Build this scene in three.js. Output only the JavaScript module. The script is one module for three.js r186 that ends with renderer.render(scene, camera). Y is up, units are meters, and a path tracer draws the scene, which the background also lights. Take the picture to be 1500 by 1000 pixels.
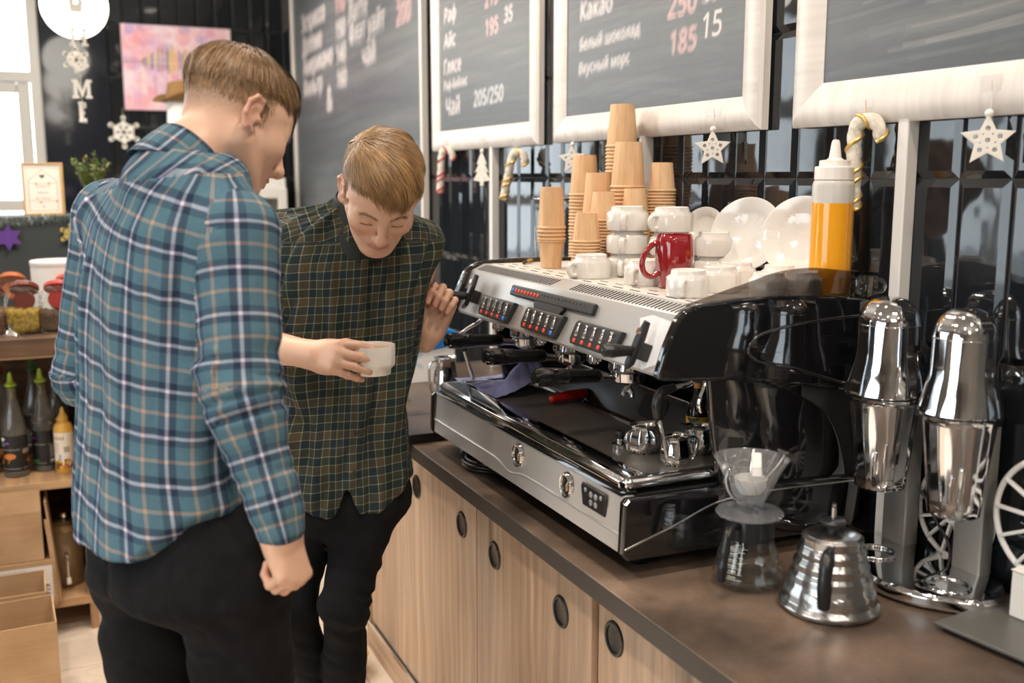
import * as THREE from 'three';
import { RoundedBoxGeometry } from 'three/addons/geometries/RoundedBoxGeometry.js';
import { mergeGeometries, toCreasedNormals } from 'three/addons/utils/BufferGeometryUtils.js';
import { RectAreaLightUniformsLib } from 'three/addons/lights/RectAreaLightUniformsLib.js';

// ---------- camera, sky, exposure ----------
const scene = new THREE.Scene();
const renderer = new THREE.WebGLRenderer({ antialias: true });
renderer.toneMapping = THREE.LinearToneMapping;
renderer.toneMappingExposure = 0.68;
renderer.shadowMap.enabled = true;
RectAreaLightUniformsLib.init();

const EYE = 1.57;                                    // camera height above the floor
const PITCH = Math.atan2(242, 1500), YAW = Math.atan2(680, Math.hypot(1500, 242));
const FW = new THREE.Vector3(Math.sin(YAW) * Math.cos(PITCH), -Math.sin(PITCH), -Math.cos(YAW) * Math.cos(PITCH));
const camera = new THREE.PerspectiveCamera(2 * Math.atan(500 / 1500) * 180 / Math.PI, 1.5, 0.05, 100);
camera.position.set(0, EYE, 0);
camera.lookAt(FW.x, EYE + FW.y, FW.z);
camera.filmGauge = 36;
camera.focus = 2.15;
camera.userData.fStop = 2.8;
scene.add(camera);

// overcast daylight outside the shop windows
scene.background = new THREE.Color(0.86, 0.93, 1.0);
scene.backgroundIntensity = 8.0;

// ceiling downlights: positions shared by the fittings built further down
const DOWNLIGHTS = [];
for (const x of [-2.0, -0.55, 0.9]) for (const z of [1.5, 0.1, -1.3, -2.7, -4.1, -5.5]) DOWNLIGHTS.push([x, z]);
const DOWN_POWER = 8.5, WARM = new THREE.Color().setRGB(1.0, 0.87, 0.74), CEIL = 3.0;
for (const [x, z] of DOWNLIGHTS) {
  const s = new THREE.SpotLight(WARM, DOWN_POWER, 0, 1.15, 0.6, 2);
  s.position.set(x, CEIL - 0.05, z); s.target.position.set(x, 0, z);
  s.castShadow = true; s.shadow.radius = 4; scene.add(s, s.target);
}
// ---------- helpers ----------
const V = (x, y, z) => new THREE.Vector3(x, y, z);
const taken = {};
function numbered(name) { const n = taken[name] = (taken[name] ?? -1) + 1; return n ? name + '_' + String(n).padStart(3, '0') : name; }
function rng(seed) { let s = seed >>> 0; return () => { s = (s + 0x6D2B79F5) | 0; let t = Math.imul(s ^ (s >>> 15), 1 | s); t = (t + Math.imul(t ^ (t >>> 7), 61 | t)) ^ t; return ((t ^ (t >>> 14)) >>> 0) / 4294967296; }; }
function hash3(x, y, z) { let h = Math.imul(x, 374761393) ^ Math.imul(y, 668265263) ^ Math.imul(z, 1274126177); h = Math.imul(h ^ (h >>> 13), 1274126177); return ((h ^ (h >>> 16)) >>> 0) / 4294967296; }
const sm = (t) => t * t * (3 - 2 * t), lerp = (a, b, t) => a + (b - a) * t, clamp = (x, a = 0, b = 1) => Math.min(b, Math.max(a, x));
const smooth = (a, b, x) => sm(clamp((x - a) / (b - a)));
function noise3(x, y, z) {
  const i = Math.floor(x), j = Math.floor(y), k = Math.floor(z), u = sm(x - i), v = sm(y - j), w = sm(z - k);
  const l = (a, b, t) => a + (b - a) * t;
  return l(l(l(hash3(i, j, k), hash3(i + 1, j, k), u), l(hash3(i, j + 1, k), hash3(i + 1, j + 1, k), u), v),
    l(l(hash3(i, j, k + 1), hash3(i + 1, j, k + 1), u), l(hash3(i, j + 1, k + 1), hash3(i + 1, j + 1, k + 1), u), v), w) * 2 - 1;
}
const fbm = (x, y, z, n = 4) => { let s = 0, a = 0.5; for (let i = 0; i < n; i++) { s += a * noise3(x, y, z); x *= 2.03; y *= 2.03; z *= 2.03; a *= 0.5; } return s; };
// tileable 2-D noise: period p cells
function tnoise(u, v, px, py, seed) {
  const x = u * px, y = v * py, i = Math.floor(x), j = Math.floor(y), a = sm(x - i), b = sm(y - j);
  const h = (m, n) => hash3(((m % px) + px) % px, ((n % py) + py) % py, seed);
  return lerp(lerp(h(i, j), h(i + 1, j), a), lerp(h(i, j + 1), h(i + 1, j + 1), a), b) * 2 - 1;
}
function tfbm(u, v, px, py, seed, n = 4) { let s = 0, a = 0.5; for (let i = 0; i < n; i++) { s += a * tnoise(u, v, px, py, seed + i); px *= 2; py *= 2; a *= 0.5; } return s; }
function dataTex(w, h, fn, srgb = true) {                // fn(u, v) -> [r, g, b] in 0..1 display values
  const d = new Uint8Array(w * h * 4);
  for (let y = 0; y < h; y++) for (let x = 0; x < w; x++) {
    const c = fn((x + 0.5) / w, (y + 0.5) / h), o = (y * w + x) * 4;
    d[o] = clamp(c[0]) * 255; d[o + 1] = clamp(c[1]) * 255; d[o + 2] = clamp(c[2]) * 255; d[o + 3] = 255;
  }
  const t = new THREE.DataTexture(d, w, h); t.wrapS = t.wrapT = THREE.RepeatWrapping; t.magFilter = THREE.LinearFilter; t.minFilter = THREE.LinearMipmapLinearFilter; t.generateMipmaps = true;
  if (srgb) t.colorSpace = THREE.SRGBColorSpace;
  t.needsUpdate = true; return t;
}
function canvasTex(w, h, draw) {
  const c = document.createElement('canvas'); c.width = w; c.height = h; draw(c.getContext('2d'), w, h);
  const t = new THREE.CanvasTexture(c); t.colorSpace = THREE.SRGBColorSpace; t.anisotropy = 8; return t;
}
const std = (color, roughness = 0.5, metalness = 0, more = {}) => new THREE.MeshPhysicalMaterial({ color, roughness, metalness, ...more });
const lin = (r, g, b) => new THREE.Color().setRGB(r, g, b);
// geometry
function bx(x0, x1, y0, y1, z0, z1, r = 0) {
  const w = x1 - x0, h = y1 - y0, d = z1 - z0;
  const g = r > 0 ? new RoundedBoxGeometry(w, h, d, 3, Math.min(r, w / 2.01, h / 2.01, d / 2.01)) : new THREE.BoxGeometry(w, h, d);
  g.translate((x0 + x1) / 2, (y0 + y1) / 2, (z0 + z1) / 2); return g;
}
const lathe = (pts, seg = 40) => new THREE.LatheGeometry(pts.map((p) => new THREE.Vector2(p[0], p[1])), seg);
// smooth lathe: creases only where two neighbouring points are given twice
function turned(pts, seg = 40, crease = 0.6) { return toCreasedNormals(lathe(pts, seg), crease); }
function cyl(r0, r1, y0, y1, seg = 32) { const g = new THREE.CylinderGeometry(r1, r0, y1 - y0, seg); g.translate(0, (y0 + y1) / 2, 0); return g; }
function tube(pts, r, n = 24, k = 10, closed = false) {
  const c = new THREE.CatmullRomCurve3(pts.map((p) => p.isVector3 ? p : V(...p)), closed, 'centripetal');
  return new THREE.TubeGeometry(c, n, r, k, closed);
}
// tube of changing radius with rounded ends: stations [x, y, z, r]
function limb(st, k = 12, n = 24) {
  const c = new THREE.CatmullRomCurve3(st.map((s) => V(s[0], s[1], s[2])), false, 'centripetal'), rad = st.map((s) => s[3]);
  const fr = c.computeFrenetFrames(n), pos = [], idx = [];
  for (let i = 0; i <= n; i++) {
    const t = i / n, q = t * (rad.length - 1), a = Math.min(rad.length - 2, Math.floor(q)), r = lerp(rad[a], rad[a + 1], q - a), p = c.getPoint(t);
    for (let j = 0; j < k; j++) { const w = j / k * 2 * Math.PI, d = fr.normals[i].clone().multiplyScalar(Math.cos(w) * r).addScaledVector(fr.binormals[i], Math.sin(w) * r).add(p); pos.push(d.x, d.y, d.z); }
  }
  for (let i = 0; i < n; i++) for (let j = 0; j < k; j++) { const a = i * k + j, b = i * k + (j + 1) % k, d = a + k, e = b + k; idx.push(a, b, d, b, e, d); }
  const cap = (row, p, flip) => { const m = pos.length / 3; pos.push(p.x, p.y, p.z); for (let j = 0; j < k; j++) { const a = row * k + j, b = row * k + (j + 1) % k; flip ? idx.push(m, b, a) : idx.push(m, a, b); } };
  cap(0, c.getPoint(0).addScaledVector(fr.tangents[0], -rad[0] * 0.6), true); cap(n, c.getPoint(1).addScaledVector(fr.tangents[n], rad[rad.length - 1] * 0.6), false);
  const g = new THREE.BufferGeometry(); g.setAttribute('position', new THREE.Float32BufferAttribute(pos, 3)); g.setIndex(idx); g.computeVertexNormals();
  g.setAttribute('uv', new THREE.Float32BufferAttribute(new Float32Array(pos.length / 3 * 2), 2)); return g;
}
// closed outline (list of [a, b]) pushed along the third axis, from 0 to depth, bevelled
function extr(pts, depth, bevel = 0.002, seg = 2, curve = 8) {
  const s = pts instanceof THREE.Shape ? pts : new THREE.Shape(pts.map((p) => new THREE.Vector2(p[0], p[1])));
  const g = new THREE.ExtrudeGeometry(s, { depth: depth - 2 * bevel, bevelEnabled: bevel > 0, bevelThickness: bevel, bevelSize: bevel, bevelOffset: -bevel, bevelSegments: seg, curveSegments: curve });
  g.translate(0, 0, bevel); return g;
}
const flat = (g) => (g.index ? g.toNonIndexed() : g);
function join(list) { const l = list.map((g) => { const f = flat(g); for (const k of Object.keys(f.attributes)) if (!['position', 'normal', 'uv'].includes(k)) f.deleteAttribute(k); return f; }); return mergeGeometries(l); }
// uv in metres, from the axis each face looks along; s = metres covered by one repeat
function metric(g, s = 1, ox = 0, oy = 0, swap = false) {
  g = flat(g); const p = g.attributes.position, n = g.attributes.normal, uv = new Float32Array(p.count * 2);
  for (let i = 0; i < p.count; i++) {
    const ax = Math.abs(n.getX(i)), ay = Math.abs(n.getY(i)), az = Math.abs(n.getZ(i)); let a, b;
    if (ay > ax && ay > az) { a = p.getZ(i); b = p.getX(i); } else if (ax > az) { a = p.getZ(i); b = p.getY(i); } else { a = p.getX(i); b = p.getY(i); }
    if (swap) [a, b] = [b, a];
    uv[2 * i] = a / s + ox; uv[2 * i + 1] = b / s + oy;
  }
  g.setAttribute('uv', new THREE.BufferAttribute(uv, 2)); return g;
}
// scene graph
function shadow(m) { m.castShadow = m.receiveShadow = true; return m; }
function part(parent, name, geo, mat, label) { const m = shadow(new THREE.Mesh(geo, mat)); m.name = name; parent.add(m); if (label) m.userData.label = label; return m; }
function thing(name, label, category, [x, y, z] = [0, 0, 0], turn = 0, group) {
  const o = new THREE.Group(); o.name = numbered(name); o.position.set(x, y, z); o.rotation.y = turn; scene.add(o);
  o.userData = { label, category }; if (group) o.userData.group = group; return o;
}
function solid(name, label, category, geo, mat, [x, y, z] = [0, 0, 0], turn = 0, group) {
  const m = shadow(new THREE.Mesh(geo, mat)); m.name = numbered(name); m.position.set(x, y, z); m.rotation.y = turn; scene.add(m);
  m.userData = { label, category }; if (group) m.userData.group = group; return m;
}
function struct(name, geo, mat, label) { const m = geo ? shadow(new THREE.Mesh(geo, mat)) : new THREE.Group(); m.name = name; m.userData = { kind: 'structure' }; if (label) m.userData.label = label; scene.add(m); return m; }
function dup(o, [x, y, z], turn, label, group) { const c = o.clone(); c.name = numbered(o.name.replace(/_\d{3}$/, '')); c.userData = { ...o.userData, label: label ?? o.userData.label }; if (group) c.userData.group = group; c.position.set(x, y, z); if (turn !== undefined) c.rotation.y = turn; scene.add(c); return c; }
// photo pixel (1500 x 1000) -> direction; the distance comes from what the thing touches
const RT = V(Math.cos(YAW), 0, Math.sin(YAW)), UPV = new THREE.Vector3().crossVectors(RT, FW);
const ray = (px, py) => FW.clone().multiplyScalar(1500).addScaledVector(RT, px - 750).addScaledVector(UPV, 500 - py).normalize();
const EYEP = V(0, EYE, 0);
const atY = (px, py, y) => { const d = ray(px, py); return d.multiplyScalar((y - EYE) / d.y).add(EYEP); };
const atX = (px, py, x) => { const d = ray(px, py); return d.multiplyScalar(x / d.x).add(EYEP); };
const atZ = (px, py, z) => { const d = ray(px, py); return d.multiplyScalar(z / d.z).add(EYEP); };
const atD = (px, py, dep) => { const d = ray(px, py); return d.multiplyScalar(dep / d.dot(FW)).add(EYEP); };

// ---------- shared materials ----------
const M = {
  chrome: std(lin(0.78, 0.78, 0.79), 0.07, 1), steel: std(lin(0.62, 0.61, 0.6), 0.22, 1), brushed: std(lin(0.52, 0.51, 0.5), 0.24, 1),
  silver: std(lin(0.52, 0.51, 0.5), 0.32, 0.55), blackGloss: std(lin(0.006, 0.006, 0.007), 0.07, 0, { clearcoat: 1, clearcoatRoughness: 0.03 }),
  blackPlastic: std(lin(0.012, 0.012, 0.013), 0.3), blackMatte: std(lin(0.014, 0.014, 0.015), 0.65), darkMetal: std(lin(0.09, 0.09, 0.09), 0.35, 0.9),
  porcelain: std(lin(0.74, 0.71, 0.67), 0.12, 0, { clearcoat: 0.6, clearcoatRoughness: 0.05 }), white: std(lin(0.7, 0.68, 0.65), 0.4), whiteSoft: std(lin(0.7, 0.68, 0.65), 0.8),
  glass: std(lin(0.97, 0.985, 0.98), 0.01, 0, { transmission: 1, thickness: 0, ior: 1.5, side: THREE.DoubleSide }),
  solidGlass: std(lin(0.98, 0.99, 0.985), 0.01, 0, { transmission: 1, thickness: 0.01, ior: 1.5 }),
  frameGrey: std(lin(0.48, 0.46, 0.43), 0.45), grout: std(lin(0.05, 0.048, 0.045), 0.8),
  string: std(lin(0.7, 0.66, 0.58), 0.9), tape: std(lin(0.9, 0.9, 0.9), 0.25, 0, { transmission: 0.85, thickness: 0 }),
};
// ---------- the room ----------
const XW = 1.45, ZF = -6.9, XL = -3.2, ZB = 2.6;      // faces of the right, far, left and back wall
const plaster = dataTex(256, 256, (u, v) => { const n = tfbm(u, v, 6, 6, 3, 5) * 0.03; return [0.44 + n, 0.41 + n, 0.38 + n]; });
plaster.repeat.set(1, 1);
const mPlaster = std(0xffffff, 0.85, 0, { map: plaster }), mCeil = std(lin(0.30, 0.29, 0.28), 0.9), mDarkWall = std(lin(0.016, 0.018, 0.022), 0.5);
{
  // floor of large beige porcelain tiles, each with its own edges
  const floor = struct('floor', bx(XL, XW, -0.12, -0.004, ZF, ZB), std(lin(0.42, 0.36, 0.29), 0.9));
  const tints = [[0.60, 0.545, 0.475], [0.585, 0.53, 0.46], [0.61, 0.56, 0.49]].map((c, i) => {
    const t = dataTex(256, 256, (u, v) => { const a = tfbm(u, v, 3, 3, 11 + i, 5), b = Math.abs(tfbm(u, v, 5, 3, 40 + i, 4)); const k = 1 + a * 0.07 - (b < 0.03 ? 0.04 : 0); return [0.86 * k, 0.80 * k, 0.735 * k]; });
    return std(0xffffff, 0.28, 0, { map: t });
  });
  const tg = metric(bx(-0.299, 0.299, -0.006, 0, -0.299, 0.299, 0.0025), 0.6), r = rng(5);
  for (let i = 0; i < 6; i++) for (let j = 0; j < 12; j++) {
    const x = 0.82 - 0.3 - (i - 1) * 0.602, z = -3.41 - 0.301 + (j - 5) * 0.602; if (x - 0.3 < XL || z + 0.3 > ZB || z - 0.3 < ZF || x > 1.3) continue;
    const t = part(floor, 'floor_tile', tg, tints[Math.floor(r() * 3)]); t.position.set(x, 0, z);
  }
  // glazed black metro tiles with bevelled edges, set upright
  const TW = 0.1083, TH = 0.307;
  const bev = (w, h, b, d) => {
    const W = w / 2, H = h / 2, o = [[-W, -H, 0], [W, -H, 0], [W, H, 0], [-W, H, 0]], n = [[-W + b, -H + b, d], [W - b, -H + b, d], [W - b, H - b, d], [-W + b, H - b, d]], k = [[-W, -H, -0.006], [W, -H, -0.006], [W, H, -0.006], [-W, H, -0.006]], p = [];
    const q = (a, b2, c, e) => p.push(...a, ...b2, ...c, ...a, ...c, ...e);
    q(...n); for (let i = 0; i < 4; i++) { const j = (i + 1) % 4; q(o[i], o[j], n[j], n[i]); q(k[i], k[j], o[j], o[i]); }
    const g = new THREE.BufferGeometry(); g.setAttribute('position', new THREE.Float32BufferAttribute(p, 3)); g.computeVertexNormals(); return metric(g, 0.3);
  };
  const wav = dataTex(256, 256, (u, v) => { const n = 0.5 + tfbm(u, v, 4, 3, 71, 3) * 0.5; return [n, n, n]; }, false);
  const glaze = [[0.010, 0.012, 0.015], [0.012, 0.014, 0.017], [0.009, 0.011, 0.014]].map((c) => std(lin(...c), 0.045, 0, { specularIntensity: 1, ior: 1.6, bumpMap: wav, bumpScale: 0.0006 }));
  const tile = bev(TW - 0.002, TH - 0.002, 0.0135, 0.0055);
  const right = struct('wall_right', bx(XW, XW + 0.15, 0, CEIL, ZF - 0.15, ZB + 0.15), M.grout), r2 = rng(9);
  const Y0 = 1.565, Z0 = -1.87;
  const covered = (z0, z1) => [[-6.4, -4.1], [-3.9, -3.0], [-2.82, -1.88], [-1.71, -0.7]].some(([a, b]) => z0 > a && z1 < b);
  for (let c = -47; c <= 8; c++) for (let k = -3; k <= 2; k++) {
    const z0 = Z0 + c * TW, y0 = Y0 + k * TH; if (z0 < ZF) continue; if (k >= 1 && covered(z0, z0 + TW)) continue; if (k === 0 && z0 > -6.4 && z0 + TW < -4.1) continue;
    if (k === -3 && (c < -20 || c > 6)) continue;
    const t = part(right, 'tile', tile, glaze[Math.floor(r2() * 3)]); t.position.set(XW - 0.001, y0 + TH / 2, z0 + TW / 2); t.rotation.set((r2() - 0.5) * 0.004, -Math.PI / 2 + (r2() - 0.5) * 0.006, 0);
  }
  // far wall: tiled part, dark lacquered panel, then the shop front
  const far = struct('wall_far', bx(0.0, XW, 0, CEIL, ZF - 0.15, ZF), M.grout);
  for (let c = 0; c < 10; c++) for (let k = -4; k <= 3; k++) {
    const x0 = 0.375 + c * TW, y0 = 1.563 + k * TH; if (x0 + TW > XW + 0.05) continue;
    const t = part(far, 'tile', tile, glaze[Math.floor(r2() * 3)]); t.position.set(x0 + TW / 2, y0 + TH / 2, ZF + 0.001); t.rotation.set((r2() - 0.5) * 0.004, (r2() - 0.5) * 0.006, 0);
  }
  part(far, 'lacquer_panel', bx(0.0, 0.372, 0, CEIL, ZF, ZF + 0.02, 0.003), std(lin(0.008, 0.011, 0.018), 0.06, 0, { ior: 1.6 }), 'dark glossy lacquered wall panel');
  // shop front on the far side: posts, transoms, panes
  const front = (name, x0, x1, door) => {
    const w = struct(name);
    part(w, 'window_frame', join([bx(x0, x0 + 0.06, 0, CEIL, ZF - 0.1, ZF), bx(x1 - 0.06, x1, 0, CEIL, ZF - 0.1, ZF), bx(x0 + 0.06, x1 - 0.06, 2.125, 2.185, ZF - 0.1, ZF), bx(x0 + 0.06, x1 - 0.06, 2.85, CEIL, ZF - 0.1, ZF), bx(x0 + 0.06, x1 - 0.06, 0, 0.1, ZF - 0.1, ZF)]), M.frameGrey, 'light grey metal frame');
    const a = x0 + 0.065, b = x1 - 0.065;
    part(w, 'sash', join([bx(a, a + 0.07, 0.105, 2.12, ZF - 0.08, ZF - 0.02, 0.008), bx(b - 0.07, b, 0.105, 2.12, ZF - 0.08, ZF - 0.02, 0.008), bx(a + 0.07, b - 0.07, 2.06, 2.12, ZF - 0.08, ZF - 0.02, 0.008), bx(a + 0.07, b - 0.07, 0.105, 0.25, ZF - 0.08, ZF - 0.02, 0.008), bx(a + 0.07, b - 0.07, 1.36, 1.43, ZF - 0.08, ZF - 0.02, 0.008)]), M.frameGrey);
    const pane = (y0, y1, p, q) => part(w, 'pane', bx(p, q, y0, y1, ZF - 0.053, ZF - 0.047), M.glass);
    pane(0.25, 1.36, a + 0.07, b - 0.07); pane(1.43, 2.06, a + 0.07, b - 0.07); pane(2.185, 2.85, x0 + 0.06, x1 - 0.06);
    return w;
  };
  front('window_1', -1.06, 0.0); front('window_2', -2.12, -1.06); front('window_3', XL, -2.12);
  // left wall with two window openings, back wall, ceiling
  const left = struct('wall_left', join([bx(XL - 0.15, XL, 0, CEIL, ZF - 0.15, -6.5), bx(XL - 0.15, XL, 0, CEIL, -4.2, -1.6), bx(XL - 0.15, XL, 0, CEIL, 1.2, ZB + 0.15),
    bx(XL - 0.15, XL, 0, 0.7, -6.5, -4.2), bx(XL - 0.15, XL, 2.7, CEIL, -6.5, -4.2), bx(XL - 0.15, XL, 0, 0.7, -1.6, 1.2), bx(XL - 0.15, XL, 2.7, CEIL, -1.6, 1.2)]), mPlaster);
  const side = (name, z0, z1) => {
    const w = struct(name), X = XL - 0.1, bars = [bx(X, X + 0.06, 0.7, 2.7, z0, z0 + 0.06), bx(X, X + 0.06, 0.7, 2.7, z1 - 0.06, z1), bx(X, X + 0.06, 0.7, 0.76, z0 + 0.06, z1 - 0.06), bx(X, X + 0.06, 2.64, 2.7, z0 + 0.06, z1 - 0.06)], m = (z0 + z1) / 2;
    bars.push(bx(X, X + 0.06, 0.76, 2.64, m - 0.035, m + 0.035));
    part(w, 'window_frame', join(bars), M.frameGrey, 'light grey metal frame');
    part(w, 'pane', bx(X + 0.027, X + 0.033, 0.76, 2.64, z0 + 0.06, m - 0.035), M.glass); part(w, 'pane', bx(X + 0.027, X + 0.033, 0.76, 2.64, m + 0.035, z1 - 0.06), M.glass);
  };
  side('window_4', -6.5, -4.2); side('window_5', -1.6, 1.2);
  struct('wall_back', bx(XL, XW, 0, CEIL, ZB, ZB + 0.15), mPlaster);
  const ceiling = struct('ceiling', bx(XL - 0.15, XW + 0.15, CEIL, CEIL + 0.15, ZF - 0.15, ZB + 0.15), mCeil);
  struct('floor_outside', bx(-16, 12, -0.2, -0.13, -22, -7.1), std(lin(0.4, 0.4, 0.4), 0.9), 'pale pavement outside the shop windows');
  struct('floor_outside_1', bx(-16, XL - 0.16, -0.2, -0.13, -7.09, 8), std(lin(0.4, 0.4, 0.4), 0.9), 'pale pavement outside the side windows');
  // downlights in the ceiling
  const glow = std(lin(0.9, 0.9, 0.9), 0.5, 0, { emissive: WARM, emissiveIntensity: 9 });
  DOWNLIGHTS.forEach(([x, z]) => {
    const o = thing('ceiling_downlight', 'round recessed ceiling downlight in white trim ring', 'ceiling light', [x, CEIL, z], 0, 'downlights in the ceiling');
    part(o, 'trim_ring', turned([[0.075, 0], [0.1, 0], [0.1, -0.008], [0.095, -0.014], [0.08, -0.014], [0.075, 0]], 32), M.white);
    part(o, 'diffuser', cyl(0.074, 0.074, -0.012, -0.002, 32), glow);
  });
  // white uprights of a rail system on the tiled wall
  [[-3.349, 'trim_1'], [-2.336, 'trim_2'], [-1.435, 'trim_3']].forEach(([z, n]) => struct(n, bx(XW - 0.034, XW - 0.006, 0.875, 1.69, z - 0.013, z + 0.013, 0.003), M.white, 'white upright strip on the tiled wall'));
}
// ---------- chalkboards on the tiled wall ----------
function chalkboard(label, z0, z1, y0, y1, fw, draw, seed, glareTone = '#4b4f53', white = true) {
  // z0 = far end, z1 = near end; hung a little off the wall, leaning forward at the top
  const W = z1 - z0, H = y1 - y0, o = thing('chalkboard', label, 'chalkboard', [XW - 0.012, y0, (z0 + z1) / 2], -Math.PI / 2);   // local +z looks into the room, local x runs towards the near end
  const dep = 0.03, prof = (len) => {                          // a rail: rounded moulding, mitred ends
    const p = [[0, 0], [0, 0.018], [0.1 * fw, 0.026], [0.35 * fw, 0.031], [0.6 * fw, 0.029], [0.85 * fw, 0.022], [fw, 0.016], [fw, 0]], pos = [], quad = (a, b, c, d) => pos.push(...a, ...b, ...c, ...a, ...c, ...d);
    for (let i = 0; i < p.length; i++) { const a = p[i], b = p[(i + 1) % p.length]; quad([-len / 2 + a[0], a[0], a[1]], [len / 2 - a[0], a[0], a[1]], [len / 2 - b[0], b[0], b[1]], [-len / 2 + b[0], b[0], b[1]]); }
    const g = new THREE.BufferGeometry(); g.setAttribute('position', new THREE.Float32BufferAttribute(pos, 3)); g.computeVertexNormals(); const c = toCreasedNormals(g, 0.7); return metric(c, 0.5);
  };
  const fm = white ? std(lin(0.72, 0.69, 0.66), 0.4, 0, { map: frameTex }) : std(lin(0.66, 0.62, 0.56), 0.45);
  if (fw > 0.03) {
    const b = part(o, 'frame_rail', prof(W), fm); const t = part(o, 'frame_rail', prof(W), fm); t.rotation.z = Math.PI; t.position.y = H;
    const l = part(o, 'frame_rail', prof(H), fm); l.rotation.z = -Math.PI / 2; l.position.set(-W / 2, H / 2, 0); const r = part(o, 'frame_rail', prof(H), fm); r.rotation.z = Math.PI / 2; r.position.set(W / 2, H / 2, 0);
  } else for (const s of [-1, 1]) part(o, 'frame_strip', bx(s * W / 2 - fw / 2, s * W / 2 + fw / 2, 0, H, 0, 0.03, 0.004), fm, 'thin white edge strip');
  const g = new THREE.PlaneGeometry(W - 1.7 * fw, H - 1.7 * fw); 
  const tex = canvasTex(1024, Math.round(1024 * H / W), (c, w, h) => {
    const r = rng(seed); c.fillStyle = glareTone; c.fillRect(0, 0, w, h);  // slate fill lightened: window glare haze painted in, along with chalk dust
    for (let i = 0; i < 420; i++) { c.globalAlpha = 0.012 + r() * 0.03; c.strokeStyle = r() < 0.7 ? '#b9b3ab' : '#14171a'; c.lineWidth = 4 + r() * 26; const y = r() * h, x = r() * w - 200; c.beginPath(); c.moveTo(x, y); c.quadraticCurveTo(x + 200, y - 20 - r() * 30, x + 300 + r() * 500, y + (r() - 0.6) * 60); c.stroke(); }
    c.globalAlpha = 1; draw(c, w, h, r);
  });
  part(o, 'board_panel', bx(-W / 2 + 0.7 * fw, W / 2 - 0.7 * fw, 0.7 * fw, H - 0.7 * fw, 0.002, 0.0125), std(lin(0.03, 0.032, 0.035), 0.6));
  const m = part(o, 'chalk_writing', g, std(0xffffff, 0.42, 0, { map: tex, polygonOffset: true, polygonOffsetFactor: -1 }), 'dark slate surface greyed for window glare, with smeared chalk writing'); m.position.set(0, H / 2, 0.0135);
  return o;
}
const frameTex = dataTex(256, 256, (u, v) => { const n = tfbm(u, v, 40, 3, 91, 3) * 0.06 + tfbm(u, v, 4, 4, 17, 3) * 0.04; return [0.95 + n, 0.94 + n, 0.93 + n]; });
function chalk(c, txt, x, y, size, col, rr, soft = 4.5) {        // soft smudged hand lettering, rising a little
  c.save(); c.translate(x, y); c.rotate(-0.02); c.transform(1, 0, -0.12, 1, 0, 0); c.font = size + 'px sans-serif'; c.fillStyle = c.strokeStyle = col; c.lineJoin = 'round';
  for (let i = 0; i < 26; i++) { c.globalAlpha = 0.075; c.fillText(txt, (rr() - 0.5) * soft * 4, (rr() - 0.5) * soft * 4); }
  c.globalAlpha = 0.12; c.lineWidth = size / 10; c.strokeText(txt, 0, 0); c.restore(); c.globalAlpha = 1;
}
const WC = '#d6cfc6', PC = '#d9a79b';
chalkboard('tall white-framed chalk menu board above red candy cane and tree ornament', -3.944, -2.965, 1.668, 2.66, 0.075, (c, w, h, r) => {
  const s = 88; [['Латте', '210', '35', 0.30], ['Мокко', '230', '35', 0.41], ['Раф', '215', '30', 0.52], ['Айс', '195', '35', 0.63]].forEach(([a, b, d, y]) => { chalk(c, a, 70, y * h, s, WC, r); chalk(c, b, 560, y * h, s, PC, r); chalk(c, d, 760, y * h - 30, s * 0.9, WC, r); });
  chalk(c, 'Глясе', 60, 0.74 * h, s, WC, r); chalk(c, 'Раф-Бейлис', 60, 0.81 * h, s * 0.62, WC, r); chalk(c, 'Чай', 80, 0.92 * h, s * 1.2, WC, r); chalk(c, '205/250', 430, 0.9 * h, s, '#cfd0c6', r);
}, 21);
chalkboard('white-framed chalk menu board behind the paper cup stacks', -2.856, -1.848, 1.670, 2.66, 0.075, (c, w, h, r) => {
  const s = 82; chalk(c, 'Какао', 100, 0.68 * h, s, WC, r); chalk(c, '250', 640, 0.745 * h, s * 1.1, PC, r); chalk(c, '00', 815, 0.725 * h, s * 0.9, WC, r);
  chalk(c, 'Белый шоколад', 100, 0.775 * h, s * 0.64, WC, r); chalk(c, '185', 650, 0.845 * h, s * 1.05, PC, r); chalk(c, '15', 810, 0.82 * h, s * 1.1, WC, r, 1.5);
  chalk(c, 'Вкусный морс', 95, 0.855 * h, s * 0.62, WC, r);
}, 22);
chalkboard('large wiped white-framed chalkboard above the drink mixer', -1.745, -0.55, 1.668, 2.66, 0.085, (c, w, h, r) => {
  for (let i = 0; i < 46; i++) { c.globalAlpha = 0.05 + r() * 0.09; c.strokeStyle = '#cfc8bf'; c.lineWidth = 2 + r() * 9; const y = h * (0.55 + r() * 0.42), x = r() * w * 0.6; c.beginPath(); c.moveTo(x, y); c.quadraticCurveTo(x + 200, y - 6, x + 260 + r() * 300, y - 26 - r() * 20); c.stroke(); } c.globalAlpha = 1;
}, 23);
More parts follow.
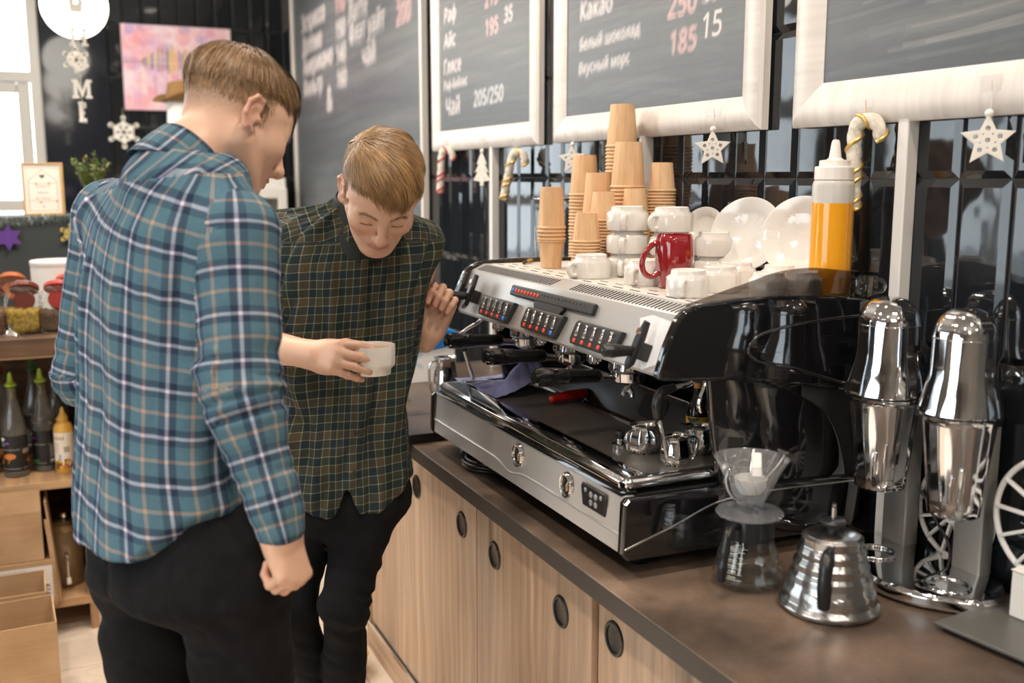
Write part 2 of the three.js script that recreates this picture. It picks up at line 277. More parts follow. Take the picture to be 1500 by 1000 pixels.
chalkboard('wide chalk menu board with thin edge strips in the far corner', -6.45, -4.06, 1.1, 2.66, 0.024, (c, w, h, r) => {
  const s = 58; [['Эспрессо', '110', 0.16], ['Доппио', '150', 0.24], ['Американо', '140', 0.32], ['Фильтр', '160', 0.40]].forEach(([a, b, y], i) => { chalk(c, a, 90, y * h, s, WC, r); chalk(c, b, 430, y * h, s * 0.9, i === 0 ? PC : WC, r); });
  [['Капучино', '190', 0.14], ['Латте', '210', 0.21], ['Флэт уайт', '200', 0.28]].forEach(([a, b, y]) => { chalk(c, a, 540, y * h, s, WC, r); chalk(c, b, 880, y * h, s * 0.9, PC, r); });
  chalk(c, 'чай', 640, 0.36 * h, s, WC, r); chalk(c, '&', 330, 0.47 * h, s * 1.3, WC, r);
}, 24);
// ---------- ornaments taped to the board frames ----------
const tapeGeo = new THREE.PlaneGeometry(0.034, 0.026);
function hang(o, len, col, bead) { // string from the hook point (0,0,0) down to -len
  part(o, 'string', tube([[0, 0, 0], [0.002, -len * 0.5, 0.001], [0, -len, 0]], 0.0011, 8, 6), col);
  const t = part(o, 'tape', tapeGeo, M.tape, 'clear sticky tape'); t.position.set(0, -0.004, 0.0025); t.rotation.z = 0.1;
  if (bead) { const b = part(o, 'bead', new THREE.SphereGeometry(0.0075, 16, 12), M.white); b.position.y = -len; }
}
const hook = (px, py) => { const p = atX(px, py, XW - 0.05); return [p.x, p.y, p.z]; };
const sparkle = dataTex(128, 128, (u, v) => { const n = hash3(Math.floor(u * 128), Math.floor(v * 128), 5) > 0.93 ? 0.16 : 0; const b = tfbm(u, v, 16, 16, 8, 2) * 0.12; return [0.82 + b + n, 0.79 + b + n, 0.74 + b + n]; });
function candyCane(label, px, py, stripe, scale, tilt, lenStr, turn = -0.85) {
  const o = thing('candy_cane_ornament', label, 'ornament', hook(px, py), turn);
  hang(o, lenStr, stripe, false);
  const pts = [], S = scale; for (let i = 0; i <= 12; i++) { const a = Math.PI * (1 - i / 12); pts.push([0.021 * S + Math.cos(a) * 0.021 * S, 0.0 + Math.sin(a) * 0.021 * S, 0]); }
  pts.push([0.042 * S, -0.018 * S, 0]); pts.unshift([-0.002 * S, -0.045 * S, 0], [-0.004 * S, -0.09 * S, 0], [-0.006 * S, -0.125 * S, 0]);
  const g = new THREE.Group(); g.name = 'cane'; g.position.set(-0.012, -lenStr - 0.020 * S, 0.012); g.rotation.z = tilt; o.add(g);
  const c = new THREE.CatmullRomCurve3(pts.map((p) => V(...p)), false, 'centripetal'), R = 0.0125 * S;
  // twisted fuzzy cord: three lobes winding round the axis
  const n = 90, k = 18, pos = [], idx = [], fr = c.computeFrenetFrames(n), L = c.getLength(), uv = [];
  for (let i = 0; i <= n; i++) { const p = c.getPointAt(i / n); const end = Math.min(1, Math.sqrt(Math.max(0, 1 - Math.pow(Math.abs(i / n - 0.5) * 2, 18)))); for (let j = 0; j < k; j++) { const a = j / k * 6.2832, tw = a * 2 - i / n * L / S * 250, r = R * (0.86 + 0.16 * Math.abs(Math.cos(tw / 2))) * Math.max(0.25, end) * (1 + 0.05 * (hash3(i, j, 3) - 0.5)); const q = p.clone().addScaledVector(V(0, 0, 1), Math.sin(a) * r).addScaledVector(V(fr.tangents[i].y, -fr.tangents[i].x, 0), Math.cos(a) * r); pos.push(q.x, q.y, q.z); uv.push(j / k, i / n * 4); } }
  for (let i = 0; i < n; i++) for (let j = 0; j < k; j++) { const a = i * k + j, b = i * k + (j + 1) % k; idx.push(a, b, a + k, b, b + k, a + k); }
  const G = new THREE.BufferGeometry(); G.setAttribute('position', new THREE.Float32BufferAttribute(pos, 3)); G.setAttribute('uv', new THREE.Float32BufferAttribute(uv, 2)); G.setIndex(idx); G.computeVertexNormals();
  const m = part(o, 'cane_cord', G, std(0xffffff, 0.8, 0, { map: sparkle, sheen: 0.4 }), 'fuzzy white twisted cord'); m.position.copy(g.position); m.rotation.copy(g.rotation); o.remove(g);
  const sp = []; for (let i = 0; i <= 120; i++) { const t = i / 120, p = c.getPointAt(t), T = c.getTangentAt(t), a = -t * L / S * 250 / 2, e = R * 0.99; sp.push(p.clone().addScaledVector(V(0, 0, 1), Math.sin(a) * e).addScaledVector(V(T.y, -T.x, 0), Math.cos(a) * e)); }
  const s = part(o, 'stripe', tube(sp, 0.0034 * S, 200, 6), stripe, 'glittery spiral stripe'); s.position.copy(m.position); s.rotation.copy(m.rotation);
  return o;
}
const mRed = std(lin(0.42, 0.02, 0.025), 0.35), mGold = std(lin(0.75, 0.5, 0.16), 0.3, 0.8);
candyCane('white and red striped candy cane ornament', 653, 207, mRed, 1.12, -0.02, 0.032);
candyCane('white candy cane with gold stripes beside the paper cups', 757, 208, mGold, 1.08, -0.18, 0.03);
candyCane('white candy cane with gold stripes behind the squeeze bottle', 1268, 146, mGold, 1.12, 0.07, 0.04, -1.15);
const mCarve = std(lin(0.78, 0.74, 0.68), 0.7), mHole = std(lin(0.16, 0.13, 0.1), 0.8);
function starShape(R, r, n = 5, off = Math.PI / 2) { const p = []; for (let i = 0; i < n * 2; i++) { const a = off + i * Math.PI / n, q = i % 2 ? r : R; p.push([Math.cos(a) * q, Math.sin(a) * q]); } return p; }
function punched(pts, holes) { const s = new THREE.Shape(pts.map((p) => new THREE.Vector2(...p))); holes.forEach(([x, y, r]) => { const h = new THREE.Path(); h.absarc(x, y, r, 0, 6.2832, true); s.holes.push(h); }); return s; }
function starOrnament(label, px, py, drop, R, tilt) {
  const o = thing('star_ornament', label, 'ornament', hook(px, py), -0.8); hang(o, drop, M.string, true);
  const holes = [[0, 0, R * 0.085]]; for (let i = 0; i < 5; i++) { const a = Math.PI / 2 + i * 1.2566; holes.push([Math.cos(a) * R * 0.44, Math.sin(a) * R * 0.44, R * 0.085], [Math.cos(a + 0.628) * R * 0.28, Math.sin(a + 0.628) * R * 0.28, R * 0.028]); }
  const b = part(o, 'star', extr(punched(starShape(R, R * 0.47), holes), 0.006, 0.0008, 1, 6), mCarve, 'white wooden five-pointed star with drilled holes'); b.position.set(0, -drop - R * 0.98, -0.001); b.rotation.z = tilt;
  const st = []; for (let i = 0; i < 6; i++) { const s = new THREE.SphereGeometry(R * 0.06, 10, 8); s.translate(holes[i === 0 ? 0 : 2 * i - 1][0], holes[i === 0 ? 0 : 2 * i - 1][1], 0.003); st.push(s); }
  const q = part(o, 'stud', join(st), M.chrome, 'small silver studs'); q.position.copy(b.position); q.rotation.copy(b.rotation);
}
starOrnament('white wooden star ornament with silver studs beside the paper cups', 1046, 160, 0.045, 0.0435, 0.02);
starOrnament('large white wooden star ornament above the drink mixer', 1453, 118, 0.052, 0.0435, 0.02);
starOrnament('white wooden star ornament half hidden behind the paper cups', 839, 190, 0.042, 0.0435, 0.05);
{
  const o = thing('tree_ornament', 'white wooden fir tree ornament under the tall menu board', 'ornament', hook(706, 200), -0.8); hang(o, 0.05, M.string, true);
  const h = [[0.012, 0], [0.006, 0.004], [0.019, -0.03], [0.011, -0.028], [0.026, -0.058], [0.015, -0.055], [0.032, -0.086], [0.006, -0.09], [0.007, -0.104]].map(([a, b]) => [a, b]);
  h.shift(); h.unshift([0.0, 0.012]); const pts = [...h.slice().map(([a, b]) => [a, b]), ...h.slice(1).reverse().map(([a, b]) => [-a, b])];
  const b = part(o, 'tree', extr(punched(pts, [[-0.006, -0.022, 0.002], [-0.009, -0.05, 0.003], [0.009, -0.05, 0.003], [0.006, -0.05, 0.0], [-0.014, -0.078, 0.003], [0.012, -0.078, 0.003]].filter((x) => x[2] > 0)), 0.005, 0.0006, 1, 6), mCarve); b.position.set(0, -0.066, 0);
}
// ---------- worktop, cabinet ----------
const CT = 0.87;                                               // worktop height
const woodTex = (seed, base) => dataTex(512, 1024, (u, v) => {
  const warp = tfbm(u, v, 3, 2, seed, 3) * 0.10, uu = u + warp * 0.35;
  const g1 = tfbm(((uu % 1) + 1) % 1, v, 48, 2, seed + 7, 4), g2 = tfbm(u, v, 160, 6, seed + 13, 2), band = tnoise(u, v, 7, 1, seed + 3), knot = smooth(0.42, 0.6, tfbm(u, v, 8, 5, seed + 31, 2));
  const k = 1 + g1 * 0.17 + g2 * 0.07 + band * 0.06 - knot * 0.28; return [base[0] * k, base[1] * (k * 0.98 + 0.02), base[2] * (k * 0.96 + 0.04)];
});
const OAK = [0.70, 0.595, 0.50];
const mOak = [0, 1, 2].map((i) => std(0xffffff, 0.55, 0, { map: woodTex(100 + i * 50, OAK) }));
const stoneTex = dataTex(1024, 1024, (u, v) => {
  const a = tfbm(u, v, 5, 5, 301, 5), b = tfbm(u, v, 14, 14, 311, 4), c = tnoise(u, v, 256, 256, 317), d = smooth(0.12, 0.5, tfbm(u, v, 7, 4, 331, 4));
  const k = 1 + a * 0.45 + b * 0.28 + c * 0.06 - d * 0.18; return [0.345 * k, 0.29 * k, 0.248 * k];
});
const mStone = std(0xffffff, 0.34, 0, { map: stoneTex }), mEdge = std(lin(0.035, 0.029, 0.026), 0.4);
{
  const w = thing('worktop', 'long dark brown stone-look worktop along the tiled wall', 'worktop', [0.83, CT, -1.0]);
  part(w, 'slab', metric(bx(0.002, XW - 0.83 - 0.002, -0.036, 0, -1.51, 2.2, 0.002), 1.1), mStone);
  part(w, 'edge_band', bx(0, 0.0025, -0.036, -0.0015, -1.51, 2.2), mEdge, 'dark edge band');
  const w2 = thing('raised_worktop', 'raised brown worktop section with black end cap at the far end', 'worktop', [0.815, 0.86, -2.51]);
  part(w2, 'slab', metric(bx(0.004, XW - 0.815 - 0.004, 0, 0.035, -0.95, -0.004, 0.002), 1.1, 0.3, 0.2), mStone);
  part(w2, 'edge_band', bx(0, 0.004, -0.012, 0.0345, -0.95, 0), mEdge); part(w2, 'end_cap', bx(0, XW - 0.815 - 0.004, -0.012, 0.0345, -0.0035, 0), M.blackPlastic, 'black end strip');
  part(w2, 'joint_strip', bx(0.004, XW - 0.82, 0.0345, 0.0355, -0.22, -0.2165), mEdge);
  // cabinet below: carcass, plinth, three sliding doors with round finger pulls, chrome bottom track
  const c = thing('cabinet', 'long light oak base cabinet with sliding doors and black finger pulls', 'cabinet', [0.9, 0, -1.6]);
  part(c, 'carcass', metric(bx(0.03, XW - 0.9 - 0.01, 0.1, CT - 0.037, -1.56, 2.5), 0.8), mOak[1]);
  part(c, 'end_panel', metric(bx(-0.012, XW - 0.9 - 0.01, 0.0, CT - 0.037, -1.585, -1.562), 0.8), mOak[2]);
  part(c, 'plinth', metric(bx(-0.012, 0.03, 0.0, 0.09, -1.562, 2.5), 0.8, 0.1, 0.5, true), mOak[0]);
  part(c, 'bottom_track', join([bx(-0.014, 0.012, 0.09, 0.094, -1.56, 2.5), bx(-0.014, -0.011, 0.094, 0.1, -1.56, 2.5), bx(-0.002, 0.001, 0.094, 0.1, -1.56, 2.5)]), M.chrome, 'aluminium sliding door track');
  const doors = [[-1.56, -0.626, 0, [-1.071, -0.72], 0.70], [-0.62, -0.036, 0.0, [-0.509, -0.165], 0.692], [-0.03, 0.62, 0.012, [0.032, 0.5], 0.716], [0.626, 1.25, 0, [0.75, 1.15], 0.7], [1.256, 2.48, 0.012, [1.4, 2.2], 0.7]];
  doors.forEach(([z0, z1, x, holes, hy], i) => {
    const d = part(c, 'sliding_door', metric(bx(x, x + 0.016, 0.1, CT - 0.037, z0, z1, 0.0015), 0.86, i * 0.37, i * 0.21), mOak[i % 3]);
    holes.forEach((hz) => {
      const p = turned([[0.0, 0.0005], [0.026, 0.0005], [0.0265, 0.0035], [0.029, 0.0045], [0.033, 0.0035], [0.0345, 0.0]], 40); p.rotateZ(Math.PI / 2); p.translate(x, hy, hz);
      part(d, 'finger_pull', p, M.blackPlastic, 'round black plastic finger pull');
    });
  });
}
// ---------- three-group espresso machine ----------
// local axes: x = depth towards the wall (0 at the front panel), y = up from the worktop, z = along the counter (+ towards the near end)
const MX = 0.88, MZ = -1.97;
{
  const m = thing('espresso_machine', 'silver and black three-group espresso machine on the worktop', 'coffee machine', [MX, CT, MZ]);
  const along = (pts, z0, z1, bevel = 0.002, seg = 2) => { const g = extr(pts, z1 - z0, bevel, seg); g.translate(0, 0, z0); return toCreasedNormals(g, 0.5); };
  // base
  part(m, 'chassis', along([[0.02, 0.05], [0.50, 0.05], [0.50, 0.146], [0.02, 0.146]], -0.47, 0.47), M.blackMatte);
  for (const [x, z] of [[0.07, -0.43], [0.07, 0.42], [0.44, -0.43], [0.44, 0.42]]) part(m, 'foot', turned([[0, 0], [0.021, 0], [0.024, 0.006], [0.016, 0.012], [0.013, 0.02], [0.013, 0.052], [0, 0.052]], 24), x < 0.1 && z < 0 ? M.chrome : M.blackPlastic).position.set(x, 0, z);
  const fp = part(m, 'front_panel', along([[-0.006, 0.046], [0.02, 0.04], [0.024, 0.146], [0.008, 0.148], [0.002, 0.146]], -0.478, 0.478, 0.0015), M.silver, 'silver painted front panel');
  const bead = []; for (let i = 0; i <= 60; i++) { const z = -0.476 + i / 60 * 0.952, dip = -0.013 * Math.exp(-Math.pow(z / 0.05, 2)) ; bead.push([-0.0035, 0.078 + dip, z]); }
  part(fp, 'raised_line', tube(bead, 0.0028, 120, 8), M.silver);
  part(m, 'front_edge_strip', along([[-0.002, 0.147], [0.03, 0.147], [0.03, 0.154], [0.0, 0.152]], -0.474, 0.474, 0.001), M.blackGloss);
  // side covers of the base
  for (const s of [-1, 1]) {
    const z0 = s > 0 ? 0.478 : -0.5, sh = [[-0.012, 0.05], [0.0, 0.036], [0.5, 0.028], [0.52, 0.06], [0.52, 0.13], [0.2, 0.146], [0.0, 0.148], [-0.008, 0.14]];
    const b = part(m, 'base_side_cover', along(sh, z0, z0 + 0.022, 0.006, 3), M.blackGloss, 'glossy black base cover');
    if (s > 0) part(b, 'chrome_line', tube([[-0.008, 0.058, z0 + 0.022], [0.03, 0.07, z0 + 0.022], [0.1, 0.092, z0 + 0.022], [0.18, 0.119, z0 + 0.022], [0.27, 0.127, z0 + 0.022], [0.5, 0.122, z0 + 0.022]], 0.0022, 40, 8), M.chrome);
  }
  // drip tray: chrome rim, perforated grid, stepped splash panel
  const rr = (x0, x1, z0, z1, r) => { const s = new THREE.Shape(); s.moveTo(x0 + r, z0); s.lineTo(x1 - r, z0); s.quadraticCurveTo(x1, z0, x1, z0 + r); s.lineTo(x1, z1 - r); s.quadraticCurveTo(x1, z1, x1 - r, z1); s.lineTo(x0 + r, z1); s.quadraticCurveTo(x0, z1, x0, z1 - r); s.lineTo(x0, z0 + r); s.quadraticCurveTo(x0, z0, x0 + r, z0); return s; };
  const ring = rr(0.004, 0.31, -0.474, 0.474, 0.02); ring.holes.push(rr(0.066, 0.292, -0.45, 0.45, 0.012));
  { const g = extr(ring, 0.026, 0.009, 4, 6); g.rotateX(Math.PI / 2); g.translate(0, 0.176, 0); part(m, 'tray_rim', toCreasedNormals(g, 0.9), M.chrome, 'rounded chrome drip tray rim'); }
  const perf = dataTex(128, 128, (u, v) => { const d = Math.hypot((u * 8) % 1 - 0.5, (v * 8) % 1 - 0.5); const k = d < 0.27 ? 0.06 : 0.56; return [k, k * 0.97, k * 0.93]; });
  const stain = std(0xffffff, 0.3, 0.55, { map: perf });
  part(m, 'drip_grid', metric(bx(0.067, 0.291, 0.160, 0.1665, -0.449, 0.449), 0.06), stain, 'perforated steel drip grid');
  part(m, 'splash_step', along([[0.268, 0.166], [0.30, 0.166], [0.318, 0.232], [0.305, 0.236]], -0.46, 0.46, 0.0015), M.darkMetal, 'dark steel splash step');
  part(m, 'step_edge', tube([[0.306, 0.236, -0.46], [0.306, 0.236, 0.46]], 0.0025, 4, 8), M.chrome);
  part(m, 'groove_rail', join([0, 1, 2].map((i) => bx(0.245 + i * 0.008, 0.248 + i * 0.008, 0.1665, 0.1695, -0.449, 0.2))), M.chrome);
  { const s = rr(-0.027, 0.027, -0.05, 0.05, 0.018); const g = extr(s, 0.004, 0.001, 1); g.rotateY(-Math.PI / 2); g.rotateX(Math.PI / 2); const t = part(m, 'overflow_slot', extr(rr(-0.05, 0.05, -0.026, 0.026, 0.018), 0.004, 0.001, 1), M.blackMatte, 'black rounded opening'); t.rotation.set(0, -Math.PI / 2, 0); t.rotation.z = 0; t.position.set(0.289, 0.203, 0.112); t.rotation.order = 'YXZ'; t.rotation.x = -0.42; }
  part(m, 'back_splash', bx(0.36, 0.375, 0.16, 0.36, -0.475, 0.475), std(lin(0.03, 0.034, 0.04), 0.2, 0.6), 'dark glossy splash back');
  // upper body
  const prof = [[0.064, 0.36], [0.07, 0.353], [0.12, 0.345], [0.50, 0.345], [0.52, 0.36], [0.52, 0.455], [0.50, 0.474], [0.138, 0.476], [0.105, 0.461]];
  const up = part(m, 'upper_body', along(prof, -0.486, 0.486, 0.003, 3), M.silver, 'silver upper body with sloping control panel');
  part(m, 'cup_deck', metric(bx(0.15, 0.5, 0.474, 0.4775, -0.46, 0.46, 0.001), 0.3), std(lin(0.66, 0.62, 0.57), 0.42, 0.2), 'cream cup warming deck');
  part(m, 'rear_column', along([[0.376, 0.05], [0.52, 0.05], [0.52, 0.345], [0.376, 0.345]], -0.486, 0.486), M.blackMatte);
  // slots on the bevel above the panel and dashes on the deck
  const vent = (z0, z1, n) => { const l = []; for (let i = 0; i < n; i++) { const g = bx(-0.0145, 0.0145, -0.0005, 0.0008, -0.0019, 0.0019); g.rotateY(-0.28); g.rotateZ(0.425); g.translate(0.1225, 0.4692, lerp(z0, z1, i / (n - 1))); l.push(g); } return join(l); };
  part(up, 'vent_slots', vent(-0.455, -0.04, 32), M.blackMatte); part(up, 'vent_slots', vent(0.06, 0.462, 31), M.blackMatte);
  { const l = []; for (let i = 0; i < 14; i++) l.push(bx(0.158, 0.1625, 0.4765, 0.4782, -0.44 + i * 0.066, -0.405 + i * 0.066)); for (let i = 0; i < 13; i++) l.push(bx(0.19, 0.1935, 0.4775, 0.4781, -0.42 + i * 0.066, -0.39 + i * 0.066)); part(up, 'deck_slots', join(l), M.blackMatte); }
  // things on the sloping panel: u along +z, v up the slope, w out of the panel
  const tU = V(0, 0, 1), tV = V(0.0405, 0.105, 0).normalize(), tW = new THREE.Vector3().crossVectors(tU, tV);
  const basis = (z, y, h = 0) => { const s = (y - 0.36) / 0.101, b = new THREE.Matrix4().makeBasis(tU, tV, tW); b.setPosition(V(0.064 + 0.041 * s, y, z).addScaledVector(tW, h)); return b; };
  const put = (g, z, y, h = 0) => g.applyMatrix4(basis(z, y, h));
  const mPad = std(lin(0.014, 0.015, 0.017), 0.45), led = std(lin(0.5, 0.03, 0.01), 0.4, 0, { emissive: lin(1, 0.08, 0.02), emissiveIntensity: 0.55 }), ledB = std(lin(0.02, 0.15, 0.5), 0.4, 0, { emissive: lin(0.02, 0.25, 1), emissiveIntensity: 0.5 });
  for (const zc of [-0.24, 0.008, 0.246]) {
    const pad = part(m, 'button_pad', put(extr([[-0.092, -0.015], [-0.088, 0.018], [-0.08, 0.025], [0.094, 0.025], [0.093, 0.018], [0.082, -0.02], [0.074, -0.027], [-0.085, -0.024]], 0.012, 0.003, 3), zc, 0.388), mPad, 'black button pad with chrome keys');
    for (let i = 0; i < 5; i++) {
      const x = -0.066 + i * 0.033, k = limb([[x, -0.007, 0.013, 0.0052], [x, 0.003, 0.0135, 0.0045], [x, 0.013, 0.0135, 0.0024], [x, 0.018, 0.0135, 0.005]], 10, 12); part(pad, 'chrome_key', put(k, zc, 0.388), M.chrome);
      const d = new THREE.SphereGeometry(0.0055, 12, 8); d.scale(1, 0.85, 0.35); d.translate(x - 0.004, -0.0165, 0.012); part(pad, i < 4 ? 'led_light' : 'led_light', put(d, zc, 0.388), i < 4 ? led : ledB, i < 4 ? 'red indicator light' : 'blue indicator light');
    }
  }
  const dsp = part(m, 'display_bar', put(extr(rr(-0.2, 0.2, -0.0125, 0.0125, 0.006), 0.01, 0.003, 3), 0.004, 0.437), mPad, 'black indicator bar');
  part(dsp, 'bar_tab', put(extr([[-0.066, 0.008], [0.07, 0.008], [0.074, 0.0], [0.062, -0.012], [-0.058, -0.012], [-0.068, -0.002]], 0.009, 0.002, 2), 0.008, 0.421), mPad);
  for (let i = 0; i < 22; i++) { const d = new THREE.SphereGeometry(i < 9 ? 0.0045 : 0.0022, 10, 6); d.scale(1, 1, 0.4); d.translate(-0.186 + i * 0.0165, i < 9 ? 0 : 0.004, 0.0105); part(dsp, i < 9 ? 'led_light' : 'dot', put(d, 0.004, 0.437), i === 0 ? ledB : i < 9 ? led : M.darkMetal); }
  // steam levers: bracket, paddle, handle
  const lever = (z, y, handle) => {
    const b = part(m, 'steam_lever', put(join([extr([[-0.006, -0.04], [0.008, -0.03], [0.016, 0.02], [0.014, 0.05], [0.004, 0.052], [-0.008, 0.02], [-0.012, -0.03]], 0.012, 0.004, 2).translate(0, 0, 0.02), bx(-0.006, 0.014, -0.018, 0.014, 0, 0.024, 0.003)]), z, y), M.blackPlastic, 'black steam tap lever');
    if (handle) part(b, 'lever_handle', put(limb([[0, -0.006, 0.03, 0.008], [-0.004, -0.012, 0.046, 0.0105], [-0.008, -0.018, 0.064, 0.012], [-0.012, -0.024, 0.08, 0.011]], 14, 20), z, y), M.blackPlastic);
    part(b, 'pivot_bolt', put(turned([[0, 0.004], [0.006, 0.004], [0.007, 0], [0, 0]], 16).rotateX(Math.PI / 2).translate(0.004, 0.03, 0.031), z, y), M.chrome);
  };
  lever(-0.452, 0.402, false); lever(-0.385, 0.402, true); lever(0.424, 0.39, true);
  // clear protective patch next to the right lever
  part(m, 'panel_patch', put(extr([[-0.06, 0.035], [-0.02, 0.046], [0.055, 0.04], [0.06, -0.03], [0.0, -0.055], [-0.03, -0.01]], 0.001, 0.0002, 1), 0.424, 0.41), std(lin(0.72, 0.72, 0.74), 0.25), 'pale film patch');
  // three groups with portafilters
  for (const [gz] of [[-0.352], [-0.108], [0.152]]) {
    const g = part(m, 'group_head', turned([[0, 0.352], [0.03, 0.352], [0.03, 0.33], [0.041, 0.328], [0.043, 0.305], [0.04, 0.3], [0.034, 0.299], [0, 0.299]], 40).translate(0.2, 0, gz), M.chrome, 'chrome brew group');
    part(g, 'group_neck', join([cyl(0.011, 0.011, 0.315, 0.36, 20).translate(0.135, 0, gz - 0.03), turned([[0, 0.336], [0.014, 0.336], [0.016, 0.33], [0.016, 0.32], [0, 0.318]], 20).translate(0.135, 0, gz - 0.03)]), M.chrome);
    const p = part(m, 'portafilter', turned([[0, 0.27], [0.026, 0.272], [0.036, 0.28], [0.037, 0.298], [0, 0.298]], 40).translate(0.2, 0, gz), M.chrome, 'chrome portafilter');
    part(p, 'portafilter_arm', join([limb([[0.17, 0.287, gz, 0.009], [0.15, 0.289, gz, 0.008], [0.125, 0.292, gz, 0.009]], 12, 10), turned([[0, 0], [0.013, 0], [0.013, 0.006], [0, 0.006]], 20).rotateZ(Math.PI / 2).translate(0.132, 0.293, gz)]), M.chrome);
    const h = [[0.0, -0.15], [0.014, -0.149], [0.0185, -0.144], [0.0195, -0.13], [0.0185, -0.1], [0.0172, -0.085], [0.0172, -0.079], [0.0155, -0.077], [0.0148, -0.03], [0.0148, -0.004], [0.013, 0], [0, 0]];
    const hg = turned(h.map(([r, y]) => [r, y]), 32, 0.5); hg.rotateZ(-Math.PI / 2 - 0.05); hg.translate(0.13, 0.295, gz); part(p, 'portafilter_handle', hg, M.blackGloss, 'black moulded handle');
    part(p, 'spout', join([tube([[0.2, 0.272, gz], [0.2, 0.262, gz], [0.2, 0.255, gz]], 0.007, 8, 10), tube([[0.2, 0.262, gz], [0.2, 0.258, gz + 0.012], [0.2, 0.245, gz + 0.018]], 0.0055, 10, 10), tube([[0.2, 0.262, gz], [0.2, 0.258, gz - 0.012], [0.2, 0.245, gz - 0.018]], 0.0055, 10, 10)]), M.chrome);
  }
  // steam wands and hot water tap
  const wand = (pts, grip, z) => { const w = part(m, 'steam_wand', tube(pts, 0.0048, 40, 10), M.chrome, 'steel steam wand'); part(w, 'wand_grip', limb(grip, 12, 14), M.blackPlastic, 'black rubber grip'); return w; };
  wand([[0.13, 0.35, -0.44], [0.115, 0.325, -0.47], [0.09, 0.305, -0.49], [0.075, 0.29, -0.495], [0.085, 0.25, -0.49], [0.105, 0.175, -0.482]], [[0.075, 0.292, -0.495, 0.0085], [0.079, 0.275, -0.494, 0.0095], [0.084, 0.25, -0.491, 0.0085]]);
  wand([[0.18, 0.345, 0.42], [0.175, 0.325, 0.42], [0.14, 0.318, 0.415], [0.112, 0.306, 0.412], [0.108, 0.28, 0.412], [0.122, 0.235, 0.41], [0.138, 0.18, 0.405]], [[0.142, 0.319, 0.415, 0.0075], [0.116, 0.31, 0.412, 0.0105], [0.107, 0.288, 0.412, 0.011], [0.11, 0.262, 0.412, 0.009]]);
  part(m, 'water_tap', tube([[0.2, 0.345, 0.43], [0.2, 0.32, 0.43], [0.19, 0.3, 0.432], [0.186, 0.285, 0.432], [0.19, 0.272, 0.432]], 0.006, 24, 10), M.chrome, 'chrome hot water spout');
  // glossy black side covers of the upper body
  for (const s of [-1, 1]) {
    const z0 = s > 0 ? 0.484 : -0.506, sh = new THREE.Shape(); sh.moveTo(0.049, 0.364); sh.lineTo(0.064, 0.411); sh.lineTo(0.082, 0.45); sh.quadraticCurveTo(0.093, 0.472, 0.123, 0.48); sh.quadraticCurveTo(0.19, 0.49, 0.28, 0.489); sh.quadraticCurveTo(0.42, 0.486, 0.515, 0.474); sh.quadraticCurveTo(0.53, 0.45, 0.525, 0.3); sh.lineTo(0.47, 0.30); sh.quadraticCurveTo(0.3, 0.337, 0.165, 0.344); sh.lineTo(0.07, 0.352); sh.quadraticCurveTo(0.05, 0.353, 0.049, 0.364);
    const c = part(m, 'side_cover', along(sh, z0, z0 + 0.022, 0.007, 4), M.blackGloss, 'glossy black upper side cover');
    const sl = new THREE.Shape(); sl.moveTo(0.165, 0.35); sl.quadraticCurveTo(0.32, 0.338, 0.42, 0.27); sl.quadraticCurveTo(0.47, 0.23, 0.49, 0.13); sl.lineTo(0.2, 0.13); sl.lineTo(0.178, 0.238); sl.lineTo(0.165, 0.35);
    part(m, 'lower_side_cover', along(sl, s > 0 ? 0.474 : -0.49, s > 0 ? 0.49 : -0.474, 0.004, 3), M.blackGloss, 'glossy black lower side cover');
    part(m, 'rear_leg_cover', along([[0.3, 0.13], [0.525, 0.13], [0.525, 0.34], [0.3, 0.34]], s > 0 ? 0.47 : -0.484, s > 0 ? 0.484 : -0.47, 0.003), M.blackGloss);
    if (s > 0) {
      // recessed teardrop grip outlined by a rounded bead
      part(c, 'grip_outline', tube([[0.515, 0.444, z0 + 0.0215], [0.40, 0.44, z0 + 0.0225], [0.3, 0.43, z0 + 0.0225], [0.248, 0.416, z0 + 0.0225], [0.234, 0.394, z0 + 0.0225], [0.252, 0.375, z0 + 0.0225], [0.32, 0.36, z0 + 0.0225], [0.4, 0.335, z0 + 0.0225], [0.5, 0.304, z0 + 0.0215]], 0.003, 80, 8), M.blackGloss);
    }
  }
  // smoked guard along the deck edge
  const gs = new THREE.Shape(); gs.moveTo(0.12, 0.48); gs.quadraticCurveTo(0.2, 0.5, 0.27, 0.518); gs.quadraticCurveTo(0.32, 0.536, 0.4, 0.534); gs.lineTo(0.5, 0.523); gs.lineTo(0.51, 0.476); gs.lineTo(0.12, 0.476);
  part(m, 'smoked_guard', along(gs, 0.476, 0.4805, 0.001), std(lin(0.5, 0.48, 0.47), 0.05, 0, { transmission: 1, thickness: 0 }), 'smoked acrylic side guard');
  part(m, 'rear_rail', tube([[0.5, 0.478, 0.46], [0.505, 0.50, 0.45], [0.505, 0.505, 0.3], [0.505, 0.505, -0.44], [0.5, 0.478, -0.46]], 0.004, 60, 8), M.chrome);
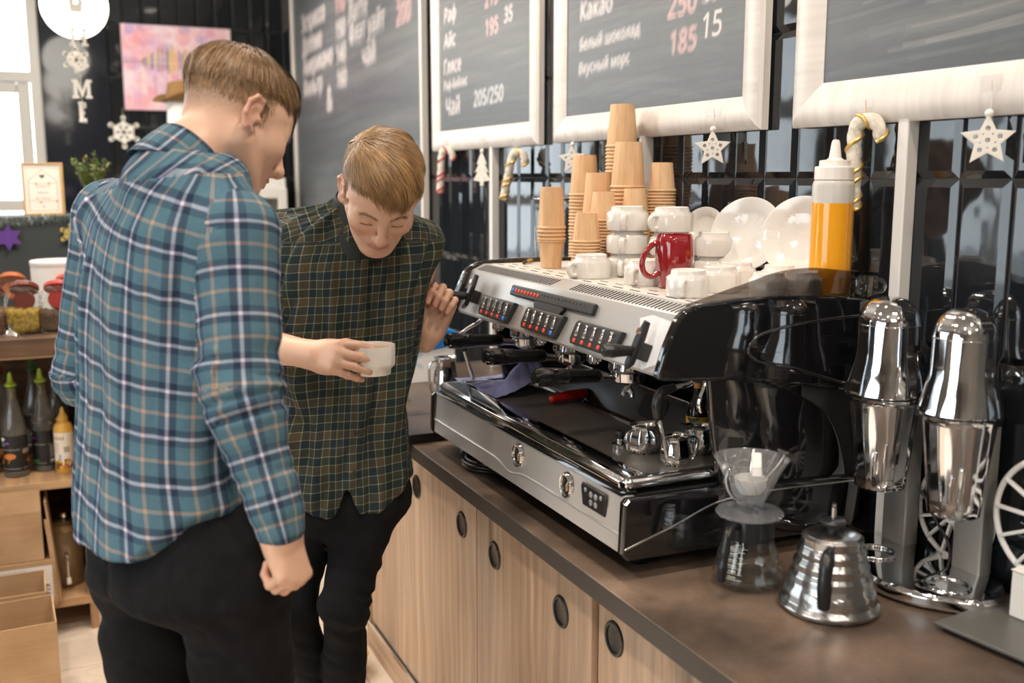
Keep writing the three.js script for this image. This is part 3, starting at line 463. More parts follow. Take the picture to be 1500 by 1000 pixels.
  // oval dials and the switch plate on the front panel
  const dial = (z, y) => {
    const o = part(m, 'pressure_dial', turned([[0, 0.002], [0.017, 0.002], [0.0185, 0.007], [0.021, 0.008], [0.0235, 0.004], [0.024, 0]], 36).rotateZ(Math.PI / 2).scale(1, 1.12, 1).translate(-0.001, y, z), M.chrome, 'oval dial with chrome bezel');
    part(o, 'dial_face', cyl(0.0172, 0.0172, 0, 0.001, 32).rotateZ(Math.PI / 2).scale(1, 1.12, 1).translate(-0.0035, y, z), M.blackPlastic, 'black dial face');
    part(o, 'needle', join([bx(-0.0052, -0.0042, -0.002, 0.013, -0.0009, 0.0009).rotateX(0.7).translate(0, y, z), bx(-0.0052, -0.0042, -0.011, -0.002, -0.0035, -0.0022).translate(0, y, z + 0.004), bx(-0.0052, -0.0042, -0.009, 0.006, 0.006, 0.0072).translate(0, y, z)]), std(lin(0.75, 0.6, 0.3), 0.5), 'pale needle and marks');
  };
  dial(0.044, 0.112); dial(0.27, 0.11);
  { const p = part(m, 'switch_plate', extr([[-0.04, -0.021], [-0.047, 0.014], [-0.043, 0.021], [0.043, 0.021], [0.047, 0.014], [0.042, -0.021]], 0.006, 0.002, 2).rotateY(-Math.PI / 2).translate(-0.0005, 0.115, 0.38), M.blackPlastic, 'black switch plate with four keys');
    for (const [z, y] of [[-0.006, 0.007], [0.012, 0.007], [-0.006, -0.008], [0.012, -0.008], [-0.027, 0.011], [0.031, 0.011]]) part(p, 'key', new THREE.SphereGeometry(z < -0.02 || z > 0.03 ? 0.0045 : 0.0062, 12, 8).scale(0.4, 1, 1).translate(-0.007, 0.115 + y, 0.38 + z), std(lin(0.25, 0.26, 0.27), 0.4)); }
  // power cord coiled below
  solid('power_cord', 'coiled black power cord under the espresso machine', 'cord', tube(Array.from({ length: 26 }, (_, i) => [Math.cos(i * 0.8) * (0.045 + 0.006 * Math.sin(i * 1.7)), 0.006 + i * 0.0011, Math.sin(i * 0.8) * (0.075 + 0.008 * Math.cos(i))]), 0.0042, 160, 8), M.blackPlastic, [0.93, CT, -2.2], 0.5);
}
// ---------- on the cup deck ----------
const DK = CT + 0.4782;
const deckAt = (px, py, x) => atX(px, py, x);
{
  // kraft paper cups, bottoms up
  const kraft = dataTex(256, 256, (u, v) => { const n = tfbm(u, v, 30, 30, 501, 3) * 0.05 + tfbm(u, v, 3, 3, 507, 3) * 0.05; return [0.85 + n, 0.70 + n, 0.54 + n]; });
  const mKraft = std(0xffffff, 0.75, 0, { map: kraft });
  const cupGeo = (rb, rt, h) => turned([[0, h - 0.005], [rb - 0.0015, h - 0.005], [rb - 0.001, h - 0.001], [rb, h], [rb + 0.0006, h - 0.002], [rt - 0.002, 0.006], [rt - 0.001, 0.0058], [rt + 0.0006, 0.004], [rt + 0.0012, 0.002], [rt, 0.0002], [rt - 0.002, 0.0], [rt - 0.003, 0.002], [rb - 0.0022, h - 0.0065], [0, h - 0.0065]], 40, 0.7);
  const big = cupGeo(0.0305, 0.042, 0.108), small = cupGeo(0.0245, 0.0335, 0.068), mid = cupGeo(0.0265, 0.0345, 0.1);
  // [px of the axis, py of the top, x, geometry, cup height, nesting step, words]
  const stacks = [
    [808, 264, 1.115, mid, 0.1, 0.0092, 'the stack standing on an upright cup', 1],
    [857, 227, 1.33, big, 0.108, 0.0092, 'the rear stack behind the upright cup'],
    [877, 253, 1.255, big, 0.108, 0.0092, 'the stack beside the tallest stack'],
    [884, 281, 1.185, small, 0.068, 0.0075, 'the small stack touching the white tower'],
    [859, 311, 1.125, small, 0.068, 0.0075, 'the low stack behind the lone white cup'],
    [912, 153, 1.36, big, 0.108, 0.0092, 'the tallest stack'],
    [921, 208, 1.275, big, 0.108, 0.0092, 'the stack in front of the tallest stack'],
    [931, 276, 1.25, small, 0.068, 0.0075, 'the small stack behind the white tower'],
    [970, 238, 1.335, small, 0.068, 0.0075, 'the small stack nearest the star ornament'],
  ];
  const ORD = ['', 'first', 'second', 'third', 'fourth', 'fifth', 'sixth', 'seventh', 'eighth', 'ninth', 'tenth', 'eleventh', 'twelfth', 'thirteenth', 'fourteenth', 'fifteenth', 'sixteenth', 'seventeenth', 'eighteenth', 'nineteenth'], ord = (n) => n < 20 ? ORD[n] : n === 20 ? 'twentieth' : n < 30 ? 'twenty-' + ORD[n - 20] : n === 30 ? 'thirtieth' : 'thirty-' + ORD[n - 30];
  stacks.forEach(([px, py, x, g, h, step, words, upright], si) => {
    const top = deckAt(px, py, x), n = Math.max(1, Math.round((top.y - DK - h - (upright ? 0.06 : 0)) / step) + 1), r = rng(70 + si);
    let y = DK;
    if (upright) { const m = solid('paper_cup', 'upright kraft paper cup carrying an upturned stack of cups', 'paper cup', small, mKraft, [top.x, DK + 0.068, top.z], 0, 'kraft paper cups on the cup deck'); m.rotation.x = Math.PI; y = DK + 0.0685; }
    const y0 = upright ? y : DK, st = n > 1 ? (top.y - h - y0) / (n - 1) : 0;
    const cnt = upright ? 4 : n;
    for (let i = 0; i < cnt; i++) {
      const last = i === cnt - 1, lab = last ? 'upturned kraft paper cup topping ' + words : 'kraft paper cup ' + ord(cnt - i) + ' from the top of ' + words;
      solid('paper_cup', lab, 'paper cup', g, mKraft, [top.x + (r() - 0.5) * 0.0012, y0 + i * (upright ? 0.0092 : st), top.z + (r() - 0.5) * 0.0012], r() * 6.28, 'kraft paper cups on the cup deck');
    }
  });
  // white stackable cups, upside down: body, foot step, square ear handle
  const wg = (R, h) => turned([[0, h - 0.004], [R * 0.70, h - 0.004], [R * 0.74, h - 0.0005], [R * 0.79, h - 0.0015], [R * 0.815, h * 0.83], [R * 0.83, h * 0.80], [R * 0.985, h * 0.72], [R * 1.005, h * 0.66], [R * 1.01, h * 0.3], [R, 0.003], [R * 0.985, 0], [R * 0.96, 0.0015], [R * 0.955, h * 0.65], [R * 0.78, h * 0.78], [0, h * 0.8]], 48, 0.9);
  const ear = (R, h) => { const s = [[R * 0.98, h * 0.62, 0], [R * 1.2, h * 0.62, 0], [R * 1.36, h * 0.56, 0], [R * 1.4, h * 0.40, 0], [R * 1.34, h * 0.2, 0], [R * 1.18, h * 0.12, 0], [R * 0.98, h * 0.13, 0]]; const g = tube(s, 0.0048, 28, 10); g.scale(1, 1, 1.35); return g; };
  const protos = {};
  const white = (px, py, x, lift, R, h, turn, label) => {
    const p = deckAt(px, py, x), key = R + '_' + h;
    if (!protos[key]) protos[key] = [wg(R, h), ear(R, h)];
    const o = thing('white_cup', label, 'cup', [p.x, DK + lift, p.z], turn, 'white cups on the cup deck');
    part(o, 'cup_body', protos[key][0], M.porcelain); part(o, 'handle', protos[key][1], M.porcelain); return o;
  };
  const A = 2.75;                                             // handle towards the barista side
  white(866, 385, 1.09, 0, 0.044, 0.052, Math.PI + 0.15, 'single upturned white cup in front of the low paper cup stack');
  ['bottom', 'middle', 'top'].forEach((w, i) => white(919, 330, 1.187, i * 0.0515, 0.047, 0.053, A + 1.2 + i * 0.05, 'upturned white cup at the ' + w + ' of the tower touching the small paper cups'));
  ['bottom', 'middle', 'top'].forEach((w, i) => white(984, 330, 1.245, i * 0.0515, 0.047, 0.053, A + 0.75 - i * 0.07, 'upturned white cup at the ' + w + ' of the tower behind the red mug'));
  white(945, 400, 1.125, 0, 0.044, 0.052, A + 0.95, 'upturned white cup whose handle points at the red mug handle');
  white(1008, 415, 1.085, 0, 0.041, 0.05, A + 1.15, 'upturned white cup in front of the red mug');
  white(1053, 418, 1.185, 0, 0.041, 0.05, 0.4, 'upturned white cup beside the tip of the smoked guard');
  white(1078, 380, 1.275, 0.0, 0.041, 0.05, A + 1.3, 'upturned white cup with its handle towards the deck front, below the middle plate');
  white(1046, 360, 1.325, 0, 0.043, 0.052, 1.0, 'upturned white cup under another one, behind the red mug');
  white(1046, 360, 1.325, 0.0505, 0.043, 0.052, 1.3, 'upturned white cup resting on another, beside the middle plate');
  white(1126, 405, 1.215, 0, 0.036, 0.046, 0.5, 'small upturned white cup just inside the smoked guard');
  white(1176, 405, 1.285, 0, 0.036, 0.046, 0.2, 'small upturned white cup touching the squeeze bottle');
  white(1142, 380, 1.33, 0, 0.036, 0.047, A + 1.6, 'small upturned white cup in front of the leaning plates');
  // red mug, upright
  { const p = deckAt(988, 385, 1.14), o = thing('red_mug', 'glossy dark red mug on the cup deck', 'mug', [p.x, DK, p.z], 2.95), mm = std(lin(0.26, 0.012, 0.016), 0.08, 0, { clearcoat: 1, clearcoatRoughness: 0.03 });
    part(o, 'mug_body', turned([[0, 0.006], [0.026, 0.0], [0.030, 0.0], [0.0325, 0.004], [0.0385, 0.05], [0.0395, 0.07], [0.038, 0.094], [0.0345, 0.106], [0.0335, 0.1075], [0.032, 0.106], [0.0355, 0.09], [0.036, 0.05], [0.029, 0.009], [0, 0.009]].map(([r, y]) => [r, y]), 48, 0.9), mm);
    part(o, 'handle', (() => { const g = tube([[0.033, 0.092, 0], [0.046, 0.088, 0], [0.062, 0.072, 0], [0.069, 0.05, 0], [0.064, 0.031, 0], [0.05, 0.023, 0], [0.034, 0.03, 0]], 0.0058, 40, 12); g.scale(1, 1, 1.15); return g; })(), mm); }
  // plates leaning on the wall
  const plateGeo = turned([[0, 0.004], [0.046, 0.004], [0.052, 0.006], [0.058, 0.010], [0.079, 0.016], [0.0815, 0.0175], [0.082, 0.019], [0.0805, 0.0195], [0.06, 0.0135], [0.053, 0.009], [0.047, 0.0065], [0, 0.0062]], 56, 0.5);
  const plate = (px, py, x, s, yaw, lean, label) => { const p = deckAt(px, py, x), o = solid('white_plate', label, 'plate', plateGeo, M.porcelain, [p.x, p.y, p.z], 0, 'white plates leaning on the wall'); o.scale.setScalar(s); o.rotation.set(0, yaw, Math.PI / 2 - lean, 'YZX'); return o; };
  plate(1033, 338, 1.385, 0.66, 0.45, 0.3, 'small white saucer standing on edge behind the white cup tower');
  plate(1097, 346, 1.37, 1.0, 0.5, 0.32, 'white plate standing on edge between saucer and squeeze bottle');
  plate(1176, 348, 1.385, 1.0, 0.5, 0.3, 'white plate standing on edge half behind the squeeze bottle');
  // squeeze bottle with honey
  { const p = deckAt(1219, 320, 1.355), o = thing('squeeze_bottle', 'squeeze bottle filled with amber syrup on the cup deck', 'bottle', [p.x, DK, p.z], 0.6);
    part(o, 'syrup', cyl(0.0392, 0.0392, 0.001, 0.172, 40), std(lin(0.80, 0.34, 0.012), 0.18, 0, { clearcoat: 0.5 }), 'amber syrup');
    part(o, 'bottle_body', turned([[0.0392, 0.172], [0.0392, 0.205], [0.037, 0.212], [0.034, 0.215], [0.0, 0.2155]], 40, 0.5), std(lin(0.74, 0.72, 0.68), 0.35, 0, { transmission: 0.35, thickness: 0 }), 'milky plastic bottle wall');
    part(o, 'cap', turned([[0, 0.2155], [0.0362, 0.2155], [0.0362, 0.238], [0.0345, 0.24], [0.029, 0.24], [0.028, 0.251], [0.016, 0.2525], [0.0115, 0.256], [0.0075, 0.285], [0.0055, 0.289], [0, 0.29]], 40, 0.5), std(lin(0.78, 0.74, 0.68), 0.4), 'cream screw cap with nozzle');
    part(o, 'cap_strap', tube([[0.007, 0.274, 0], [0.013, 0.277, 0], [0.021, 0.268, 0], [0.027, 0.248, 0], [0.028, 0.24, 0]], 0.0017, 20, 8), std(lin(0.78, 0.74, 0.68), 0.4)); }
  // glass mug beside it
  { const p = deckAt(1262, 412, 1.385), o = thing('glass_mug', 'small clear glass mug with handle behind the squeeze bottle', 'mug', [p.x, DK, p.z], -0.7);
    part(o, 'mug_body', turned([[0, 0.0], [0.02, 0], [0.022, 0.003], [0.024, 0.034], [0.0232, 0.036], [0.0222, 0.034], [0.0205, 0.006], [0, 0.006]], 32, 0.6), M.glass); part(o, 'handle', tube([[0.022, 0.03, 0], [0.034, 0.031, 0], [0.042, 0.022, 0], [0.038, 0.01, 0], [0.023, 0.007, 0]], 0.0032, 24, 10), M.solidGlass); }
  { const p = atY(771, 386, DK), o = thing('pastry_brush', 'small brush with amber handle and black ferrule on the cup deck', 'brush', [p.x, DK + 0.005, p.z], 0.9);
    part(o, 'handle', limb([[0.0, 0, 0, 0.003], [0.03, 0, 0, 0.0048], [0.06, 0, 0, 0.004]], 10, 10), std(lin(0.6, 0.33, 0.06), 0.3)); part(o, 'ferrule', limb([[-0.03, -0.001, 0, 0.0035], [-0.018, 0, 0, 0.0045], [-0.001, 0, 0, 0.004]], 10, 8), M.blackPlastic); }
  // glass blender jar standing behind the machine on the raised worktop
  { const o = thing('blender', 'glass blender jar on a black base behind the cup deck', 'blender', [1.36, 0.895, -2.72]);
    part(o, 'motor_base', turned([[0, 0], [0.075, 0], [0.08, 0.01], [0.07, 0.16], [0.055, 0.2], [0, 0.2]], 32, 0.5), M.blackPlastic, 'black motor base');
    part(o, 'jar', turned([[0.045, 0.2], [0.05, 0.22], [0.048, 0.28], [0.058, 0.42], [0.066, 0.6], [0.068, 0.61], [0.065, 0.612], [0.056, 0.42], [0.046, 0.28], [0.046, 0.22], [0, 0.21]], 36, 0.5), M.glass, 'clear glass jar'); part(o, 'rim', tube(Array.from({ length: 24 }, (_, i) => [Math.cos(i / 24 * 6.2832) * 0.067, 0.61, Math.sin(i / 24 * 6.2832) * 0.067]), 0.003, 60, 8, true), M.steel, 'steel rim'); }
}
// ---------- on the drip tray ----------
const TR = CT + 0.1668;
const jugGeo = (R, h) => turned([[0, 0], [R * 0.78, 0], [R * 0.95, h * 0.12], [R, h * 0.35], [R * 0.93, h * 0.62], [R * 0.8, h * 0.82], [R * 0.84, h * 0.97], [R * 0.88, h], [R * 0.84, h * 0.99], [R * 0.76, h * 0.82], [R * 0.88, h * 0.62], [R * 0.95, h * 0.35], [R * 0.74, h * 0.05], [0, h * 0.04]], 40, 1.2);
function spouted(g, R, h) { const p = g.attributes.position; for (let i = 0; i < p.count; i++) { const y = p.getY(i), x = p.getX(i), z = p.getZ(i), a = Math.atan2(z, x); const k = smooth(h * 0.72, h, y) * Math.exp(-Math.pow(a / 0.32, 2)); if (Math.hypot(x, z) > R * 0.5) { p.setX(i, x + k * R * 0.42); p.setY(i, y + k * h * 0.03); } } g.computeVertexNormals(); return toCreasedNormals(g, 1.2); }
function smallJug(px, py, turn, label, y = TR, R = 0.029, h = 0.056) {
  const p = atY(px, py, y), d = V(p.x, 0, p.z).normalize(), o = thing('milk_jug', label, 'jug', [p.x + d.x * R * 0.9, y, p.z + d.z * R * 0.9], turn);
  part(o, 'jug_body', spouted(jugGeo(R, h), R, h), M.chrome); part(o, 'handle', (() => { const g = tube([[-R * 0.86, h * 0.86, 0], [-R * 1.4, h * 0.86, 0], [-R * 1.75, h * 0.72, 0], [-R * 1.6, h * 0.3, 0], [-R * 1.3, h * 0.08, 0]], 0.0022, 24, 8); g.scale(1, 1, 1.8); return g; })(), M.chrome); return o;
}
smallJug(941, 667, 0.35, 'small round steel milk jug on the drip grid, handle towards the groups');
smallJug(989, 685, 3.2, 'small round steel milk jug under the steam wand tip');
smallJug(1022, 668, 2.6, 'small round steel milk jug beside the black side cover');
{
  const p = atY(908, 655, TR), o = thing('tamper', 'small black and steel tamper lying on the drip grid', 'tamper', [p.x, TR, p.z], 0.8);
  part(o, 'tamper_base', turned([[0, 0], [0.016, 0], [0.0165, 0.008], [0.006, 0.011], [0.005, 0.018], [0, 0.018]], 24), M.chrome); part(o, 'tamper_knob', turned([[0, 0.017], [0.007, 0.018], [0.011, 0.026], [0.009, 0.034], [0, 0.036]], 24, 1), M.blackPlastic);
  const q = atY(1005, 655, TR), b = thing('dark_bottle', 'small dark bottle with a yellow label beside the steam wand', 'bottle', [q.x + 0.035, TR, q.z - 0.015]);
  part(b, 'bottle_body', turned([[0, 0], [0.02, 0], [0.022, 0.004], [0.022, 0.07], [0.018, 0.085], [0.009, 0.1], [0.008, 0.115], [0, 0.115]], 28, 0.6), std(lin(0.02, 0.012, 0.006), 0.08)); part(b, 'label', turned([[0.0224, 0.012], [0.0226, 0.013], [0.0226, 0.058], [0.0224, 0.059]], 28), std(0xffffff, 0.5, 0, { map: canvasTex(256, 128, (c, w, h) => { c.fillStyle = '#e0b010'; c.fillRect(0, 0, w, h); c.strokeStyle = '#2a2208'; c.lineWidth = 9; for (let k = 0; k < 3; k++) for (let i = 0; i < 3; i++) { c.beginPath(); c.arc(45 + i * 84, 10 + k * 34, 38, 0.3, 2.84); c.stroke(); } }) }), 'yellow printed label'); part(b, 'cap', cyl(0.009, 0.009, 0.1155, 0.126, 20), std(lin(0.5, 0.2, 0.03), 0.4));
  // red handled cleaning brush on the splash step
  const rb = thing('cleaning_brush', 'red handled cleaning brush lying behind the portafilters', 'brush', [1.13, TR + 0.004, -2.13], 0.25);
  part(rb, 'handle', limb([[-0.09, 0.012, 0, 0.008], [-0.04, 0.014, 0, 0.0125], [0.02, 0.013, 0, 0.012]], 14, 16), std(lin(0.42, 0.012, 0.012), 0.25)); part(rb, 'bristle_head', bx(0.02, 0.06, 0.001, 0.022, -0.012, 0.012, 0.003), M.blackMatte);
  // bluish cleaning cloth: flat on the tray with one gathered peak
  const N = 56, K = 36, pos = [], uv = [], idx = [];
  for (let i = 0; i <= N; i++) for (let j = 0; j <= K; j++) {
    const u = i / N, v = j / K, z = -0.02 + u * 0.25 + 0.02 * noise3(v * 3, 5, 1), x = -0.07 + v * 0.15 + 0.018 * noise3(u * 4, 2, 7);
    const pk = Math.exp(-Math.pow((u - 0.86) / 0.15, 2)) * smooth(0.0, 0.7, v), f = Math.abs(noise3(u * 6 + v * 2, v * 3.5, 4)) * 0.02 + Math.abs(noise3(u * 13, v * 9, 9)) * 0.007;
    pos.push(x, 0.0015 + f * (0.35 + pk) + pk * 0.062, z - pk * 0.02); uv.push(u, v);
  }
  for (let i = 0; i < N; i++) for (let j = 0; j < K; j++) { const a = i * (K + 1) + j, c = a + K + 1; idx.push(a, a + 1, c, a + 1, c + 1, c); }
  const g = new THREE.BufferGeometry(); g.setAttribute('position', new THREE.Float32BufferAttribute(pos, 3)); g.setAttribute('uv', new THREE.Float32BufferAttribute(uv, 2)); g.setIndex(idx); g.computeVertexNormals();
  solid('cleaning_cloth', 'crumpled lilac blue cleaning cloth on the drip tray', 'cloth', g, std(lin(0.22, 0.23, 0.42), 0.9, 0, { side: THREE.DoubleSide, sheen: 0.3 }), [1.03, TR + 0.002, -2.44]);
}
// ---------- far end of the worktop ----------
{
  const y = 0.895;
  const o = thing('steel_pitcher', 'steel milk pitcher with angular handle on the raised worktop', 'jug', [1.105, y, -2.985], 0.55), R = 0.039, h = 0.112;
  part(o, 'pitcher_body', spouted(turned([[0, 0], [R, 0], [R * 1.06, 0.004], [R * 1.06, h * 0.3], [R * 0.92, h * 0.55], [R * 0.82, h * 0.9], [R * 0.9, h], [R * 0.86, h], [R * 0.78, h * 0.9], [R * 0.88, h * 0.55], [R, h * 0.3], [R * 0.95, 0.006], [0, 0.006]], 44, 0.8), R * 0.9, h), M.chrome);
  part(o, 'handle', (() => { const g = tube([[-R * 0.8, h * 0.82, 0], [-R * 1.2, h * 0.95, 0], [-R * 1.95, h * 0.9, 0], [-R * 2.05, h * 0.6, 0], [-R * 1.8, h * 0.12, 0], [-R * 1.45, h * 0.02, 0]], 0.0026, 40, 8); g.scale(1, 1, 1.6); return g; })(), M.steel);
  const b = thing('cream_bottle', 'small cream white bottle on the raised worktop next to the shirt', 'bottle', [0.945, y, -2.93]);
  part(b, 'bottle_body', turned([[0, 0], [0.02, 0], [0.021, 0.003], [0.021, 0.055], [0.014, 0.085], [0.0125, 0.1], [0, 0.1]], 28, 0.6), std(lin(0.72, 0.68, 0.6), 0.35)); part(b, 'rim', turned([[0.0, 0.1], [0.014, 0.1], [0.0145, 0.106], [0.0125, 0.108], [0, 0.108]], 24), std(lin(0.6, 0.58, 0.52), 0.4));
  const x0 = 0.96, x1 = 1.205, z = -3.16, bxg = thing('snowflake_carton', 'white and blue carton with pale snowflake print on the raised worktop', 'carton', [(x0 + x1) / 2, y, z]);
  const W = (x1 - x0) / 2, flake = canvasTex(512, 256, (c, w, h) => { c.fillStyle = '#eeeae6'; c.fillRect(0, 0, w, h); c.strokeStyle = '#9cc6dc'; const fl = (x, y2, r) => { for (let k = 0; k < 6; k++) { c.save(); c.translate(x, y2); c.rotate(k * Math.PI / 3); c.lineWidth = r / 9; c.setLineDash([r / 12, r / 12]); c.beginPath(); c.moveTo(0, 0); c.lineTo(0, -r); for (const q of [0.35, 0.6, 0.82]) { c.moveTo(0, -r * q); c.lineTo(r * 0.28 * (1.2 - q), -r * (q + 0.2)); c.moveTo(0, -r * q); c.lineTo(-r * 0.28 * (1.2 - q), -r * (q + 0.2)); } c.stroke(); c.restore(); } }; fl(190, 110, 95); fl(400, 190, 60); fl(40, 230, 50); });
  part(bxg, 'carton_body', bx(-W, W, 0, 0.13, -0.16, 0, 0.002), std(lin(0.8, 0.79, 0.77), 0.6));
  const pr = part(bxg, 'snowflake_print', new THREE.PlaneGeometry(2 * W - 0.004, 0.126), std(0xffffff, 0.6, 0, { map: flake })); pr.position.set(0, 0.065, 0.0006);
  part(bxg, 'blue_lid', extr([[-W - 0.006, 0.085], [W + 0.006, 0.118], [W + 0.006, 0.165], [W * 0.2, 0.19], [-W - 0.006, 0.195]], 0.17, 0.004, 2).translate(0, 0, -0.165), std(lin(0.012, 0.19, 0.55), 0.45), 'bright blue lid');
}
// ---------- right end of the worktop: carafe, kettle, drink mixer ----------
{
  const cx = 1.07, cz = -1.385, o = thing('glass_carafe', 'glass coffee carafe with black ribbed handle and white markings', 'carafe', [cx, CT, cz], 0);
  part(o, 'carafe_body', turned([[0, 0.002], [0.052, 0.0005], [0.061, 0.006], [0.063, 0.016], [0.055, 0.045], [0.0435, 0.08], [0.0375, 0.1], [0.0385, 0.118], [0.0405, 0.124], [0.0385, 0.124], [0.036, 0.1], [0.042, 0.08], [0.0533, 0.045], [0.0612, 0.016], [0.059, 0.0075], [0.05, 0.0035], [0, 0.0035]], 56, 1.0), M.glass, 'clear glass body');
  part(o, 'neck_band', turned([[0.0412, 0.084], [0.0438, 0.086], [0.0432, 0.118], [0.0415, 0.122]], 48), M.blackPlastic, 'black neck band');
  const th = 3.35, hd = V(Math.cos(th), 0, Math.sin(-th)); const hp = (r, y) => [hd.x * r, y, -hd.z * r];
  const hx = (r, y) => [Math.cos(2.7) * r, y, Math.sin(2.7) * r];
  part(o, 'handle', limb([[...hx(0.04, 0.112), 0.0075], [...hx(0.062, 0.116), 0.008], [...hx(0.076, 0.104), 0.0085], [...hx(0.08, 0.09), 0.0075], [...hx(0.083, 0.078), 0.0088], [...hx(0.086, 0.064), 0.0074], [...hx(0.089, 0.052), 0.0086], [...hx(0.091, 0.04), 0.0072], [...hx(0.092, 0.03), 0.007]], 12, 48), M.blackPlastic, 'black finger-ribbed handle');
  const mk = canvasTex(512, 256, (c, w, h) => { c.clearRect(0, 0, w, h); c.fillStyle = c.strokeStyle = '#e8e6e0'; c.font = '20px sans-serif'; c.lineWidth = 3; for (let i = 0; i < 6; i++) { const y = 225 - i * 36; c.fillRect(300, y, 52, 3); c.fillText(String(100 + i * 100), 304, y - 6); } for (const [a, b, l, t] of [[130, 128, 54, 16], [118, 152, 78, 6], [110, 166, 94, 6], [124, 180, 66, 6], [116, 194, 82, 6]]) c.fillRect(a, b, l, t); });
  const mg = new THREE.CylinderGeometry(0.0445, 0.0605, 0.066, 48, 1, true, 0, Math.PI * 2); mg.translate(0, 0.048, 0); 
  part(o, 'printed_scale', mg, std(0xffffff, 0.6, 0, { map: mk, transparent: true, alphaTest: 0.3, side: THREE.FrontSide }), 'white printed scale').rotation.y = 1.15;
  // dripper standing on the carafe
  const d = thing('coffee_dripper', 'clear plastic cone dripper standing on the glass carafe', 'dripper', [cx, CT + 0.1245, cz]);
  const clearP = std(lin(0.93, 0.94, 0.95), 0.05, 0, { transmission: 0.92, thickness: 0, side: THREE.DoubleSide });
  part(d, 'flange', turned([[0.016, 0.004], [0.05, 0.001], [0.057, 0.0], [0.0585, 0.003], [0.056, 0.006], [0.04, 0.007], [0.022, 0.010], [0.018, 0.012]], 48, 0.7), std(lin(0.8, 0.82, 0.85), 0.05, 0, { transmission: 0.9, thickness: 0, side: THREE.DoubleSide }), 'clear round flange');
  part(d, 'cone', turned([[0.018, 0.012], [0.022, 0.02], [0.04, 0.055], [0.062, 0.097], [0.064, 0.1], [0.0615, 0.1], [0.038, 0.055], [0.0195, 0.02]], 56, 0.6), clearP, 'clear ribbed cone');
  { const ribs = []; for (let k = 0; k < 12; k++) { const a = k / 12 * 6.2832, p = []; for (let i = 0; i <= 8; i++) { const t = i / 8, r = lerp(0.0205, 0.0605, t), b = a + t * 0.9; p.push([Math.cos(b) * r, 0.016 + t * 0.081, Math.sin(b) * r]); } ribs.push(tube(p, 0.0012, 16, 6)); } part(d, 'spiral_ribs', join(ribs), clearP); }
  part(d, 'handle', tube([[...hx(0.058, 0.092)], [...hx(0.076, 0.094)], [...hx(0.084, 0.08)], [...hx(0.074, 0.058)], [...hx(0.056, 0.042)], [...hx(0.04, 0.034)]], 0.0045, 40, 10), M.solidGlass, 'clear loop handle');
  const s = thing('measuring_scoop', 'white plastic scoop lying in the clear dripper', 'scoop', [cx, CT + 0.155, cz], 0);
  part(s, 'scoop_bowl', turned([[0, 0.002], [0.02, 0.004], [0.026, 0.014], [0.028, 0.03], [0.0265, 0.03], [0.024, 0.015], [0.018, 0.007], [0, 0.006]], 32, 0.7).translate(0, 0.004, 0), M.white); part(s, 'scoop_handle', (() => { const g = bx(-0.009, 0.009, -0.003, 0.003, -0.05, 0, 0.003); g.rotateX(0.75); g.rotateY(-0.6); g.translate(0.008, 0.034, 0.006); return g; })(), M.white);
  const t = thing('milk_frother', 'small steel whisk with flat round head sticking out of the dripper', 'whisk', [cx + 0.03, CT + 0.188, cz + 0.012]);
  part(t, 'shaft', limb([[-0.02, -0.012, 0, 0.003], [0.016, 0.02, 0, 0.0032], [0.03, 0.036, 0, 0.002]], 10, 10), M.steel); part(t, 'round_head', turned([[0, 0], [0.013, 0.0005], [0.0165, 0.003], [0.013, 0.006], [0, 0.007]], 28, 0.8).rotateZ(-0.5).translate(0.033, 0.037, 0), M.steel);
}
{
  const o = thing('gooseneck_kettle', 'ribbed steel pour-over kettle with black knob lid', 'kettle', [1.128, CT, -1.243], 0);
  const pr = [[0, 0.001], [0.072, 0.0], [0.079, 0.003], [0.0815, 0.008], [0.0808, 0.012]]; for (let i = 0; i <= 40; i++) { const t = i / 40, y = 0.013 + t * 0.109; pr.push([lerp(0.0785, 0.0475, Math.pow(t, 0.92)) + 0.0016 * Math.cos(t * 5 * 6.2832), y]); } pr.push([0.045, 0.1245], [0.043, 0.1255]);
  part(o, 'kettle_body', turned(pr, 64, 0.8), M.brushed, 'ribbed brushed steel body');
  const l = part(o, 'lid', turned([[0, 0.1315], [0.02, 0.1305], [0.036, 0.1285], [0.0425, 0.1265], [0.0435, 0.1245], [0, 0.1245]], 48, 0.6), M.brushed); part(l, 'lid_knob', turned([[0, 0.131], [0.008, 0.131], [0.009, 0.137], [0.019, 0.1425], [0.0215, 0.147], [0.0195, 0.1505], [0.012, 0.1525], [0, 0.153]], 36, 0.8), M.blackPlastic, 'black disc knob'); part(l, 'knob_screw', cyl(0.0036, 0.0034, 0.152, 0.171, 16), M.chrome);
  const f = V(-1.128, 0, 1.243).normalize(), P = (r, y, q = 0) => [f.x * r - f.z * q, y, f.z * r + f.x * q];
  part(o, 'handle', (() => { const g = limb([[...P(0.046, 0.112, 0.002), 0.006], [...P(0.07, 0.116, 0.004), 0.0095], [...P(0.092, 0.11, 0.006), 0.0115], [...P(0.098, 0.09, 0.008), 0.0105], [...P(0.1, 0.07, 0.008), 0.0115], [...P(0.1, 0.05, 0.008), 0.0105], [...P(0.098, 0.038, 0.008), 0.0095]], 16, 48); return g; })(), M.blackPlastic, 'black moulded handle');
  part(o, 'spout', limb([[...P(-0.07, 0.02), 0.011], [...P(-0.1, 0.03), 0.008], [...P(-0.112, 0.07), 0.006], [...P(-0.118, 0.11), 0.005], [...P(-0.14, 0.13), 0.0045], [...P(-0.155, 0.128), 0.0045]], 12, 36), M.brushed, 'thin curved spout');
}
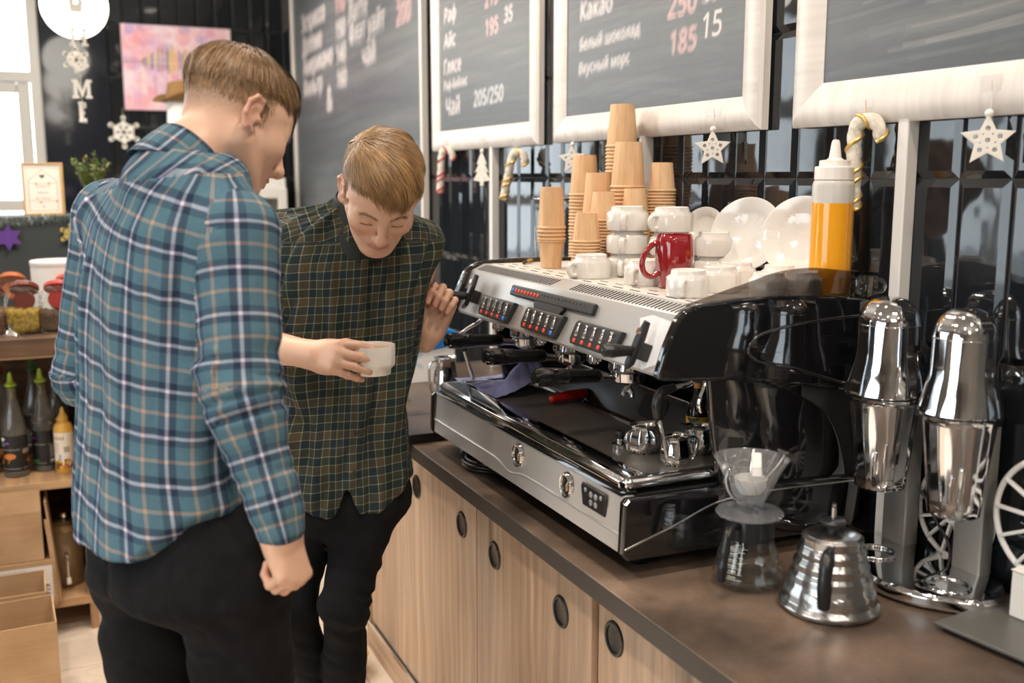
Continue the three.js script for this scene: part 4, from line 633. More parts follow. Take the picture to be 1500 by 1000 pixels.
{
  const Lc = [1.322, -1.345], Rc = [1.32, -1.178], o = thing('drink_mixer', 'chrome double drink mixer with two domed motor heads', 'mixer', [1.33, CT, -1.26]);
  const X = 1.33, Z = -1.26, loc = ([x, z]) => [x - X, z - Z];
  const bs = new THREE.Shape(), q = [[-0.10, 0.06], [-0.02, 0.155], [0.03, 0.16], [0.108, 0.10], [0.112, -0.14], [0.06, -0.19], [-0.02, -0.185], [-0.09, -0.08]]; bs.moveTo((q[0][0] + q[7][0]) / 2, (q[0][1] + q[7][1]) / 2); q.forEach((p, i) => { const n = q[(i + 1) % 8]; bs.quadraticCurveTo(p[0], p[1], (p[0] + n[0]) / 2, (p[1] + n[1]) / 2); });
  part(o, 'base_plate', toCreasedNormals(extr(bs, 0.026, 0.008, 4, 10).rotateX(Math.PI / 2).translate(0, 0.028, 0), 0.9), M.chrome, 'polished chrome base');
  [[Lc, [1.392, 1.426, -1.405, -1.348], 1.1], [Rc, [1.398, 1.428, -1.245, -1.185], 1.03]].forEach(([c, k, sc], i) => {
    const [x, z] = loc(c);
    const hd = part(o, 'motor_head', turned([[0, 0.494], [0.012, 0.4935], [0.026, 0.489], [0.037, 0.479], [0.044, 0.465], [0.047, 0.452], [0.0475, 0.445], [0.0485, 0.4], [0.0495, 0.385], [0.056, 0.36], [0.0615, 0.335], [0.063, 0.326], [0.061, 0.324], [0, 0.33]], 56, 0.7).scale(sc, 1, sc).translate(x, 0, z), M.chrome, 'domed chrome motor head');
    part(hd, 'head_seam', tube(Array.from({ length: 40 }, (_, j) => [x + Math.cos(j / 40 * 6.2832) * 0.0477 * sc, 0.446, z + Math.sin(j / 40 * 6.2832) * 0.0477 * sc]), 0.0011, 80, 6, true), M.chrome);
    part(o, 'spindle', cyl(0.004, 0.004, 0.2, 0.33, 12).translate(x, 0, z), M.steel);
    part(o, 'column', toCreasedNormals(bx(k[0] - X, k[1] - X, 0.026, 0.29, k[2] - Z, k[3] - Z, 0.004), 0.6), std(lin(0.36, 0.35, 0.33), 0.42, 0.6), 'grey metal column');
    part(o, 'motor_arm', toCreasedNormals(bx(x + 0.03, k[1] - X + 0.004, 0.285, 0.345, (k[2] + k[3]) / 2 - Z - 0.036, (k[2] + k[3]) / 2 - Z + 0.036, 0.012), 0.8), M.blackGloss, 'glossy black arm');
    part(o, 'cup_ring', tube(Array.from({ length: 32 }, (_, j) => [x + Math.cos(j / 32 * 6.2832) * 0.034, 0.029, z + Math.sin(j / 32 * 6.2832) * 0.034]), 0.004, 64, 8, true), M.chrome, 'chrome cup rest ring');
    const cup = thing('mixing_cup', i ? 'tapered steel mixing cup hanging under the mixer head beside the white fan' : 'tapered steel mixing cup hanging under the mixer head beside the coffee machine', 'cup', [c[0], CT + 0.153, c[1]]);
    part(cup, 'cup_wall', turned([[0, 0.002], [0.036, 0], [0.0395, 0.003], [0.042, 0.03], [0.049, 0.1], [0.0555, 0.155], [0.0585, 0.166], [0.0605, 0.1675], [0.0585, 0.169], [0.0535, 0.155], [0.047, 0.1], [0.038, 0.006], [0, 0.005]], 56, 0.8).scale(sc, 1, sc), M.chrome, 'polished steel wall'); 
    part(cup, 'pressed_rib', limb([[-0.037, 0.03, 0.024, 0.004], [-0.0385, 0.06, 0.0265, 0.0048], [-0.039, 0.075, 0.0285, 0.004]], 10, 14), M.chrome); part(cup, 'pressed_rib', limb([[-0.026, 0.02, 0.0335, 0.004], [-0.028, 0.06, 0.0375, 0.005], [-0.029, 0.09, 0.0395, 0.004]], 10, 14), M.chrome);
  });
  solid('mixer_cord', 'black power cord hanging between the mixer columns', 'cord', tube([[0.0, 0.13, -0.03], [0.002, 0.09, 0.0], [0.0, 0.05, 0.04], [-0.01, 0.01, 0.06], [-0.01, 0.004, 0.085]], 0.0032, 40, 8), M.blackPlastic, [1.43, CT, -1.32]);
  // white spoked fans behind and beside the mixer
  const fan = (label, x, y, z, R, n, a0, tw = 0) => {
    const f = thing('spoked_fan', label, 'fan', [x, y, z], -Math.PI / 2 + tw); part(f, 'rim', tube(Array.from({ length: 40 }, (_, i) => [Math.cos(i / 40 * 6.2832) * R, Math.sin(i / 40 * 6.2832) * R, 0]), 0.005, 90, 10, true), M.white); part(f, 'hub', turned([[0, 0.012], [R * 0.2, 0.012], [R * 0.27, 0.006], [R * 0.27, -0.004], [0, -0.004]], 28).rotateX(Math.PI / 2), M.white);
    for (let i = 0; i < n; i++) { const a = a0 + i / n * 6.2832, g = bx(R * 0.22, R, -0.003, 0.003, -0.003, 0.006, 0.002); g.rotateZ(a); part(f, 'spoke', g, M.white); }
    part(f, 'stand', extr([[-0.03, -y + CT + 0.001], [0.03, -y + CT + 0.001], [0.012, -R], [-0.012, -R]], 0.012, 0.002).translate(0, 0, -0.006), M.white);
  };
  fan('white spoked desk fan between the mixer columns', 1.4375, 0.977, -1.278, 0.082, 13, 0.1);
  fan('larger white spoked fan beside the mixer and the white box', 1.40, 1.035, -1.045, 0.105, 13, 0.2, 0.15);
  const sc = thing('kitchen_scale', 'flat dark grey kitchen scale on the worktop', 'scale', [1.32, CT, -1.02], 0.12);
  part(sc, 'weighing_plate', bx(-0.09, 0.11, 0.008, 0.014, -0.10, 0.1, 0.002), std(lin(0.09, 0.088, 0.082), 0.35)); part(sc, 'scale_base', bx(-0.08, 0.1, 0, 0.008, -0.09, 0.09), M.blackPlastic);
  const wb = thing('white_box', 'small white paper box standing on the kitchen scale', 'box', [1.385, CT + 0.0145, -1.04], 0.1); part(wb, 'carton', bx(-0.04, 0.04, 0, 0.075, -0.04, 0.04, 0.003), M.whiteSoft); part(wb, 'lid_flap', bx(-0.041, 0.041, 0.0752, 0.0775, -0.041, 0.041, 0.001), M.whiteSoft);
}
// ---------- left background: shelf unit, bar, decorations ----------
{
  const mWalnut = std(0xffffff, 0.5, 0, { map: dataTex(512, 512, (u, v) => { const g = tfbm(u, v, 4, 40, 611, 4), r = tfbm(u, v, 8, 6, 617, 4); const k = 1 + g * 0.35 + r * 0.3; return [0.36 * k, 0.265 * k, 0.19 * k]; }) });
  const mBoard = std(0xffffff, 0.55, 0, { map: woodTex(411, [0.72, 0.58, 0.43]) });
  const X1 = 0.066, X0 = -1.3, ZF0 = -3.7, ZB0 = -4.28, W = X1 - X0;
  const s = thing('shelf_unit', 'open wooden shelf unit with thick brown top', 'shelf', [X0, 0, ZF0]);
  part(s, 'top_slab', metric(bx(0, W + 0.12, 0.985, 1.046, ZB0 - ZF0 - 0.02, 0.03, 0.003), 0.9), mWalnut, 'thick mottled brown top slab');
  part(s, 'under_rail', metric(bx(0, W, 0.975, 0.985, -0.01, 0.012), 0.9, 0, 0, true), mBoard);
  part(s, 'middle_shelf', metric(bx(0, W, 0.52, 0.547, ZB0 - ZF0, 0.0, 0.002), 0.9, 0, 0, true), mBoard); part(s, 'bottom_shelf', metric(bx(0, W, 0.095, 0.125, ZB0 - ZF0, 0.0, 0.002), 0.9, 0.3, 0, true), mBoard);
  part(s, 'end_panel', metric(bx(W - 0.028, W, 0, 0.985, -0.06, -0.001), 0.9), mBoard); part(s, 'end_panel', metric(bx(W - 0.026, W - 0.002, 0, 0.985, ZB0 - ZF0, -0.062), 0.9), mBoard);
  part(s, 'back_panel', metric(bx(0, W, 0.1, 0.985, ZB0 - ZF0 - 0.018, ZB0 - ZF0), 0.9), mWalnut); part(s, 'upright', metric(bx(W - 1.0, W - 0.975, 0, 0.985, ZB0 - ZF0, -0.001), 0.9), mBoard);
  // jars on top: squat, with a flat round front and tilted lid
  const jarG = (() => { const sh = new THREE.Shape(), R = 0.057; sh.moveTo(-R * 0.7, -0.075); sh.lineTo(R * 0.7, -0.075); sh.quadraticCurveTo(R, -0.072, R, -0.045); sh.lineTo(R, 0.03); sh.quadraticCurveTo(R * 0.95, 0.072, R * 0.4, 0.082); sh.lineTo(-R * 0.4, 0.082); sh.quadraticCurveTo(-R * 0.95, 0.072, -R, 0.03); sh.lineTo(-R, -0.045); sh.quadraticCurveTo(-R, -0.072, -R * 0.7, -0.075); return sh; })();
  const body = toCreasedNormals(extr(jarG, 0.105, 0.018, 4, 10).translate(0, 0.075, -0.05), 0.9), lidG = turned([[0, 0.018], [0.04, 0.018], [0.046, 0.012], [0.047, 0], [0, 0]], 36, 0.6);
  const fill = (h) => { const sh = new THREE.Shape(), R = 0.0535; sh.moveTo(-R * 0.7, 0.004); sh.lineTo(R * 0.7, 0.004); sh.quadraticCurveTo(R, 0.006, R, 0.03); sh.lineTo(R, h); for (let i = 1; i < 10; i++) sh.lineTo(R - i * R / 5, h + 0.004 * Math.sin(i * 2.3)); sh.lineTo(-R, h); sh.lineTo(-R, 0.03); sh.quadraticCurveTo(-R, 0.006, -R * 0.7, 0.004); return toCreasedNormals(extr(sh, 0.098, 0.014, 3).translate(0, 0, -0.0465), 0.8); };
  const grain = (r, g, b, seed) => std(0xffffff, 0.9, 0, { map: dataTex(256, 256, (u, v) => { const k = 1 + tnoise(u, v, 90, 90, seed) * 0.3 + tfbm(u, v, 20, 20, seed + 1, 3) * 0.4; return [r * k, g * k, b * k]; }) });
  const lidM = std(lin(0.14, 0.026, 0.016), 0.3), lidO = std(lin(0.42, 0.12, 0.03), 0.3);
  const jar = (px, py, dz, col, h, lm, label) => { const p = atY(px, py, 1.046), o = thing('glass_jar', label, 'jar', [p.x, 1.0465, p.z + dz], -0.12); part(o, 'jar_glass', body, M.glass, 'clear glass jar'); if (h) part(o, 'contents', metric(fill(h), 0.15), col); const l = part(o, 'lid', lidG, lm, 'glossy tilted lid'); l.rotation.x = -0.55; l.position.set(0, 0.142, -0.03); const k = part(o, 'lid_seal', lidG, lm); k.scale.set(0.72, 0.5, 0.72); k.rotation.x = Math.PI / 2 - 0.1; k.position.set(0, 0.108, -0.02); };
  jar(38, 487, 0, grain(0.52, 0.42, 0.14, 701), 0.082, lidM, 'glass jar of yellow-green spice with dark red lid');
  jar(88, 484, 0.02, grain(0.26, 0.19, 0.12, 711), 0.075, std(lin(0.36, 0.035, 0.025), 0.3), 'glass jar of brown beans with bright red lid');
  jar(-14, 490, 0, grain(0.30, 0.18, 0.12, 721), 0.07, lidM, 'glass jar of reddish brown tea beside the spice jar');
  jar(20, 470, -0.02, grain(0.4, 0.3, 0.2, 731), 0.05, lidO, 'glass jar with orange lid behind the spice jar');
  jar(104, 472, 0.0, grain(0.4, 0.3, 0.2, 741), 0.05, std(lin(0.42, 0.05, 0.025), 0.3), 'glass jar with scarlet lid behind the bean jar');
  { const p = atY(84, 462, 1.046), o = thing('round_box', 'large round white lidded box behind the jars', 'box', [p.x + 0.02, 1.0465, -4.17]); part(o, 'box_body', turned([[0, 0], [0.1, 0], [0.1, 0.2], [0, 0.2]], 40, 0.4), M.whiteSoft); part(o, 'box_lid', turned([[0, 0.2005], [0.102, 0.2005], [0.103, 0.212], [0.1, 0.216], [0, 0.218]], 40, 0.4), M.whiteSoft); }
  { const p = atY(16, 488, 1.046), o = thing('sugar_funnel', 'small steel funnel lying in front of the jars', 'funnel', [p.x, 1.0465, p.z + 0.05]); part(o, 'funnel_cone', turned([[0.034, 0], [0.035, 0.003], [0.02, 0.018], [0.008, 0.024], [0.006, 0.04], [0.005, 0.04], [0.007, 0.022], [0.018, 0.016], [0.033, 0]], 32), M.chrome); part(o, 'ring_handle', tube([[0.032, 0.002, 0], [0.045, 0.008, 0], [0.043, 0.02, 0], [0.026, 0.014, 0]], 0.0016, 20, 6), M.chrome); }
  // syrup bottles on the middle shelf
  const SH = 0.5475, glassB = std(lin(0.62, 0.6, 0.56), 0.03, 0, { transmission: 0.85, thickness: 0, side: THREE.DoubleSide });
  const bG = turned([[0, 0.001], [0.036, 0.0], [0.0405, 0.005], [0.0405, 0.16], [0.037, 0.19], [0.024, 0.235], [0.0155, 0.27], [0.014, 0.295], [0.016, 0.297], [0.016, 0.305], [0.0125, 0.306]], 40, 0.6);
  const liq = (h) => turned([[0, 0.003], [0.036, 0.003], [0.039, 0.008], [0.039, Math.min(h, 0.16)], ...(h > 0.16 ? [[0.03, h]] : []), [0, h]], 36, 0.5);
  const spoutG = [turned([[0, 0.27], [0.004, 0.27], [0.0045, 0.3], [0.011, 0.301], [0.011, 0.312], [0.019, 0.316], [0.019, 0.322], [0.013, 0.326], [0.0095, 0.332], [0.0065, 0.355], [0.004, 0.362], [0, 0.363]], 24, 0.6), tube(Array.from({ length: 20 }, (_, i) => [Math.cos(i / 20 * 6.2832) * 0.0125, 0.3095, Math.sin(i / 20 * 6.2832) * 0.0125]), 0.002, 40, 6, true)];
  const labels = (kind) => canvasTex(512, 512, (c, w, h) => {
    c.fillStyle = '#17181a'; c.fillRect(0, 0, w, h); const cols = ['#e8c21e', '#e05a1e', '#2a9d3a', '#2a6fd0', '#b03ad0'];
    for (let k = 0; k < 2; k++) {
      const x = 128 + k * 256; c.fillStyle = '#e9e6e0'; c.beginPath(); c.moveTo(x - 26, 40); c.lineTo(x, 26); c.lineTo(x + 26, 40); c.lineTo(x + 8, 80); c.lineTo(x - 8, 80); c.fill();
      for (let i = 0; i < 5; i++) { c.fillStyle = cols[i]; c.fillRect(x - 52 + i * 21, 92, 19, 22); } c.fillStyle = '#d8d4cc'; c.fillRect(x - 24, 130, 48, 7); c.fillRect(x - 120, 196, 240, 4); c.fillRect(x - 120, 470, 240, 4);
      if (kind === 0) { c.strokeStyle = '#e08a3a'; c.lineWidth = 13; for (const [ax, ay, r] of [[x + 50, 290, 44], [x - 40, 370, 40]]) { c.beginPath(); for (let t = 0; t < 16; t += 0.3) c.lineTo(ax + Math.cos(t) * r * t / 16, ay + Math.sin(t) * r * t / 16); c.stroke(); c.lineWidth = 6; c.beginPath(); c.moveTo(ax, ay + r); c.lineTo(ax - 12, ay + r + 60); c.stroke(); c.lineWidth = 13; } c.fillStyle = '#e08a3a'; for (let i = 0; i < 6; i++) c.fillRect(x - 118 + i * 19, 242, 13, 20); c.fillStyle = '#e9e6e0'; for (let i = 0; i < 6; i++) c.fillRect(x - 118 + i * 16, 216, 10, 15); }
      else { c.fillStyle = '#cfcac2'; for (let i = 0; i < 9; i++) c.fillRect(x - 110, 222 + i * 20, 80 + ((i * 37) % 70), 7); c.fillRect(x - 110, 420, 100, 34); c.fillStyle = '#2a9d3a'; c.fillRect(x + 10, 425, 60, 20); }
    }
  });
  const labG = new THREE.CylinderGeometry(0.0412, 0.0412, 0.125, 40, 1, true); labG.translate(0, 0.085, 0);
  const labM = [0, 1].map((k) => std(0xffffff, 0.45, 0, { map: labels(k) })), green = std(lin(0.36, 0.5, 0.05), 0.4), dgreen = std(lin(0.05, 0.2, 0.06), 0.4), orange = std(lin(0.65, 0.12, 0.02), 0.4), dred = std(lin(0.18, 0.02, 0.02), 0.4);
  const bottle = (px, py, cap, kind, col, h, label, turn = 0.4, dz = 0) => { const p = atY(px, py, SH), o = thing('syrup_bottle', label, 'bottle', [p.x, SH, p.z - 0.04 + dz], turn, 'syrup bottles on the shelf'); part(o, 'bottle_glass', bG, glassB, 'clear glass bottle'); part(o, 'syrup', liq(h), std(col, 0.1), 'dark syrup'); part(o, 'label', labG, labM[kind], 'black printed label'); part(o, 'pourer', spoutG[0], cap, 'plastic pourer'); part(o, 'seal_ring', spoutG[1], M.blackPlastic); };
  bottle(25, 700, green, 0, lin(0.02, 0.012, 0.008), 0.045, 'syrup bottle with orange swirl label and green pourer', 0.5);
  bottle(68, 691, green, 1, lin(0.012, 0.05, 0.04), 0.14, 'dark green syrup bottle with small print label', 0.2);
  bottle(-8, 694, green, 0, lin(0.12, 0.05, 0.01), 0.05, 'syrup bottle with amber rest cut off by the frame edge', 1.6);
  bottle(55, 672, dgreen, 1, lin(0.02, 0.02, 0.02), 0.12, 'syrup bottle with dark green pourer in the back row', 2, -0.06);
  bottle(5, 672, orange, 1, lin(0.03, 0.02, 0.02), 0.12, 'syrup bottle with orange pourer in the back row', 1.2, -0.06);
  bottle(88, 676, dred, 1, lin(0.03, 0.02, 0.02), 0.1, 'syrup bottle with dark red pourer behind the yellow sauce bottle', 0.9, -0.05);
  bottle(33, 652, std(lin(0.5, 0.28, 0.05), 0.4), 0, lin(0.1, 0.05, 0.02), 0.12, 'syrup bottle with ochre pourer in the back row', 2.4, -0.06);
  { const p = atY(97, 692, SH), o = thing('sauce_bottle', 'yellow squeeze sauce bottle with pointed nozzle', 'bottle', [p.x, SH, p.z - 0.02], 0.6), mY = std(lin(0.68, 0.40, 0.08), 0.4);
    part(o, 'bottle_body', turned([[0, 0], [0.03, 0], [0.032, 0.004], [0.032, 0.155], [0.027, 0.172], [0.0165, 0.18], [0.016, 0.186], [0, 0.186]], 36, 0.6), mY); part(o, 'nozzle_cap', turned([[0, 0.186], [0.0175, 0.186], [0.0175, 0.195], [0.013, 0.203], [0.008, 0.212], [0.0055, 0.226], [0.003, 0.231], [0, 0.2315]], 28, 0.8), mY); part(o, 'cap_tab', new THREE.SphereGeometry(0.006, 14, 10).translate(-0.019, 0.19, 0), mY);
    const g = new THREE.CylinderGeometry(0.0324, 0.0324, 0.13, 36, 1, true); g.translate(0, 0.08, 0); part(o, 'label', g, std(0xffffff, 0.5, 0, { map: canvasTex(512, 256, (c, w, h) => { c.fillStyle = '#e9e0d0'; c.fillRect(0, 0, w, h); const r = rng(4); for (let k = 0; k < 2; k++) { const x = k * 256; c.fillStyle = '#a9824a'; for (let i = 0; i < 6; i++) c.fillRect(x + 40 + i * 24, 28, 13, 22); c.fillStyle = '#b9ad98'; for (let i = 0; i < 6; i++) c.fillRect(x + 40, 70 + i * 12, 60 + r() * 40, 5); c.fillStyle = '#3a3330'; for (let i = 0; i < 12; i++) c.fillRect(x + 170 + i * 4, 96, 2, 40); for (let i = 0; i < 40; i++) { c.fillStyle = ['#8a4a16', '#c9781e', '#e0a83a', '#6a3210'][Math.floor(r() * 4)]; c.fillRect(x + r() * 230, 180 + r() * 60, 12 + r() * 26, 12 + r() * 20); } c.fillStyle = '#9ab6cc'; c.fillRect(x + 120, 150, 26, 40); } }) }), 'cream printed label').rotation.y = 0.4; }
  // cardboard boxes
  const card = dataTex(256, 256, (u, v) => { const n = tfbm(u, v, 3, 60, 801, 3) * 0.03 + tfbm(u, v, 4, 4, 807, 4) * 0.07; return [0.68 + n, 0.55 + n, 0.41 + n]; }), mCard = std(0xffffff, 0.85, 0, { map: card, side: THREE.DoubleSide });
  const openBox = (label, x1, y0, z1, w, h, d, turn = 0, flap) => { const o = thing('cardboard_box', label, 'box', [x1 - w / 2, y0, z1 - d / 2], turn), t = 0.004; const W2 = w / 2, D = d / 2; for (const [n, a] of [['side_wall', [-W2, W2, 0, h, D - t, D]], ['side_wall', [-W2, W2, 0, h, -D, -D + t]], ['side_wall', [W2 - t, W2, 0, h, -D + t, D - t]], ['side_wall', [-W2, -W2 + t, 0, h, -D + t, D - t]], ['bottom_panel', [-W2 + t, W2 - t, 0, t, -D + t, D - t]]]) part(o, n, metric(bx(...a), 0.4), mCard); if (flap) { const f = metric(bx(-W2, W2, 0, flap, -t, 0), 0.4); const m = part(o, 'flap', f, mCard, 'raised box flap'); m.position.set(0, h, D); m.rotation.x = -0.12; } return o; };
  openBox('open cardboard box standing on the floor in front of the others', -0.065, 0.001, -3.06, 0.42, 0.305, 0.22, 0.05);
  openBox('open cardboard box behind the foremost box', -0.09, 0.001, -3.33, 0.40, 0.30, 0.2, 0.02);
  { const o = openBox('cardboard box with white shipping label on the bottom shelf', -0.063, 0.126, -3.66, 0.4, 0.155, 0.3, 0.0);
    const lt = canvasTex(512, 320, (c, w, h) => { c.fillStyle = '#dcd7d2'; c.fillRect(0, 0, w, h); c.fillStyle = '#8d8a8a'; for (let i = 0; i < 12; i++) c.fillRect(40, 22 + i * 12, 270 + ((i * 53) % 90), 4); c.fillStyle = '#6b6866'; for (let i = 0; i < 4; i++) c.fillRect(40, 200 + i * 24, 330, 9); c.fillStyle = '#33302e'; c.save(); c.translate(486, 300); c.rotate(-Math.PI / 2); c.font = 'bold 64px sans-serif'; c.fillText('1919', 0, 0); c.restore(); });
    const m = part(o, 'shipping_label', new THREE.PlaneGeometry(0.2, 0.13), std(0xffffff, 0.7, 0, { map: lt }), 'white shipping label printed 1919'); m.position.set(0.09, 0.078, 0.1506);
    const q = part(o, 'packing_tape', new THREE.PlaneGeometry(0.12, 0.05), std(lin(0.35, 0.2, 0.09), 0.15, 0, { transmission: 0.3, thickness: 0 }), 'brown packing tape'); q.position.set(-0.09, 0.12, 0.151);
    part(o, 'lid_panel', metric(bx(-0.2, 0.2, 0.1552, 0.159, -0.15, 0.15), 0.4), mCard); }
  openBox('upright cardboard box with raised flap on top of the labelled box', -0.095, 0.288, -3.67, 0.4, 0.17, 0.26, 0.0, 0.075);
  { const o = thing('leaning_cardboard', 'narrow cardboard sheet leaning beside the stacked boxes', 'cardboard', [-0.052, 0.128, -3.72]); part(o, 'sheet', metric(bx(-0.003, 0.003, 0, 0.36, -0.14, 0.05), 0.4), mCard).rotation.z = 0.08; part(o, 'folded_edge', metric(bx(-0.012, -0.003, 0, 0.30, 0.046, 0.05), 0.4), mCard).rotation.z = 0.08; }
  { const p = atY(100, 862, 0.126), o = thing('glass_dispenser', 'brown glass jar with steel knob lid on the bottom shelf', 'jar', [p.x + 0.0, 0.1255, p.z - 0.075]), br = std(lin(0.72, 0.56, 0.34), 0.05, 0, { transmission: 0.75, thickness: 0, side: THREE.DoubleSide });
    part(o, 'jar_glass', turned([[0, 0], [0.058, 0], [0.062, 0.006], [0.062, 0.19], [0.058, 0.2], [0.056, 0.2], [0.058, 0.19], [0.058, 0.008], [0, 0.006]], 40, 0.6), br); part(o, 'liquid', turned([[0, 0.008], [0.056, 0.008], [0.056, 0.075], [0, 0.075]], 36, 0.4), std(lin(0.06, 0.03, 0.012), 0.2)); const l = part(o, 'lid', turned([[0.062, 0.2], [0.064, 0.204], [0.05, 0.222], [0.02, 0.228], [0, 0.229]], 40, 0.7), std(lin(0.45, 0.32, 0.16), 0.15, 0.6)); part(l, 'lid_knob', turned([[0, 0.228], [0.006, 0.229], [0.007, 0.24], [0.013, 0.245], [0.013, 0.256], [0.006, 0.262], [0, 0.263]], 24), M.chrome); part(o, 'tap', join([tube([[0, 0.13, 0.062], [0.004, 0.12, 0.082], [0.004, 0.06, 0.086], [0.006, 0.03, 0.086]], 0.006, 24, 8), bx(-0.004, 0.014, 0.02, 0.05, 0.08, 0.092, 0.003)]), M.chrome, 'glossy tap tube'); }
  // charcoal bar partition with decorations
  const BZ = -4.4, bar = thing('bar_partition', 'matte charcoal bar partition trimmed with tinsel', 'counter', [-1.5, 0, BZ]);
  part(bar, 'front_panel', bx(0, 2.15, 0, 1.4, -0.05, 0, 0.002), std(lin(0.042, 0.05, 0.052), 0.75)); part(bar, 'top_board', bx(0, 2.15, 1.4, 1.415, -0.32, 0.0, 0.002), std(lin(0.035, 0.04, 0.042), 0.6));
  { // tinsel: many small shiny blades round a cord
    const r = rng(31), pos = []; for (let i = 0; i < 3400; i++) { const x = -0.9 + r() * 1.35, sag = 0.008 * Math.sin(x * 9), a = r() * 6.28, L = 0.016 + r() * 0.018, c = [x, 1.408 + sag, BZ + 0.018], d = [(r() - 0.5) * L * 1.1, Math.sin(a) * L, Math.cos(a) * L], w = [(r() - 0.5) * 0.003, (r() - 0.5) * 0.003, (r() - 0.5) * 0.003]; pos.push(c[0] + w[0], c[1] + w[1], c[2] + w[2], c[0] - w[0], c[1] - w[1], c[2] - w[2], c[0] + d[0], c[1] + d[1], c[2] + d[2]); }
    const g = new THREE.BufferGeometry(); g.setAttribute('position', new THREE.Float32BufferAttribute(pos, 3)); g.computeVertexNormals();
    const o = solid('tinsel_garland', 'silver and dark green tinsel garland along the bar top', 'garland', g, std(lin(0.32, 0.38, 0.38), 0.28, 0.85, { side: THREE.DoubleSide })); o.userData.kind = 'stuff'; }
  const flakeShape = (R, w, branch) => { const l = []; for (let k = 0; k < 6; k++) { const a = k * Math.PI / 3; const g = bx(-w / 2, w / 2, 0, R, -0.003, 0.003, 0.001); const list = [g]; for (const q of branch) for (const sgn of [-1, 1]) { const b = bx(-w / 2.4, w / 2.4, 0, R * 0.34, -0.0028, 0.0028, 0.001); b.rotateZ(sgn * 0.95); b.translate(0, R * q, 0); list.push(b); } list.push(cyl(w * 0.75, w * 0.75, -0.003, 0.003, 12).rotateX(Math.PI / 2).translate(0, R, 0)); list.forEach((b) => { b.rotateZ(a); l.push(b); }); } return join(l); };
  const hangFlake = (name, label, p, R, geo, mat, len) => { const o = thing(name, label, 'ornament', [p.x, p.y + R + len, p.z]); part(o, 'string', tube([[0, 0, 0], [0.001, -len / 2, 0], [0, -len - 0.004, 0]], 0.0009, 6, 5), M.string); const f = part(o, 'ornament_body', geo, mat); f.position.y = -R - len; return o; };
  const mPurple = std(lin(0.10, 0.035, 0.24), 0.7), mGl = std(lin(0.55, 0.42, 0.12), 0.4, 0.4);
  hangFlake('star_ornament', 'purple glitter star hanging on the charcoal bar', V(-0.153, 1.338, BZ + 0.022), 0.052, extr(starShape(0.052, 0.028, 6), 0.005, 0.001, 1).translate(0, 0, -0.002), mPurple, 0.03);
  hangFlake('snowflake_ornament', 'gold glitter snowflake hanging on the charcoal bar', V(0.07, 1.346, BZ + 0.022), 0.036, flakeShape(0.036, 0.012, [0.5]), mGl, 0.02);
  hangFlake('snowflake_ornament', 'white wooden snowflake hanging below the painting', V(0.447, 1.838, ZF + 0.03), 0.098, flakeShape(0.086, 0.02, [0.42]), mCarve, 0.05);
  { // framed sign
    const o = thing('framed_sign', 'framed house sign leaning on the bar top', 'picture', [-0.02, 1.4155, -4.52], 0.02), g = new THREE.Group(); const W2 = 0.152, H = 0.207, mF = std(lin(0.58, 0.36, 0.15), 0.5);
    part(o, 'frame_rail', bx(-W2 / 2, W2 / 2, 0, 0.01, -0.008, 0.008, 0.002), mF); part(o, 'frame_rail', bx(-W2 / 2, W2 / 2, H - 0.007, H, -0.008, 0.008, 0.002), mF); part(o, 'frame_rail', bx(-W2 / 2, -W2 / 2 + 0.008, 0.01, H - 0.007, -0.008, 0.008, 0.002), mF); part(o, 'frame_rail', bx(W2 / 2 - 0.012, W2 / 2, 0.01, H - 0.007, -0.008, 0.008, 0.002), mF);
    const t = canvasTex(512, 700, (c, w, h) => { c.fillStyle = '#f1e8dd'; c.fillRect(0, 0, w, h); c.strokeStyle = '#8d8076'; c.lineWidth = 7; c.beginPath(); c.moveTo(60, h - 30); c.lineTo(60, 230); c.lineTo(256, 80); c.lineTo(460, 230); c.lineTo(460, h - 30); c.closePath(); c.stroke(); c.fillStyle = '#3f3f42'; c.beginPath(); c.moveTo(256, 200); c.quadraticCurveTo(200, 160, 226, 146); c.quadraticCurveTo(246, 140, 256, 162); c.quadraticCurveTo(266, 140, 288, 146); c.quadraticCurveTo(312, 160, 256, 200); c.fill(); c.strokeStyle = '#c99a6a'; c.lineWidth = 6; for (const y of [255, 515]) { c.beginPath(); c.moveTo(60, y); c.quadraticCurveTo(256, y + 40, 460, y); c.stroke(); } c.fillStyle = '#d08a4a'; for (const [x, y] of [[170, 265], [350, 262], [220, 535], [450, 520]]) { c.beginPath(); c.arc(x, y + 10, 17, 0, 7); c.fill(); } c.fillStyle = '#8d8580'; c.font = '52px serif'; c.textAlign = 'center'; c.fillText('Home is', 256, 330); c.fillText('where', 256, 420); c.fillText('the heart', 256, 510); c.fillText('is', 256, 620); });
    const p = part(o, 'sign_print', new THREE.PlaneGeometry(W2 - 0.02, H - 0.017), std(0xffffff, 0.6, 0, { map: t }), 'cream print with house outline and heart'); p.position.set(-0.002, H / 2 + 0.0015, 0.002); part(o, 'backing', bx(-W2 / 2 + 0.008, W2 / 2 - 0.012, 0.01, H - 0.007, -0.006, 0), M.whiteSoft); }
